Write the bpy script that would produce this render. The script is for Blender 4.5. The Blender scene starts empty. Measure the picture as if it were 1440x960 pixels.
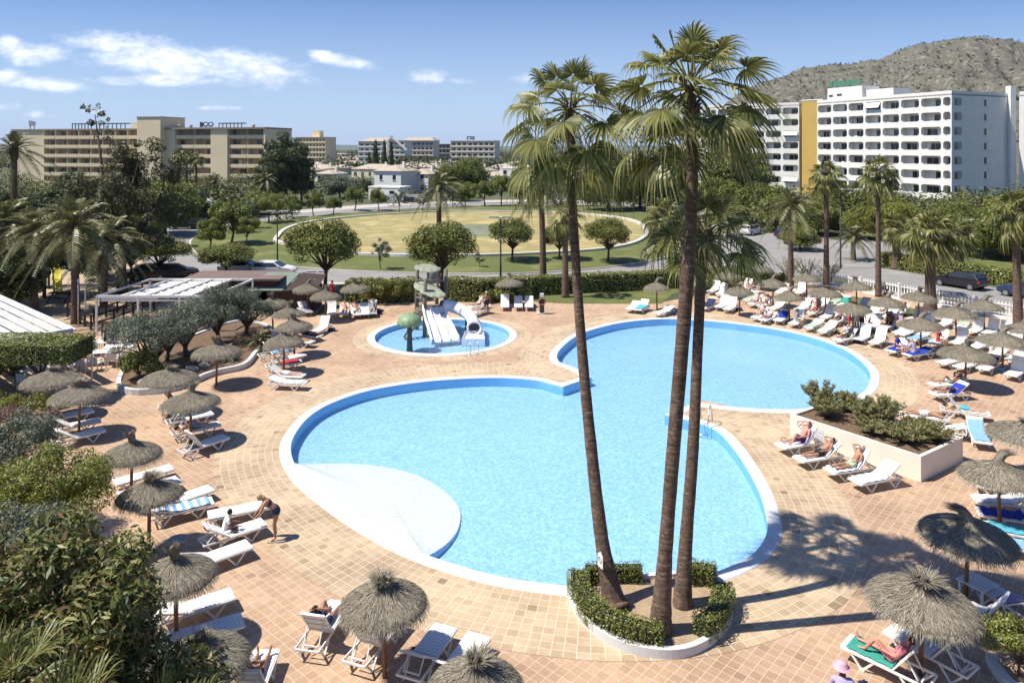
import bpy, bmesh, math, random
import numpy as np
from mathutils import Vector, Matrix, noise
from mathutils.geometry import tessellate_polygon
PI = math.pi
scene = bpy.context.scene
COL = scene.collection
F, H, HY = 1040.0, 12.5, 207.0
def G(px, py, z=0.0):
    """ground position of a thing seen at a photo pixel, at height z"""
    Y = F*(H-z)/(py-HY)
    return Vector(((px-720)/F*Y, Y, z))
def GP(pts, z=0.0): return [tuple(G(x, y, z))[:2] for x, y in pts]
def XA(px, Y): return (px-720)/F*Y
def ZA(py, Y): return H-(py-HY)*Y/F
def sr(r, g, b):
    f = lambda c: ((c/255+0.055)/1.055)**2.4 if c/255 > 0.04045 else c/255/12.92
    return (f(r), f(g), f(b), 1)

# ---------------------------------------------------------------- materials
def nmat(name):
    m = bpy.data.materials.new(name); m.use_nodes = True
    nt = m.node_tree; nt.nodes.clear()
    out = nt.nodes.new('ShaderNodeOutputMaterial')
    return m, nt, out
def N(nt, t, **kw):
    n = nt.nodes.new(t)
    for k, v in kw.items():
        if k in n.inputs: n.inputs[k].default_value = v
        else: setattr(n, k, v)
    return n
def ramp(nt, stops, interp='LINEAR'):
    r = nt.nodes.new('ShaderNodeValToRGB'); cr = r.color_ramp; cr.interpolation = interp
    while len(cr.elements) < len(stops): cr.elements.new(0.5)
    for e, (p, c) in zip(cr.elements, stops): e.position = p; e.color = c if len(c) == 4 else (*c, 1)
    return r
def c4(c): return c if len(c) == 4 else (*c, 1)
MATS = {}
def pm(name, c1, c2=None, scale=3.0, rough=0.7, bump=0.0, bscale=None, metal=0.0, detail=5, spec=0.4, stretch=None, c3=None):
    """principled surface whose own colour varies between c1 and c2 with a noise in object space"""
    if name in MATS: return MATS[name]
    m, nt, out = nmat(name); L = nt.links
    b = N(nt, 'ShaderNodeBsdfPrincipled', Roughness=rough, Metallic=metal)
    b.inputs['Specular IOR Level'].default_value = spec
    L.new(b.outputs[0], out.inputs[0])
    tc = N(nt, 'ShaderNodeTexCoord'); src = tc.outputs['Object']
    if stretch:
        mp = N(nt, 'ShaderNodeMapping'); mp.inputs['Scale'].default_value = stretch
        L.new(src, mp.inputs[0]); src = mp.outputs[0]
    if c2 is None: c2 = tuple(x*0.86 for x in c1[:3])
    nz = N(nt, 'ShaderNodeTexNoise', Scale=scale, Detail=detail, Roughness=0.62); L.new(src, nz.inputs['Vector'])
    st = [(0.32, c4(c1)), (0.68, c4(c2))] if c3 is None else [(0.3, c4(c1)), (0.5, c4(c2)), (0.7, c4(c3))]
    r = ramp(nt, st); L.new(nz.outputs[0], r.inputs[0]); L.new(r.outputs[0], b.inputs['Base Color'])
    if bump:
        n2 = N(nt, 'ShaderNodeTexNoise', Scale=bscale or scale*4, Detail=4); L.new(src, n2.inputs['Vector'])
        bp = N(nt, 'ShaderNodeBump', Strength=bump, Distance=0.05); L.new(n2.outputs[0], bp.inputs['Height']); L.new(bp.outputs[0], b.inputs['Normal'])
    MATS[name] = m; return m
def leafmat(name, stops, rough=0.5, trans=0.25, spec=0.3):
    """each leaf (mesh island) takes its own tone out of the ramp"""
    if name in MATS: return MATS[name]
    m, nt, out = nmat(name); L = nt.links
    g = N(nt, 'ShaderNodeNewGeometry')
    r = ramp(nt, [(i/(len(stops)-1), c4(c)) for i, c in enumerate(stops)]); L.new(g.outputs['Random Per Island'], r.inputs[0])
    b = N(nt, 'ShaderNodeBsdfPrincipled', Roughness=rough); b.inputs['Specular IOR Level'].default_value = spec
    L.new(r.outputs[0], b.inputs['Base Color'])
    if trans > 0:
        t = N(nt, 'ShaderNodeBsdfTranslucent'); L.new(r.outputs[0], t.inputs[0])
        mx = N(nt, 'ShaderNodeMixShader'); mx.inputs[0].default_value = trans
        L.new(b.outputs[0], mx.inputs[1]); L.new(t.outputs[0], mx.inputs[2]); L.new(mx.outputs[0], out.inputs[0])
    else: L.new(b.outputs[0], out.inputs[0])
    MATS[name] = m; return m

# ---------------------------------------------------------------- object helpers
def tag(o, label=None, cat=None, group=None, kind=None):
    if label: o['label'] = label
    if cat: o['category'] = cat
    if group: o['group'] = group
    if kind: o['kind'] = kind
    return o
def thing(name, label, cat, loc=(0, 0, 0), rz=0.0, group=None, s=1.0):
    o = bpy.data.objects.new(name, None); COL.objects.link(o)
    o.location = loc; o.rotation_euler = (0, 0, rz); o.scale = (s, s, s); o.empty_display_size = 0.2
    return tag(o, label, cat, group)
class MB:
    def __init__(s): s.v = []; s.f = []; s.m = []; s.ms = []
    def mi(s, mat):
        if mat is None: return 0
        if mat not in s.ms: s.ms.append(mat)
        return s.ms.index(mat)
    def add(s, vs, fs, mat=None):
        n = len(s.v); s.v += [tuple(v) for v in vs]; k = s.mi(mat)
        for f in fs: s.f.append(tuple(i+n for i in f)); s.m.append(k)
        return s
    def box(s, x0, x1, y0, y1, z0, z1, mat=None):
        vs = [(x0,y0,z0),(x1,y0,z0),(x1,y1,z0),(x0,y1,z0),(x0,y0,z1),(x1,y0,z1),(x1,y1,z1),(x0,y1,z1)]
        return s.add(vs, [(0,3,2,1),(4,5,6,7),(0,1,5,4),(1,2,6,5),(2,3,7,6),(3,0,4,7)], mat)
    def bar(s, a, b, w, h, mat=None, up=(0,0,1)):
        """beam from a to b, width w (sideways), height h"""
        a = Vector(a); b = Vector(b); d = (b-a).normalized(); u = Vector(up)
        if abs(d.dot(u)) > 0.98: u = Vector((1,0,0))
        sd = d.cross(u).normalized(); u = sd.cross(d).normalized()
        vs = [p+sd*i*w/2+u*j*h/2 for p in (a, b) for i, j in ((-1,-1),(1,-1),(1,1),(-1,1))]
        return s.add(vs, [(0,1,2,3),(7,6,5,4),(0,4,5,1),(1,5,6,2),(2,6,7,3),(3,7,4,0)], mat)
    def tube(s, pts, rs, n=8, mat=None, cap=True):
        pts = [Vector(p) for p in pts]
        if not hasattr(rs, '__len__'): rs = [rs]*len(pts)
        vs = []; prev = None
        for i, p in enumerate(pts):
            d = (pts[min(i+1, len(pts)-1)]-pts[max(i-1, 0)]).normalized()
            u = Vector((0,0,1)) if abs(d.z) < 0.95 else Vector((1,0,0))
            if prev is not None: u = prev
            sd = d.cross(u).normalized(); u2 = sd.cross(d).normalized(); prev = u2
            for k in range(n):
                a = 2*PI*k/n; vs.append(p+(sd*math.cos(a)+u2*math.sin(a))*rs[i])
        fs = [(i*n+k, i*n+(k+1)%n, (i+1)*n+(k+1)%n, (i+1)*n+k) for i in range(len(pts)-1) for k in range(n)]
        if cap: fs += [tuple(range(n-1,-1,-1)), tuple((len(pts)-1)*n+k for k in range(n))]
        return s.add(vs, fs, mat)
    def lathe(s, prof, n=24, c=(0,0,0), mat=None, jit=0, rng=random):
        vs = []
        for r, z in prof:
            for k in range(n):
                a = 2*PI*k/n; q = 1+rng.uniform(-jit, jit)
                vs.append((c[0]+r*q*math.cos(a), c[1]+r*q*math.sin(a), c[2]+z))
        fs = [(i*n+k, i*n+(k+1)%n, (i+1)*n+(k+1)%n, (i+1)*n+k) for i in range(len(prof)-1) for k in range(n)]
        return s.add(vs, fs, mat)
    def prism(s, poly, z0, z1, mat=None, cap=True, bottom=False):
        n = len(poly); vs = [(x,y,z0) for x,y in poly]+[(x,y,z1) for x,y in poly]
        ar = sum(poly[i][0]*poly[(i+1)%n][1]-poly[(i+1)%n][0]*poly[i][1] for i in range(n))
        fs = [(i,(i+1)%n,n+(i+1)%n,n+i) if ar > 0 else (i,n+i,n+(i+1)%n,(i+1)%n) for i in range(n)]
        if cap:
            for t in tessellate_polygon([[Vector((x,y,0)) for x,y in poly]]):
                q = [Vector((*poly[i],0)) for i in t]
                if (q[1]-q[0]).cross(q[2]-q[0]).z < 0: t = t[::-1]
                fs.append(tuple(n+i for i in t))
                if bottom: fs.append(tuple(t[::-1]))
        return s.add(vs, fs, mat)
    def ell(s, c, r, nu=12, nv=8, mat=None):
        vs = [(c[0]+r[0]*math.sin(PI*j/nv)*math.cos(2*PI*i/nu), c[1]+r[1]*math.sin(PI*j/nv)*math.sin(2*PI*i/nu), c[2]+r[2]*math.cos(PI*j/nv)) for j in range(nv+1) for i in range(nu)]
        fs = [(j*nu+i, (j+1)*nu+i, (j+1)*nu+(i+1)%nu, j*nu+(i+1)%nu) for j in range(nv) for i in range(nu)]
        return s.add(vs, fs, mat)
    def mesh(s, name, mat=None, smooth=False):
        me = bpy.data.meshes.new(name); me.from_pydata(s.v, [], s.f)
        for m in (s.ms or [mat]):
            if m: me.materials.append(m)
        if len(s.ms) > 1: me.polygons.foreach_set('material_index', s.m)
        if smooth: me.polygons.foreach_set('use_smooth', [True]*len(me.polygons))
        me.update(); return me
    def build(s, name, mat=None, parent=None, smooth=False, loc=None, bevel=0):
        o = bpy.data.objects.new(name, s.mesh(name, mat, smooth)); COL.objects.link(o)
        if parent: o.parent = parent
        if loc is not None: o.location = loc
        if bevel:
            b = o.modifiers.new('bevel', 'BEVEL'); b.width = bevel; b.segments = 2; b.limit_method = 'ANGLE'
        return o
def kids(o): return [c for c in list(CH.get(o.name, []))]
CH = {}
def copy_tree(o, parent=None, children=None):
    """a copy of a thing with copies of its parts and sub-parts (mesh data shared)"""
    c = o.copy(); COL.objects.link(c)
    if parent is not None: c.parent = parent
    for ch in (children or child_list)(o): copy_tree(ch, c, children)
    return c
def child_list(o): return [x for x in ALLKIDS(o)]
def ALLKIDS(o): return list(o.children)
def put(name, me, parent=None, loc=None, rz=None, s=None):
    o = bpy.data.objects.new(name, me); COL.objects.link(o)
    if parent: o.parent = parent
    if loc is not None: o.location = loc
    if rz is not None: o.rotation_euler = (0, 0, rz)
    if s is not None: o.scale = (s, s, s) if not hasattr(s, '__len__') else s
    return o
def npmesh(name, v, f, mat, smooth=False, uv=None):
    """fast mesh from numpy: f is (n,3) or (n,4)"""
    me = bpy.data.meshes.new(name); v = np.asarray(v, dtype=np.float32); f = np.asarray(f, dtype=np.int32)
    k = f.shape[1]
    me.vertices.add(len(v)); me.vertices.foreach_set('co', v.ravel())
    me.loops.add(f.size); me.loops.foreach_set('vertex_index', f.ravel())
    me.polygons.add(len(f)); me.polygons.foreach_set('loop_start', np.arange(0, f.size, k, dtype=np.int32))
    if mat: me.materials.append(mat)
    me.update(calc_edges=True)
    if smooth: me.polygons.foreach_set('use_smooth', [True]*len(f))
    me.validate(); return me
def ring_strip(poly_out, poly_in, z0, z1, mb, mat=None):
    n = len(poly_out); vs = [(x,y,z0) for x,y in poly_out]+[(x,y,z1) for x,y in poly_in]
    return mb.add(vs, [(i,(i+1)%n,n+(i+1)%n,n+i) for i in range(n)], mat)
def area(p): return sum(p[i][0]*p[(i+1)%len(p)][1]-p[(i+1)%len(p)][0]*p[i][1] for i in range(len(p)))/2
def ccw(p): return p if area(p) > 0 else p[::-1]
def smooth_closed(pts, k=6, corners=()):
    """Catmull-Rom through pts; indices in corners stay sharp"""
    n = len(pts); out = []
    P = [np.array(p, float) for p in pts]
    for i in range(n):
        p0, p1, p2, p3 = P[i-1], P[i], P[(i+1)%n], P[(i+2)%n]
        m1 = (p2-p0)/2 if i not in corners else (p2-p1)
        m2 = (p3-p1)/2 if (i+1)%n not in corners else (p2-p1)
        for j in range(k):
            t = j/k; t2 = t*t; t3 = t2*t
            out.append(tuple((2*t3-3*t2+1)*p1+(t3-2*t2+t)*m1+(-2*t3+3*t2)*p2+(t3-t2)*m2))
    return out
def smooth_open(pts, k=6):
    n = len(pts); P = [np.array(p, float) for p in pts]; out = []
    for i in range(n-1):
        p0 = P[max(i-1,0)]; p1 = P[i]; p2 = P[i+1]; p3 = P[min(i+2,n-1)]
        for j in range(k):
            t = j/k
            out.append(tuple(0.5*((2*p1)+(-p0+p2)*t+(2*p0-5*p1+4*p2-p3)*t*t+(-p0+3*p1-3*p2+p3)*t**3)))
    out.append(tuple(P[-1])); return out
def offset(poly, d, closed=True):
    """shift a ccw polygon outward by d along mitred normals"""
    n = len(poly); out = []
    for i in range(n):
        a = np.array(poly[i-1]) if closed or i > 0 else np.array(poly[i]); b = np.array(poly[i]); c = np.array(poly[(i+1)%n]) if closed or i < n-1 else b
        e1 = b-a; e2 = c-b; l1 = np.hypot(*e1); l2 = np.hypot(*e2)
        n1 = np.array((e1[1], -e1[0]))/l1 if l1 > 1e-9 else None; n2 = np.array((e2[1], -e2[0]))/l2 if l2 > 1e-9 else None
        if n1 is None: n1 = n2
        if n2 is None: n2 = n1
        m = n1+n2; m = m/max(np.hypot(*m), 1e-6); q = max(m.dot(n1), 0.55)
        out.append(tuple(b+m*d/q))
    return out
def sheet(name, outer, holes, z, mat, kind='structure', label=None, cat=None):
    loops = [outer]+list(holes); tri = tessellate_polygon([[Vector((x,y,0)) for x,y in l] for l in loops])
    flat = [p for l in loops for p in l]; fs = []
    for t in tri:
        q = [Vector((*flat[i],0)) for i in t]
        if abs((q[1]-q[0]).cross(q[2]-q[0]).z) < 1e-9: continue
        fs.append(t if (q[1]-q[0]).cross(q[2]-q[0]).z > 0 else t[::-1])
    mb = MB().add([(x,y,z) for x,y in flat], fs); o = mb.build(name, mat)
    return tag(o, label, cat, kind=kind)
def strip(pts, w, z, k=6):
    """quad strip of width w along ground polyline"""
    c = smooth_open(pts, k); mb = MB(); vs = []
    wv = w if hasattr(w, '__call__') else (lambda t: w)
    for i, p in enumerate(c):
        a = np.array(c[max(i-1,0)]); b = np.array(c[min(i+1,len(c)-1)]); d = b-a; d = d/np.hypot(*d); nn = np.array((-d[1], d[0])); ww = wv(i/(len(c)-1))
        vs += [(p[0]+nn[0]*ww/2, p[1]+nn[1]*ww/2, z), (p[0]-nn[0]*ww/2, p[1]-nn[1]*ww/2, z)]
    return mb.add(vs, [(2*i+1, 2*i+3, 2*i+2, 2*i) for i in range(len(c)-1)])
# ---------------------------------------------------------------- world, sun, camera
SUNV = Vector((-0.62, -0.10, 1.0)).normalized()
el = math.asin(SUNV.z); az = math.atan2(SUNV.x, SUNV.y)
w = bpy.data.worlds.new("World"); scene.world = w; w.use_nodes = True
nt = w.node_tree; nt.nodes.clear(); L = nt.links
wo = N(nt, 'ShaderNodeOutputWorld'); bg = N(nt, 'ShaderNodeBackground', Strength=0.066); L.new(bg.outputs[0], wo.inputs[0])
sky = N(nt, 'ShaderNodeTexSky'); sky.sky_type = 'NISHITA'; sky.sun_disc = False
sky.sun_elevation = el; sky.sun_rotation = az; sky.altitude = 0; sky.air_density = 1.0; sky.dust_density = 0.6; sky.ozone_density = 1.6
# clouds: soft white cumulus at fixed compass directions of the sky
tc = N(nt, 'ShaderNodeTexCoord'); sep = N(nt, 'ShaderNodeSeparateXYZ'); L.new(tc.outputs['Generated'], sep.inputs[0])
def M(op, a, b=None, clamp=False):
    n = N(nt, 'ShaderNodeMath', operation=op, use_clamp=clamp)
    for i, x in enumerate((a, b)):
        if x is None: continue
        if hasattr(x, 'is_output'): L.new(x, n.inputs[i])
        else: n.inputs[i].default_value = x
    return n.outputs[0]
yy = M('MAXIMUM', sep.outputs[1], 0.02); u = M('DIVIDE', sep.outputs[0], yy); v = M('DIVIDE', sep.outputs[2], yy)
comb = N(nt, 'ShaderNodeCombineXYZ'); L.new(u, comb.inputs[0]); L.new(M('MULTIPLY', v, 2.2), comb.inputs[1])
n1 = N(nt, 'ShaderNodeTexNoise', Scale=9.0, Detail=11, Roughness=0.62, Distortion=0.35); L.new(comb.outputs[0], n1.inputs['Vector'])
n2 = N(nt, 'ShaderNodeTexNoise', Scale=26.0, Detail=8, Roughness=0.6); L.new(comb.outputs[0], n2.inputs['Vector'])
acc = None
for cx, cy, rx, ry, sl, st in [(150,62,80,20,-.16,1),(215,82,130,30,-.05,1),(305,90,130,32,-.10,1),(250,112,120,12,0,.95),(385,98,40,9,-.18,.85),(55,78,75,20,-.03,.95),(8,66,28,18,0,.9),(60,118,82,13,-.14,.95),(10,108,40,13,0,.9),(483,86,58,12,-.17,1),(455,78,28,9,-.12,1),(598,108,42,13,-.02,.85),(645,114,28,6,-.1,.7),(303,152,42,4,0,.62),(60,161,30,6,0,.62),(130,156,22,5,0,.55),(850,124,42,15,0,.8),(735,110,25,8,0,.5),(10,150,30,6,0,.5)]:
    u0 = (cx-720)/F; v0 = (HY-cy)/F
    du = M('SUBTRACT', u, u0); dv = M('SUBTRACT', M('SUBTRACT', v, v0), M('MULTIPLY', du, sl))
    a = M('POWER', M('DIVIDE', du, rx/F), 2.0); b = M('POWER', M('DIVIDE', dv, ry/F), 2.0)
    e = M('MULTIPLY', M('SUBTRACT', 1.0, M('ADD', a, b)), st)
    acc = e if acc is None else M('MAXIMUM', acc, e)
nn = M('ADD', M('MULTIPLY', M('SUBTRACT', n1.outputs[0], 0.5), 3.4), M('MULTIPLY', M('SUBTRACT', n2.outputs[0], 0.5), 1.5))
dens = M('ADD', M('MAXIMUM', acc, -1.6), nn)
mk = N(nt, 'ShaderNodeMapRange', interpolation_type='SMOOTHSTEP'); L.new(dens, mk.inputs[0]); mk.inputs[1].default_value = -0.05; mk.inputs[2].default_value = 1.35; mk.inputs[4].default_value = 0.95
gate = M('GREATER_THAN', sep.outputs[1], 0.05); gate2 = M('GREATER_THAN', acc, -1.5)
fac = M('MULTIPLY', M('MULTIPLY', mk.outputs[0], gate), gate2)
shade = ramp(nt, [(0.3, (9.4, 10.3, 12.6, 1)), (0.75, (14.6, 14.9, 15.8, 1))]); L.new(M('ADD', M('MULTIPLY', n2.outputs[0], 0.75), M('MULTIPLY', M('MINIMUM', dens, 2.0), 0.12)), shade.inputs[0])
# slight desaturation of the lowest sky
deep = N(nt, 'ShaderNodeMixRGB', blend_type='MULTIPLY'); deep.inputs[0].default_value = 1; L.new(sky.outputs[0], deep.inputs[1]); deep.inputs[2].default_value = (0.74, 0.93, 1.34, 1)
pale = N(nt, 'ShaderNodeMixRGB'); L.new(deep.outputs[0], pale.inputs[1]); pale.inputs[2].default_value = (6.6, 8.6, 11.6, 1)
pf = N(nt, 'ShaderNodeMapRange'); L.new(v, pf.inputs[0]); pf.inputs[1].default_value = 0.0; pf.inputs[2].default_value = 0.22; pf.inputs[3].default_value = 0.75; pf.inputs[4].default_value = 0.0; L.new(pf.outputs[0], pale.inputs[0])
mx = N(nt, 'ShaderNodeMixRGB'); L.new(fac, mx.inputs[0]); L.new(pale.outputs[0], mx.inputs[1]); L.new(shade.outputs[0], mx.inputs[2]); L.new(mx.outputs[0], bg.inputs[0])

sl = bpy.data.lights.new('sun', 'SUN'); sl.energy = 4.8; sl.angle = math.radians(0.5); sl.color = (1.0, 0.945, 0.86)
so = bpy.data.objects.new('sun', sl); COL.objects.link(so); so.location = (-40, 20, 60); so.rotation_euler = SUNV.to_track_quat('Z', 'Y').to_euler()
cam = bpy.data.cameras.new('camera'); co = bpy.data.objects.new('camera', cam); COL.objects.link(co); scene.camera = co
co.location = (0, 0, H); co.rotation_euler = (PI/2, 0, 0); cam.sensor_width = 36; cam.lens = 36*F/1440; cam.shift_y = -(480-HY)/1440
cam.clip_start = 0.2; cam.clip_end = 20000
scene.view_settings.view_transform = 'Standard'; scene.view_settings.look = 'None'; scene.view_settings.exposure = 0.53; scene.view_settings.gamma = 1
scene.view_settings.use_curve_mapping = False
scene.cycles.max_bounces = 6; scene.cycles.transparent_max_bounces = 10; scene.cycles.diffuse_bounces = 2; scene.cycles.glossy_bounces = 2; scene.cycles.transmission_bounces = 2
scene.cycles.use_denoising = True

# ---------------------------------------------------------------- surfaces
M_white = pm('white_plastic', (0.80, 0.79, 0.75), (0.70, 0.68, 0.63), 4, 0.45)
M_sling = pm('white_sling', (0.84, 0.82, 0.76), (0.76, 0.73, 0.66), 6, 0.7)
M_coping = pm('coping_stone', (0.66, 0.66, 0.64), (0.56, 0.56, 0.54), 1.5, 0.6, 0.05, 30)
M_poolwall = pm('pool_wall', (0.20, 0.47, 0.76), (0.17, 0.43, 0.72), 5, 0.4)
M_plaster = pm('white_plaster', (0.80, 0.79, 0.74), (0.72, 0.70, 0.65), 0.6, 0.8)
M_cream = pm('cream_plaster', (0.79, 0.72, 0.60), (0.72, 0.65, 0.53), 1.2, 0.85, 0.03, 20)
M_soil = pm('soil', (0.20, 0.13, 0.08), (0.10, 0.065, 0.04), 6, 0.95, 0.6, 18)
M_soil2 = pm('pale_soil', (0.42, 0.32, 0.20), (0.30, 0.21, 0.13), 4, 0.95, 0.4, 18)
M_wood = pm('brown_timber', (0.20, 0.11, 0.06), (0.11, 0.06, 0.035), 6, 0.75, 0.3, 20, stretch=(6, 6, 0.6))
M_wood2 = pm('grey_timber', (0.20, 0.17, 0.12), (0.11, 0.10, 0.07), 6, 0.8, 0.3, 20, stretch=(6, 6, 0.6))
M_darkwood = pm('dark_timber', (0.055, 0.03, 0.022), (0.035, 0.02, 0.015), 6, 0.7)
M_steel = pm('steel', (0.6, 0.6, 0.6), (0.5, 0.5, 0.5), 5, 0.3, metal=0.9)
M_darkmetal = pm('dark_metal', (0.05, 0.055, 0.05), (0.035, 0.04, 0.035), 5, 0.5)
M_asphalt = pm('asphalt', (0.32, 0.305, 0.28), (0.24, 0.23, 0.215), 0.25, 0.9, 0.2, 60, c3=(0.29, 0.275, 0.255))
M_pave = pm('pavement', (0.50, 0.47, 0.42), (0.40, 0.37, 0.33), 0.8, 0.9, 0.1, 20)
M_kerb = pm('kerb_stone', (0.66, 0.63, 0.56), (0.52, 0.49, 0.43), 1.5, 0.85, 0.1, 20)
M_lawn = pm('lawn', (0.155, 0.165, 0.045), (0.10, 0.12, 0.03), 0.18, 0.95, 0.5, 25, c3=(0.21, 0.20, 0.07), detail=9)
M_dry = pm('dry_grass', (0.50, 0.38, 0.17), (0.26, 0.23, 0.09), 0.16, 0.95, 0.4, 10, c3=(0.52, 0.40, 0.20), detail=10)
M_land = pm('dry_land', (0.12, 0.115, 0.06), (0.06, 0.075, 0.03), 0.035, 0.95, 0.3, 2, c3=(0.17, 0.15, 0.085), detail=9)
M_sand = pm('sandy_ground', (0.50, 0.40, 0.27), (0.38, 0.29, 0.19), 0.5, 0.95, 0.3, 12, c3=(0.55, 0.45, 0.32), detail=9)
M_straw = leafmat('thatch_straw', [(0.12,0.10,0.07),(0.28,0.245,0.18),(0.37,0.33,0.25),(0.19,0.165,0.12),(0.50,0.45,0.35)], 0.9, 0.05, 0.1)
M_strawdk = pm('thatch_mat', (0.18, 0.15, 0.11), (0.10, 0.08, 0.058), 30, 0.95, 0.6, 60)
M_glass = pm('dark_glass', (0.03, 0.035, 0.04), (0.02, 0.025, 0.03), 1, 0.12, spec=0.7)
M_grey = pm('grey_plaster', (0.42, 0.40, 0.37), (0.34, 0.33, 0.31), 0.6, 0.85)
M_beige = pm('beige_plaster', (0.80, 0.67, 0.44), (0.74, 0.61, 0.40), 0.15, 0.85)
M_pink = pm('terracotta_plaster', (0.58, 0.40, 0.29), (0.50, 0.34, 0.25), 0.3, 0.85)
M_ochre = pm('ochre_plaster', (0.56, 0.38, 0.11), (0.50, 0.33, 0.09), 0.3, 0.85)
M_bark = pm('bark', (0.17, 0.12, 0.08), (0.08, 0.055, 0.04), 5, 0.95, 0.8, 20)
M_rooftile = pm('roof_tiles', (0.47, 0.40, 0.31), (0.37, 0.31, 0.24), 0.8, 0.9, 0.3, 8)

def palm_trunk_mat():
    m, nt, out = nmat('palm_trunk'); L = nt.links
    b = N(nt, 'ShaderNodeBsdfPrincipled', Roughness=0.9); b.inputs['Specular IOR Level'].default_value = 0.2; L.new(b.outputs[0], out.inputs[0])
    tc = N(nt, 'ShaderNodeTexCoord'); mp = N(nt, 'ShaderNodeMapping'); mp.inputs['Scale'].default_value = (1.2, 1.2, 9); L.new(tc.outputs['Object'], mp.inputs[0])
    n = N(nt, 'ShaderNodeTexNoise', Scale=2.2, Detail=6, Roughness=0.7); L.new(mp.outputs[0], n.inputs['Vector'])
    n2 = N(nt, 'ShaderNodeTexNoise', Scale=9, Detail=5, Roughness=0.7); L.new(tc.outputs['Object'], n2.inputs['Vector'])
    mi = N(nt, 'ShaderNodeMixRGB'); mi.inputs[0].default_value = 0.45; L.new(n.outputs[0], mi.inputs[1]); L.new(n2.outputs[0], mi.inputs[2])
    r = ramp(nt, [(0.34, (0.045, 0.028, 0.02, 1)), (0.5, (0.13, 0.085, 0.06, 1)), (0.66, (0.30, 0.22, 0.165, 1))]); L.new(mi.outputs[0], r.inputs[0]); L.new(r.outputs[0], b.inputs['Base Color'])
    bp = N(nt, 'ShaderNodeBump', Strength=0.9, Distance=0.04); L.new(mi.outputs[0], bp.inputs['Height']); L.new(bp.outputs[0], b.inputs['Normal']); return m
M_palmtrunk = palm_trunk_mat()

def tiles(name, tile, rot, cols, grout, uv=False, gw=0.03, patch=None, aspect=1.0):
    """square ceramic tiles, each with its own fired tone, pale joints, dirt patches"""
    m, nt, out = nmat(name); L = nt.links
    b = N(nt, 'ShaderNodeBsdfPrincipled', Roughness=0.75); b.inputs['Specular IOR Level'].default_value = 0.3; L.new(b.outputs[0], out.inputs[0])
    tc = N(nt, 'ShaderNodeTexCoord'); mp = N(nt, 'ShaderNodeMapping'); mp.inputs['Rotation'].default_value = (0, 0, rot)
    L.new(tc.outputs['UV' if uv else 'Object'], mp.inputs[0])
    br = N(nt, 'ShaderNodeTexBrick', offset=0.0, squash=1.0); L.new(mp.outputs[0], br.inputs['Vector'])
    br.inputs['Scale'].default_value = 1.0; br.inputs['Mortar Size'].default_value = tile*gw; br.inputs['Mortar Smooth'].default_value = 0.2
    br.inputs['Brick Width'].default_value = tile*aspect; br.inputs['Row Height'].default_value = tile
    br.inputs['Color1'].default_value = (0, 0, 0, 1); br.inputs['Color2'].default_value = (1, 1, 1, 1); br.inputs['Mortar'].default_value = (0.5, 0.5, 0.5, 1)
    r = ramp(nt, cols); L.new(br.outputs['Color'], r.inputs[0])
    n = N(nt, 'ShaderNodeTexNoise', Scale=0.33, Detail=6, Roughness=0.6); L.new(tc.outputs['Object'], n.inputs['Vector'])
    r2 = ramp(nt, [(0.34, (0.76, 0.73, 0.71, 1)), (0.6, (1.06, 1.05, 1.03, 1))]); L.new(n.outputs[0], r2.inputs[0])
    mu = N(nt, 'ShaderNodeMixRGB', blend_type='MULTIPLY'); mu.inputs[0].default_value = 1; L.new(r.outputs[0], mu.inputs[1]); L.new(r2.outputs[0], mu.inputs[2])
    n3 = N(nt, 'ShaderNodeTexNoise', Scale=7, Detail=6, Roughness=0.7); L.new(tc.outputs['Object'], n3.inputs['Vector'])
    r3 = ramp(nt, [(0.3, (0.86, 0.85, 0.84, 1)), (0.62, (1.05, 1.05, 1.05, 1))]); L.new(n3.outputs[0], r3.inputs[0])
    mu2 = N(nt, 'ShaderNodeMixRGB', blend_type='MULTIPLY'); mu2.inputs[0].default_value = 0.8; L.new(mu.outputs[0], mu2.inputs[1]); L.new(r3.outputs[0], mu2.inputs[2])
    g = N(nt, 'ShaderNodeMixRGB'); L.new(br.outputs['Fac'], g.inputs[0]); L.new(mu2.outputs[0], g.inputs[1]); g.inputs[2].default_value = c4(grout)
    L.new(g.outputs[0], b.inputs['Base Color'])
    bp = N(nt, 'ShaderNodeBump', Strength=0.35, Distance=0.01); bp.invert = True; L.new(br.outputs['Fac'], bp.inputs['Height']); L.new(bp.outputs[0], b.inputs['Normal'])
    return m
TC = [(0.0, (0.31,0.205,0.135,1)), (0.035, (0.415,0.275,0.175,1)), (0.35, (0.445,0.30,0.19,1)), (0.65, (0.465,0.315,0.205,1)), (1.0, (0.495,0.345,0.23,1))]
TR = [(0.0, (0.27,0.195,0.12,1)), (0.03, (0.42,0.31,0.195,1)), (0.3, (0.475,0.36,0.23,1)), (0.6, (0.50,0.38,0.245,1)), (1.0, (0.53,0.41,0.27,1))]
M_tile = tiles('terrace_tiles', 0.27, math.radians(42), TC, (0.58, 0.48, 0.36))
M_tilering = tiles('ring_tiles', 0.28, 0, TR, (0.66, 0.57, 0.43), uv=True)

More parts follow.
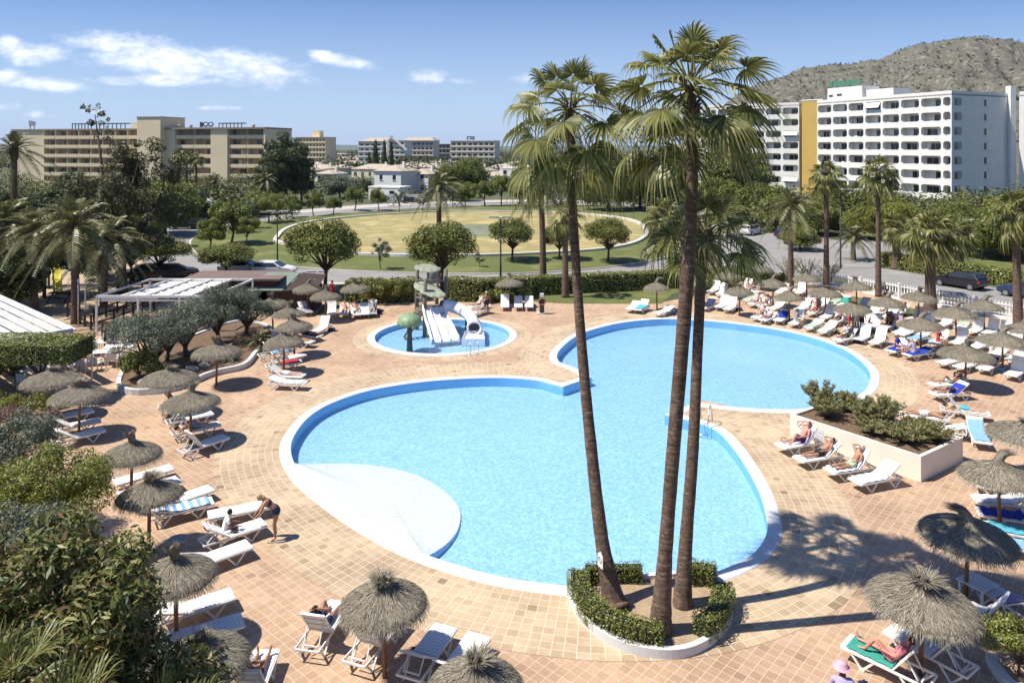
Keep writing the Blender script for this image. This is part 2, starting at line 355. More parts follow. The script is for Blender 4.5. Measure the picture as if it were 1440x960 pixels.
def pool_floor_mat(name, a, b_, c):
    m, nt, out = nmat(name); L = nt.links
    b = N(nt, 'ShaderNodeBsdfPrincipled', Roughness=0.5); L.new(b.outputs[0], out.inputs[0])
    tc = N(nt, 'ShaderNodeTexCoord'); v = N(nt, 'ShaderNodeTexVoronoi', Scale=11.0, Randomness=0.8); L.new(tc.outputs['Object'], v.inputs['Vector'])  # random cell tones put the water's caustic sparkle into the floor colour
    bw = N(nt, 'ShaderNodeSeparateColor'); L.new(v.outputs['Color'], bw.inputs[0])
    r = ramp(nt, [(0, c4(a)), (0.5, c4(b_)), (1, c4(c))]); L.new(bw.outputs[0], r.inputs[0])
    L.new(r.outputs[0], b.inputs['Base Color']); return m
M_poolfloor = pool_floor_mat('pool_caustic_speckle', (0.235,0.455,0.70), (0.295,0.515,0.75), (0.385,0.60,0.80))  # light and dark blues painted in for sparkle under rippled water
M_beach = pool_floor_mat('white_pool_speckle', (0.60,0.605,0.56), (0.63,0.635,0.59), (0.67,0.675,0.63))  # same painted cell speckle in near whites
def water_mat():
    m, nt, out = nmat('pool_water'); L = nt.links
    tc = N(nt, 'ShaderNodeTexCoord')
    n = N(nt, 'ShaderNodeTexNoise', Scale=7.0, Detail=3, Roughness=0.6, Distortion=1.2); L.new(tc.outputs['Object'], n.inputs['Vector'])
    n2 = N(nt, 'ShaderNodeTexNoise', Scale=0.9, Detail=3, Roughness=0.5); L.new(tc.outputs['Object'], n2.inputs['Vector'])
    bp = N(nt, 'ShaderNodeBump', Strength=0.55, Distance=0.05); L.new(n.outputs[0], bp.inputs['Height'])
    bp2 = N(nt, 'ShaderNodeBump', Strength=0.25, Distance=0.15); L.new(n2.outputs[0], bp2.inputs['Height']); L.new(bp.outputs[0], bp2.inputs['Normal'])
    fr = N(nt, 'ShaderNodeFresnel', IOR=1.33); L.new(bp2.outputs[0], fr.inputs['Normal'])
    t = N(nt, 'ShaderNodeBsdfTransparent', Color=(0.93, 0.975, 1.0, 1)); g = N(nt, 'ShaderNodeBsdfGlossy', Roughness=0.03); L.new(bp2.outputs[0], g.inputs['Normal'])
    mx = N(nt, 'ShaderNodeMixShader'); L.new(fr.outputs[0], mx.inputs[0]); L.new(t.outputs[0], mx.inputs[1]); L.new(g.outputs[0], mx.inputs[2]); L.new(mx.outputs[0], out.inputs[0])
    return m
M_water = water_mat()

# ---------------------------------------------------------------- pools, terrace, terrain
pool_px = [(393,640),(399,612),(424,583),(462,562),(520,544),(600,532),(690,527),(755,530),(790,538),(817,529),(800,519),(775,508),(776,492),(802,471),(835,459),(880,450),(940,446),(1010,450),(1090,460),(1150,473),(1200,492),(1232,517),(1237,538),(1224,556),(1190,571),(1150,578),(1100,580),(1040,577),(985,571),(957,582),(990,590),(1022,604),(1046,628),(1070,662),(1090,700),(1100,740),(1095,765),(1075,789),(1030,812),(960,832),(880,840),(800,837),(700,823),(620,801),(560,778),(500,745),(450,710),(410,675)]
pool_raw = GP(pool_px, 0.03)
pool = ccw(smooth_closed(pool_raw, 6, corners=(8, 9, 28, 29)))
pool_in = offset(pool, -0.47)
kc = (-4.6, 49.2); kids_poly = [(kc[0]+4.95*math.cos(2*PI*i/72), kc[1]+4.95*math.sin(2*PI*i/72)) for i in range(72)]
kids_in = [(kc[0]+4.45*math.cos(2*PI*i/72), kc[1]+4.45*math.sin(2*PI*i/72)) for i in range(72)]
terr_px = [(-260,1200),(-160,700),(-60,560),(20,500),(60,470),(130,440),(230,425),(360,422),(500,420),(640,414),(800,424),(930,425),(1000,412),(1040,396),(1100,397),(1150,400),(1211,411),(1318,431),(1427,451),(1560,480),(1700,540),(1900,700),(2100,1250)]
terrace = ccw(GP(terr_px))
big = [(-9000,-400),(9000,-400),(9000,12000),(-9000,12000)]
sheet('terrain', big, [terrace[::-1]], 0.0, M_land)
tile_o = sheet('terrace', terrace, [offset(pool, -0.02)[::-1], offset(ccw(kids_poly), -0.02)[::-1]], 0.0, M_tile)
def uvstrip(name, pts, d, z, mat, closed):
    """band of tiles laid along a pool edge"""
    o2 = offset(pts, d, closed); mb = MB(); n = len(pts); m = n if closed else n-1
    me_v = [(x,y,z) for x,y in pts]+[(x,y,z) for x,y in o2]
    fs = [(i, n+i, n+(i+1)%n, (i+1)%n) for i in range(m)]
    mb.add(me_v, fs); me = mb.mesh(name, mat); uvl = me.uv_layers.new(name='UVMap'); s = [0]
    for i in range(m): s.append(s[-1]+np.hypot(pts[(i+1)%n][0]-pts[i][0], pts[(i+1)%n][1]-pts[i][1])*(1+ (0.04 if d > 1 else 0)))
    for p in me.polygons:
        i = p.index
        for li, (a, b) in zip(p.loop_indices, ((s[i],0),(s[i],d),(s[i+1],d),(s[i+1],0))): uvl.data[li].uv = (a, b)
    o = bpy.data.objects.new(name, me); COL.objects.link(o); return tag(o, kind='structure')
# index ranges of the two lobes on the ccw outline
ip = lambda p: min(range(len(pool)), key=lambda i: (pool[i][0]-p[0])**2+(pool[i][1]-p[1])**2)
iA = ip(pool_raw[8]); iB = ip(pool_raw[29]); iC = ip(pool_raw[28]); iD = ip(pool_raw[9])
def span(a, b):
    out = []; i = a
    while True:
        out.append(pool[i])
        if i == b: break
        i = (i+1) % len(pool)
    return out
uvstrip('terrace_band', span(iA, iB), 2.5, 0.008, M_tilering, False)
uvstrip('terrace_band', span(iC, iD), 1.9, 0.004, M_tilering, False)
uvstrip('terrace_band', ccw(kids_poly), 0.95, 0.004, M_tilering, True)

def make_pool(name, outer, inner, depth, wz, label, beach=None):
    t = thing(name, label, 'pool', (0, 0, 0))
    mb = MB(); ring_strip(outer, offset(outer, -0.03), 0.0, 0.035, mb); ring_strip(offset(outer, -0.03), offset(inner, 0.02), 0.035, 0.035, mb); ring_strip(offset(inner, 0.02), inner, 0.035, 0.01, mb)
    mb.build('coping', M_coping, t)
    mw = MB(); n = len(inner); mw.add([(x,y,0.01) for x,y in inner]+[(x,y,-depth) for x,y in inner], [(i,(i+1)%n,n+(i+1)%n,n+i) for i in range(n)]); mw.build('wall', M_poolwall, t)
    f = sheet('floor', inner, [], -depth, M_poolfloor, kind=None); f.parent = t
    wt = sheet('water', inner, [], -wz, M_water, kind=None); wt.parent = t
    return t
P1 = make_pool('swimming_pool', pool, pool_in, 0.46, 0.06, 'large free-form blue swimming pool with white rim and white shallow corner')
P2 = make_pool('paddling_pool', ccw(kids_poly), ccw(kids_in), 0.32, 0.06, 'small round blue paddling pool with slides, behind the large pool')
# white shallow entry: bounded by the pool rim and a curve through the water
bpx = [(417,653),(450,648),(500,645),(545,648),(590,659),(625,679),(646,704),(645,730),(632,752),(610,772),(590,786)]
curve = smooth_open(GP(bpx, -0.12), 6)
ia = min(range(len(pool_in)), key=lambda i: (pool_in[i][0]-curve[0][0])**2+(pool_in[i][1]-curve[0][1])**2)
ib = min(range(len(pool_in)), key=lambda i: (pool_in[i][0]-curve[-1][0])**2+(pool_in[i][1]-curve[-1][1])**2)
edge = []; i = ia
while True:
    edge.append(offset(pool_in, -0.004)[i])
    if i == ib: break
    i = (i+1) % len(pool_in)
bpoly = edge+curve[::-1][1:-1] if len(edge) < len(pool_in)/2 else None
if bpoly:
    mb = MB(); me_ = len(edge)
    zz = lambda k: -0.035 if k < me_ else -0.035-.385*math.sin(PI*(k-me_+1)/(len(bpoly)-me_+1))**.6
    cen = (sum(p[0] for p in bpoly)/len(bpoly), sum(p[1] for p in bpoly)/len(bpoly)); n = len(bpoly)
    mid = [((p[0]+cen[0])/2, (p[1]+cen[1])/2) for p in bpoly]
    skirt = []
    for k, p in enumerate(bpoly):
        q = offset(ccw(bpoly), 1.0 if 0 else .0)[0]
        dx, dy = p[0]-cen[0], p[1]-cen[1]; dl = math.hypot(dx, dy); skirt.append((p[0]+(dx/dl*.03 if k >= me_ else 0), p[1]+(dy/dl*.03 if k >= me_ else 0)))
    vs = [(p[0],p[1],zz(k)) for k,p in enumerate(bpoly)]+[(p[0],p[1],(zz(k)-0.20)/2) for k,p in enumerate(mid)]+[(cen[0],cen[1],-0.20)]+[(p[0],p[1],-0.458) for p in skirt]
    fs = [(k,(k+1)%n,n+(k+1)%n,n+k) for k in range(n)]+[(n+k,n+(k+1)%n,2*n) for k in range(n)]
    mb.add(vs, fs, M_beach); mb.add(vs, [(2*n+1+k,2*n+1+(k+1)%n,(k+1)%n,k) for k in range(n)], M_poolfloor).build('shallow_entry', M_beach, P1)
# hand rails of the ladders
def rail(parent, p, dirv, w=0.5):
    d = Vector((*dirv, 0)).normalized(); sd = Vector((-d.y, d.x, 0)); p = Vector(p); mb = MB()
    for s in (-1, 1):
        q = p+sd*w/2*s
        mb.tube([q-d*0.55, q-d*0.5+Vector((0,0,0.55)), q-d*0.2+Vector((0,0,0.85)), q+d*0.15+Vector((0,0,0.75)), q+d*0.38+Vector((0,0,0.2)), q+d*0.4+Vector((0,0,-0.4))], 0.022, 6)
    mb.bar(p+d*0.4-sd*w/2+Vector((0,0,-.3)), p+d*0.4+sd*w/2+Vector((0,0,-.3)), 0.06, 0.03); mb.build('ladder', M_steel, parent, True)
rail(P1, G(990, 597), (-0.5, -1)); rail(P2, G(664, 497), (-0.35, 1))
# gutter-side inner ledge of round pool fountain
# ---------------------------------------------------------------- vegetation
def rot_frames(nrm, rng):
    """two unit vectors spanning each leaf plane"""
    r = rng.normal(size=nrm.shape); a = np.cross(nrm, r); a /= np.linalg.norm(a, axis=1)[:, None]+1e-9
    return a, np.cross(nrm, a)
def leaf_cloud(clumps, n, ll, lw, seed=0, up=0.35, shell=0.55, fold=False):
    """n leaf-sized faces through the volume of ellipsoid clumps; returns verts, quads"""
    rng = np.random.default_rng(seed); C = np.array(clumps, float); wgt = np.prod(C[:, 3:], axis=1)**0.72; wgt /= wgt.sum()
    k = rng.choice(len(C), n, p=wgt); d = rng.normal(size=(n, 3)); d /= np.linalg.norm(d, axis=1)[:, None]
    rad = shell+(1-shell)*rng.random(n)**0.6; rad = np.where(rng.random(n) < 0.12, rad*1.12, rad)
    p = C[k, :3]+d*C[k, 3:]*rad[:, None]
    nr = d*0.8+np.array([0, 0, up])+rng.normal(size=(n, 3))*0.55; nr /= np.linalg.norm(nr, axis=1)[:, None]
    a, b = rot_frames(nr, rng); s = rng.uniform(0.65, 1.3, n)[:, None]
    v = np.stack([p-a*ll/2*s, p+b*lw/2*s, p+a*ll/2*s, p-b*lw/2*s], 1).reshape(-1, 3)
    return v, np.arange(n*4).reshape(-1, 4)
def dome_clumps(rx, ry, rz, n, rc, seed=0, zmin=-0.25, c=(0, 0, 0), fill=0.25, flat=0.8):
    rng = random.Random(seed); out = []
    for i in range(n):
        while 1:
            d = Vector((rng.gauss(0,1), rng.gauss(0,1), rng.gauss(0,1))).normalized()
            if d.z > zmin: break
        q = rng.uniform(0.72, 1.02) if rng.random() > fill else rng.uniform(0.2, 0.7); r = rc*rng.uniform(0.65, 1.35)
        out.append((c[0]+d.x*rx*q, c[1]+d.y*ry*q, c[2]+d.z*rz*q, r, r*rng.uniform(.8,1.2), r*flat))
    return out
def branchy(mb, base, tips, r0, fork, mat=None, seed=0, n=7):
    """a tapered trunk to fork with limbs to the tips"""
    rng = random.Random(seed); b = Vector(base); f = Vector(fork); mid = b.lerp(f, .5)+Vector((rng.uniform(-.1,.1), rng.uniform(-.1,.1), 0))*(f-b).length*.4
    mb.tube([b, mid, f], [r0*1.25, r0*.95, r0*.8], n, mat)
    for t in tips:
        t = Vector(t); m = f.lerp(t, .5)+Vector((rng.uniform(-.12,.12), rng.uniform(-.12,.12), rng.uniform(-.05,.1)))*(t-f).length
        mb.tube([f-Vector((0,0,r0*.5)), m, t], [r0*.62, r0*.36, r0*.1], 5, mat)
L_pine = leafmat('pine_leaves', [(0.055, 0.073, 0.018), (0.111, 0.134, 0.03), (0.185, 0.196, 0.042), (0.247, 0.247, 0.06), (0.074, 0.104, 0.022)], 0.6, 0.15)
L_green = leafmat('green_leaves', [(0.054, 0.083, 0.018), (0.109, 0.143, 0.026), (0.181, 0.21, 0.039), (0.271, 0.27, 0.058), (0.081, 0.113, 0.023)], 0.5, 0.25)
L_lime = leafmat('yellow_green_leaves', [(0.071, 0.097, 0.017), (0.152, 0.183, 0.028), (0.235, 0.247, 0.044), (0.305, 0.301, 0.077), (0.117, 0.139, 0.022)], 0.5, 0.25)
L_hedge = leafmat('hedge_leaves', [(0.051, 0.075, 0.016), (0.112, 0.144, 0.023), (0.223, 0.237, 0.039), (0.324, 0.321, 0.065), (0.101, 0.118, 0.026)], 0.4, 0.2, 0.5)
L_olive = leafmat('olive_leaves', [(0.062, 0.081, 0.048), (0.112, 0.138, 0.084), (0.188, 0.213, 0.138), (0.275, 0.3, 0.216), (0.088, 0.106, 0.06)], 0.55, 0.15)
L_dark = leafmat('dark_leaves', [(0.023, 0.037, 0.012), (0.049, 0.07, 0.019), (0.078, 0.101, 0.03), (0.128, 0.138, 0.045)], 0.55, 0.1)
L_euc = leafmat('eucalyptus_leaves', [(0.04, 0.043, 0.018), (0.073, 0.077, 0.03), (0.119, 0.116, 0.048), (0.185, 0.154, 0.071), (0.066, 0.085, 0.033)], 0.5, 0.15)
L_big = leafmat('glossy_leaves', [(0.03, 0.05, 0.012), (0.075, 0.101, 0.022), (0.165, 0.18, 0.043), (0.375, 0.345, 0.121), (0.105, 0.107, 0.031), (0.225, 0.122, 0.048)], 0.5, 0.25, 0.35)
L_greyb = leafmat('grey_green_leaves', [(0.048, 0.066, 0.04), (0.096, 0.12, 0.075), (0.156, 0.18, 0.115), (0.24, 0.252, 0.172), (0.072, 0.084, 0.057)], 0.6, 0.1)
L_olean = leafmat('oleander_leaves', [(0.075, 0.109, 0.039), (0.169, 0.202, 0.069), (0.281, 0.302, 0.116), (0.45, 0.403, 0.185), (0.338, 0.202, 0.116)], 0.5, 0.2)
L_fan = leafmat('fan_palm_leaves', [(0.053, 0.068, 0.017), (0.106, 0.123, 0.028), (0.198, 0.209, 0.057), (0.356, 0.32, 0.114), (0.132, 0.148, 0.038)], 0.42, 0.35, 0.4)
L_date = leafmat('date_palm_leaves', [(0.053, 0.065, 0.024), (0.105, 0.116, 0.044), (0.18, 0.181, 0.072), (0.3, 0.275, 0.121), (0.135, 0.123, 0.044)], 0.42, 0.15, 0.4)
L_dryleaf = leafmat('dry_leaves', [(0.10,0.06,0.03),(0.20,0.13,0.07),(0.32,0.23,0.13)], 0.8, 0.1)
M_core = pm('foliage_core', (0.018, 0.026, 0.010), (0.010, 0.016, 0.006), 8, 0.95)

def proto_tree(kind, seed):
    """(trunk mesh, crown mesh) about the foot of the trunk"""
    rng = random.Random(seed); mb = MB()
    if kind == 'pine':       # wide rounded stone pine, r 3.3, height 6.2
        cl = dome_clumps(2.8, 2.8, 1.75, 70, 0.82, seed, -0.6, (0,0,4.0)); tips = [(c[0]*.8, c[1]*.8, c[2]-.3) for c in cl[::4]]
        branchy(mb, (0,0,0), tips, 0.17, (0.1,0,1.9), seed=seed); v, f = leaf_cloud(cl, 20000, 0.20, 0.10, seed); m = L_pine
    elif kind == 'round':    # broadleaf street tree r 2, height 4.8
        cl = dome_clumps(1.75, 1.6, 1.35, 30, 0.6, seed, -0.8, (0,0,2.75)); tips = [(c[0]*.7, c[1]*.7, c[2]) for c in cl[::4]]
        branchy(mb, (0,0,0), tips, 0.11, (0.25,0,1.2), seed=seed); v, f = leaf_cloud(cl, 7000, 0.22, 0.12, seed); m = L_green
    elif kind == 'lime':
        cl = dome_clumps(2.3, 2.3, 1.5, 36, 0.62, seed, -0.5, (0,0,3.0)); tips = [(c[0]*.7, c[1]*.7, c[2]) for c in cl[::4]]
        branchy(mb, (0,0,0), tips, 0.12, (0,0.1,1.4), seed=seed); v, f = leaf_cloud(cl, 8000, 0.22, 0.12, seed); m = L_lime
    elif kind == 'airy':     # thin loose young tree
        cl = dome_clumps(1.5, 1.5, 1.7, 22, 0.42, seed, -0.8, (0,0,3.1)); tips = [(c[0]*.8, c[1]*.8, c[2]) for c in cl[::2]]
        branchy(mb, (0,0,0), tips, 0.08, (0.1,0,1.3), seed=seed); v, f = leaf_cloud(cl, 2600, 0.20, 0.10, seed); m = L_greyb
    elif kind == 'tall':     # dense dark evergreen r 4, height 11
        cl = dome_clumps(3.4, 3.4, 4.4, 70, 1.0, seed, -0.95, (0,0,6.2)); tips = [(c[0]*.6, c[1]*.6, c[2]) for c in cl[::7]]
        branchy(mb, (0,0,0), tips, 0.3, (0,0,2.6), seed=seed); v, f = leaf_cloud(cl, 17000, 0.36, 0.17, seed); m = L_dark
    elif kind == 'bluff':    # big mid green tree r 5
        cl = dome_clumps(4.1, 4.1, 3.1, 74, 1.35, seed, -0.85, (0,0,4.3)); tips = [(c[0]*.6, c[1]*.6, c[2]) for c in cl[::6]]
        branchy(mb, (0,0,0), tips, 0.26, (0,0,2.0), seed=seed); v, f = leaf_cloud(cl, 18000, 0.38, 0.2, seed); m = L_green
    elif kind == 'cypress':  # slim tall conifer r 1.6, height 12
        cl = [(rng.uniform(-.5,.5)*(1-z/13), rng.uniform(-.5,.5)*(1-z/13), z, 1.5*(1-z/13.5)+.2, 1.5*(1-z/13.5)+.2, .9) for z in np.linspace(1.5, 11.6, 26)]
        branchy(mb, (0,0,0), [(0,0,9)], 0.22, (0,0,2), seed=seed); v, f = leaf_cloud(cl, 7000, 0.42, 0.18, seed); m = L_dark
    elif kind == 'olive':    # grey green, low forked, r 2.3, height 3.4
        cl = dome_clumps(2.0, 1.9, 1.15, 44, 0.48, seed, -0.45, (0,0,2.2)); tips = [(c[0]*.75, c[1]*.75, c[2]-.1) for c in cl[::3]]
        branchy(mb, (0,0,0), tips, 0.16, (0.1,0.1,0.7), seed=seed); v, f = leaf_cloud(cl, 16000, 0.105, 0.042, seed); m = L_olive
    elif kind == 'eucalyptus':
        cl = []
        for (x,y,z,r) in [(0,0,8,2.6),(-2.6,0,6.5,2.2),(2.9,.5,7.2,2.4),(-1.2,1,10.3,2.0),(1.5,-.5,10.6,1.9),(3.4,0,9.6,1.6),(-3.6,.3,8.6,1.5),(0,-1,5,2.4),(2.4,-1,4.6,2.0),(-2.9,-1.2,4.3,1.7),(-2.1,0,13.4,.75),(-2.7,0,14.3,.65),(-1.6,0,12.4,.7)]:
            cl += dome_clumps(r, r, r*.85, int(5+r*4), r*.3, seed+int(z*10), -1, (x,y,z))
        branchy(mb, (0,0,0), [(-2.6,0,6.5),(2.9,.5,7.2),(-1.2,1,10.3),(1.5,-.5,10.6),(3.4,0,9.6),(-3.6,.3,8.6),(-2.3,0,13.8),(0,0,8)], 0.34, (0,0,3.4), seed=seed)
        v, f = leaf_cloud(cl, 24000, 0.26, 0.10, seed); m = L_euc
    elif kind == 'shrub':    # low rounded bush r 1
        cl = dome_clumps(.82, .82, .62, 22, .3, seed, -.15, (0,0,.45)); branchy(mb, (0,0,0), [(c[0]*.6,c[1]*.6,c[2]) for c in cl[::3]], 0.05, (0,0,.2), seed=seed)
        v, f = leaf_cloud(cl, 5000, 0.11, 0.06, seed); m = L_hedge
    tm = mb.mesh('trunk', M_bark, True); cm = npmesh('crown', v, f, m)
    return tm, cm
PT = {}
def tree(kind, loc, s, label, group=None, seed=0, rz=None, cat='tree', name=None, mat=None, zs=1.0):
    key = (kind, seed % 2, mat.name if mat else '')
    if key not in PT:
        tm, cm = proto_tree(kind, 11+seed % 2*7)
        if mat: cm.materials[0] = mat
        PT[key] = (tm, cm)
    nm = name or {'pine':'pine_tree','round':'street_tree','lime':'bushy_tree','airy':'young_tree','tall':'evergreen_tree','bluff':'leafy_tree','cypress':'cypress_tree','olive':'olive_tree','eucalyptus':'eucalyptus_tree','shrub':'bush'}[kind]
    t = thing(nm, label, cat, loc, (0.0 if kind == 'eucalyptus' else seed*1.7) if rz is None else rz, group); t.scale = (s*(1+.13*math.sin(seed*2.7)), s*(1+.13*math.cos(seed*1.9)), s*zs*(1+.07*math.sin(seed*4.1))); t.rotation_euler[0] = .05*math.sin(seed*3.3)
    put('trunk', PT[key][0], t); put('crown', PT[key][1], t); return t

def fan_leaf(rng, p0, d0, Lp, Lb, sag, nseg=34, wind=0.12, spread=2.1, thin=1.0):
    """fan palm leaf: returns petiole curve points and blade quads (np)"""
    d0 = np.array(d0, float); d0 /= np.linalg.norm(d0); p0 = np.array(p0, float)
    ts = np.linspace(0, 1, 6); pet = [p0+d0*Lp*t-np.array([0,0,1])*sag*Lp*t*t*.5 for t in ts]
    f = pet[-1]-pet[-2]; f /= np.linalg.norm(f); up = np.array([0,0,1.0])
    s = np.cross(f, up); s /= np.linalg.norm(s)+1e-9; n = np.cross(s, f)
    roll = rng.uniform(-.6,.6); s2 = s*math.cos(roll)+n*math.sin(roll); n = n*math.cos(roll)-s*math.sin(roll); s = s2
    V = []; Q = []; da = 2*spread/nseg; fr = [0.05, .3, .55, .72, .88, 1.0]; wd = [.25, .95, 1.0, .5, .26, .04]
    for k in range(nseg):
        a = -spread+(k+.5)*da; L_ = Lb*(.70+.30*math.cos(a*.6))*rng.uniform(.9, 1.08); dirv = f*math.cos(a)+s*math.sin(a)+n*(.18-.20*abs(math.sin(a))); dirv /= np.linalg.norm(dirv)
        tg = -f*math.sin(a)+s*math.cos(a); w = tg+n*(.55 if k % 2 else -.55); w /= np.linalg.norm(w); dr = rng.uniform(.75, 1.25); i0 = len(V); curl = rng.uniform(-.1,.1)
        for r, wq in zip(fr, wd):
            q = max(0, r-.38)/.62
            pp = pet[-1]+dirv*L_*(r-.16*q*q)+np.array([0,0,-1])*L_*.60*dr*sag*q**1.9+np.array([wind,0,0])*L_*q**2+tg*curl*L_*q*q
            hw = L_*.55*da*.42*wq*thin; V += [pp-w*hw, pp+w*hw]
        for j in range(len(fr)-1): Q.append((i0+2*j, i0+2*j+1, i0+2*j+3, i0+2*j+2))
    return pet, V, Q
def fan_crown_frond_meshes(seed, n, Lp, Lb, down=-35, up=82, wind=.12, nseg=34, thin=1.0):
    rng = random.Random(seed); out = []
    for i in range(n):
        t = i/(n-1); elv = math.radians(up+(down-up)*t**0.85+rng.uniform(-8,8)); a = i*2.39996+rng.uniform(-.2,.2); k = .72+.28*min(1, t*2)
        d = (math.cos(elv)*math.cos(a), math.cos(elv)*math.sin(a), math.sin(elv)); p0 = (.12*math.cos(a), .12*math.sin(a), .25-.5*t)
        pet, V, Q = fan_leaf(rng, p0, d, Lp*k*rng.uniform(.85,1.15), Lb*k*rng.uniform(.88,1.1), .35+.60*t+rng.uniform(-.1,.2), nseg, wind, 2.1 if thin == 1 else 1.3, thin)
        mb = MB(); mb.tube(pet, [.035,.028,.024,.02,.017,.014], 4); nv = len(mb.v); mb.add(V, Q); out.append(mb)
    return out
def trunk_mesh(path, rads, n=14, seed=0, ringstep=.14):
    rng = random.Random(seed); P = smooth_open([(*p, r) for p, r in zip(path, rads)], 8); pts = []; rs = []
    for i, q in enumerate(P):
        pts.append(q[:3]); rs.append(q[3]*(1+rng.uniform(-.035,.035)))
    mb = MB().tube(pts, rs, n); return mb
def fan_palm(name, label, path, rads, Lp, Lb, n, seed, group=None, fronds_as_parts=False, down=-55, up=82, nseg=34, wind=.12, thin=1.0):
    base = Vector(path[0]); loc = [tuple(Vector(p)-base) for p in path]; t = thing(name, label, 'palm tree', base, 0, group)
    tk = trunk_mesh(loc, rads, 14 if fronds_as_parts else 9, seed).build('trunk', M_palmtrunk, t, True); top = Vector(loc[-1])
    rng = random.Random(seed+5); sb = MB(); r = rads[-1]
    for i in range(int(34)):     # old leaf bases round the top of the trunk
        a = i*2.4; z = -rng.uniform(.0, 1.0)*.9; p = top+Vector((math.cos(a)*r*.8, math.sin(a)*r*.8, z-.05)); sb.tube([p, p+Vector((math.cos(a)*.10, math.sin(a)*.10, .22)), p+Vector((math.cos(a)*.2, math.sin(a)*.2, .32))], [.035,.03,.012], 4)
    sb.build('leaf_bases', M_bark, t)
    ms = fan_crown_frond_meshes(seed, n, Lp, Lb, down, up, wind, nseg, thin)
    if fronds_as_parts:
        for m in ms: m.build('frond', L_fan, t, loc=top)
    else:
        big = MB()
        for m in ms: big.add(m.v, m.f)
        big.build('crown', L_fan, t, loc=top)
    return t
def date_crown(seed, n=34, Lf=2.6, nl=30, down=-35, up=80):
    rng = random.Random(seed); V = []; Q = []; mb = MB()
    for i in range(n):
        t = i/(n-1); elv = math.radians(up+(down-up)*t+rng.uniform(-6,6)); a = i*2.39996+rng.uniform(-.2,.2); L_ = Lf*rng.uniform(.88,1.08)*(.8+.2*min(1,2*t))
        h = Vector((math.cos(a), math.sin(a), 0)); d = h*math.cos(elv)+Vector((0,0,math.sin(elv))); pts = [Vector((0,0,0))+d*L_*s+Vector((0,0,-1))*L_*(.42+.2*t)*s*s+Vector((.05,0,0))*s*s*L_ for s in np.linspace(0,1,9)]
        mb.tube(pts, [.035,.03,.027,.024,.02,.016,.012,.009,.005], 3); side = h.cross(Vector((0,0,1)))
        for k in range(nl):
            s = .12+.88*k/nl; x = s*8; j = min(int(x), 7); p = pts[j].lerp(pts[j+1], x-j); fw = (pts[j+1]-pts[j]).normalized(); upv = side.cross(fw).normalized()*-1
            if upv.z < 0: upv = -upv
            ll = L_*.19*math.sin(PI*(.15+.8*s))**.7*rng.uniform(.85,1.1)
            for sg in (-1, 1):
                dd = (side*sg*.8+fw*.62+upv*.28+Vector((0,0,-rng.uniform(0,.25)))).normalized(); e = p+dd*ll+Vector((0,0,-ll*.22)); m = p+dd*ll*.5; wv = fw*.5+upv*sg*.15; wv = wv.normalized()*.018*(Lf/2.6+.5)
                mb.add([p-wv*.7, p+wv*.7, m+wv, m-wv, e], [(0,1,2,3),(3,2,4)])
    return mb
DC = {}
def date_palm(label, loc, h, s, seed=0, group=None, lean=(0,0), name='date_palm', tr=.24):
    if seed % 3 not in DC: DC[seed % 3] = date_crown(31+seed % 3).mesh('crown', L_date)
    t = thing(name, label, 'palm tree', loc, 0, group); path = [(0,0,0),(lean[0]*.3,lean[1]*.3,h*.5),(lean[0],lean[1],h)]
    trunk_mesh(path, [tr*1.3, tr, tr*.95], 9, seed).build('trunk', M_palmtrunk, t, True); rng = random.Random(seed); sb = MB()
    for i in range(40):
        a = i*2.4; z = h-.02*i*s; p = Vector((lean[0]+math.cos(a)*tr*.8, lean[1]+math.sin(a)*tr*.8, z)); sb.tube([p, p+Vector((math.cos(a)*.15, math.sin(a)*.15, .22))*s], [.05*s,.02*s], 4)
    sb.build('leaf_bases', M_bark, t); put('crown', DC[seed % 3], t, (lean[0], lean[1], h), seed*1.3, s); return t
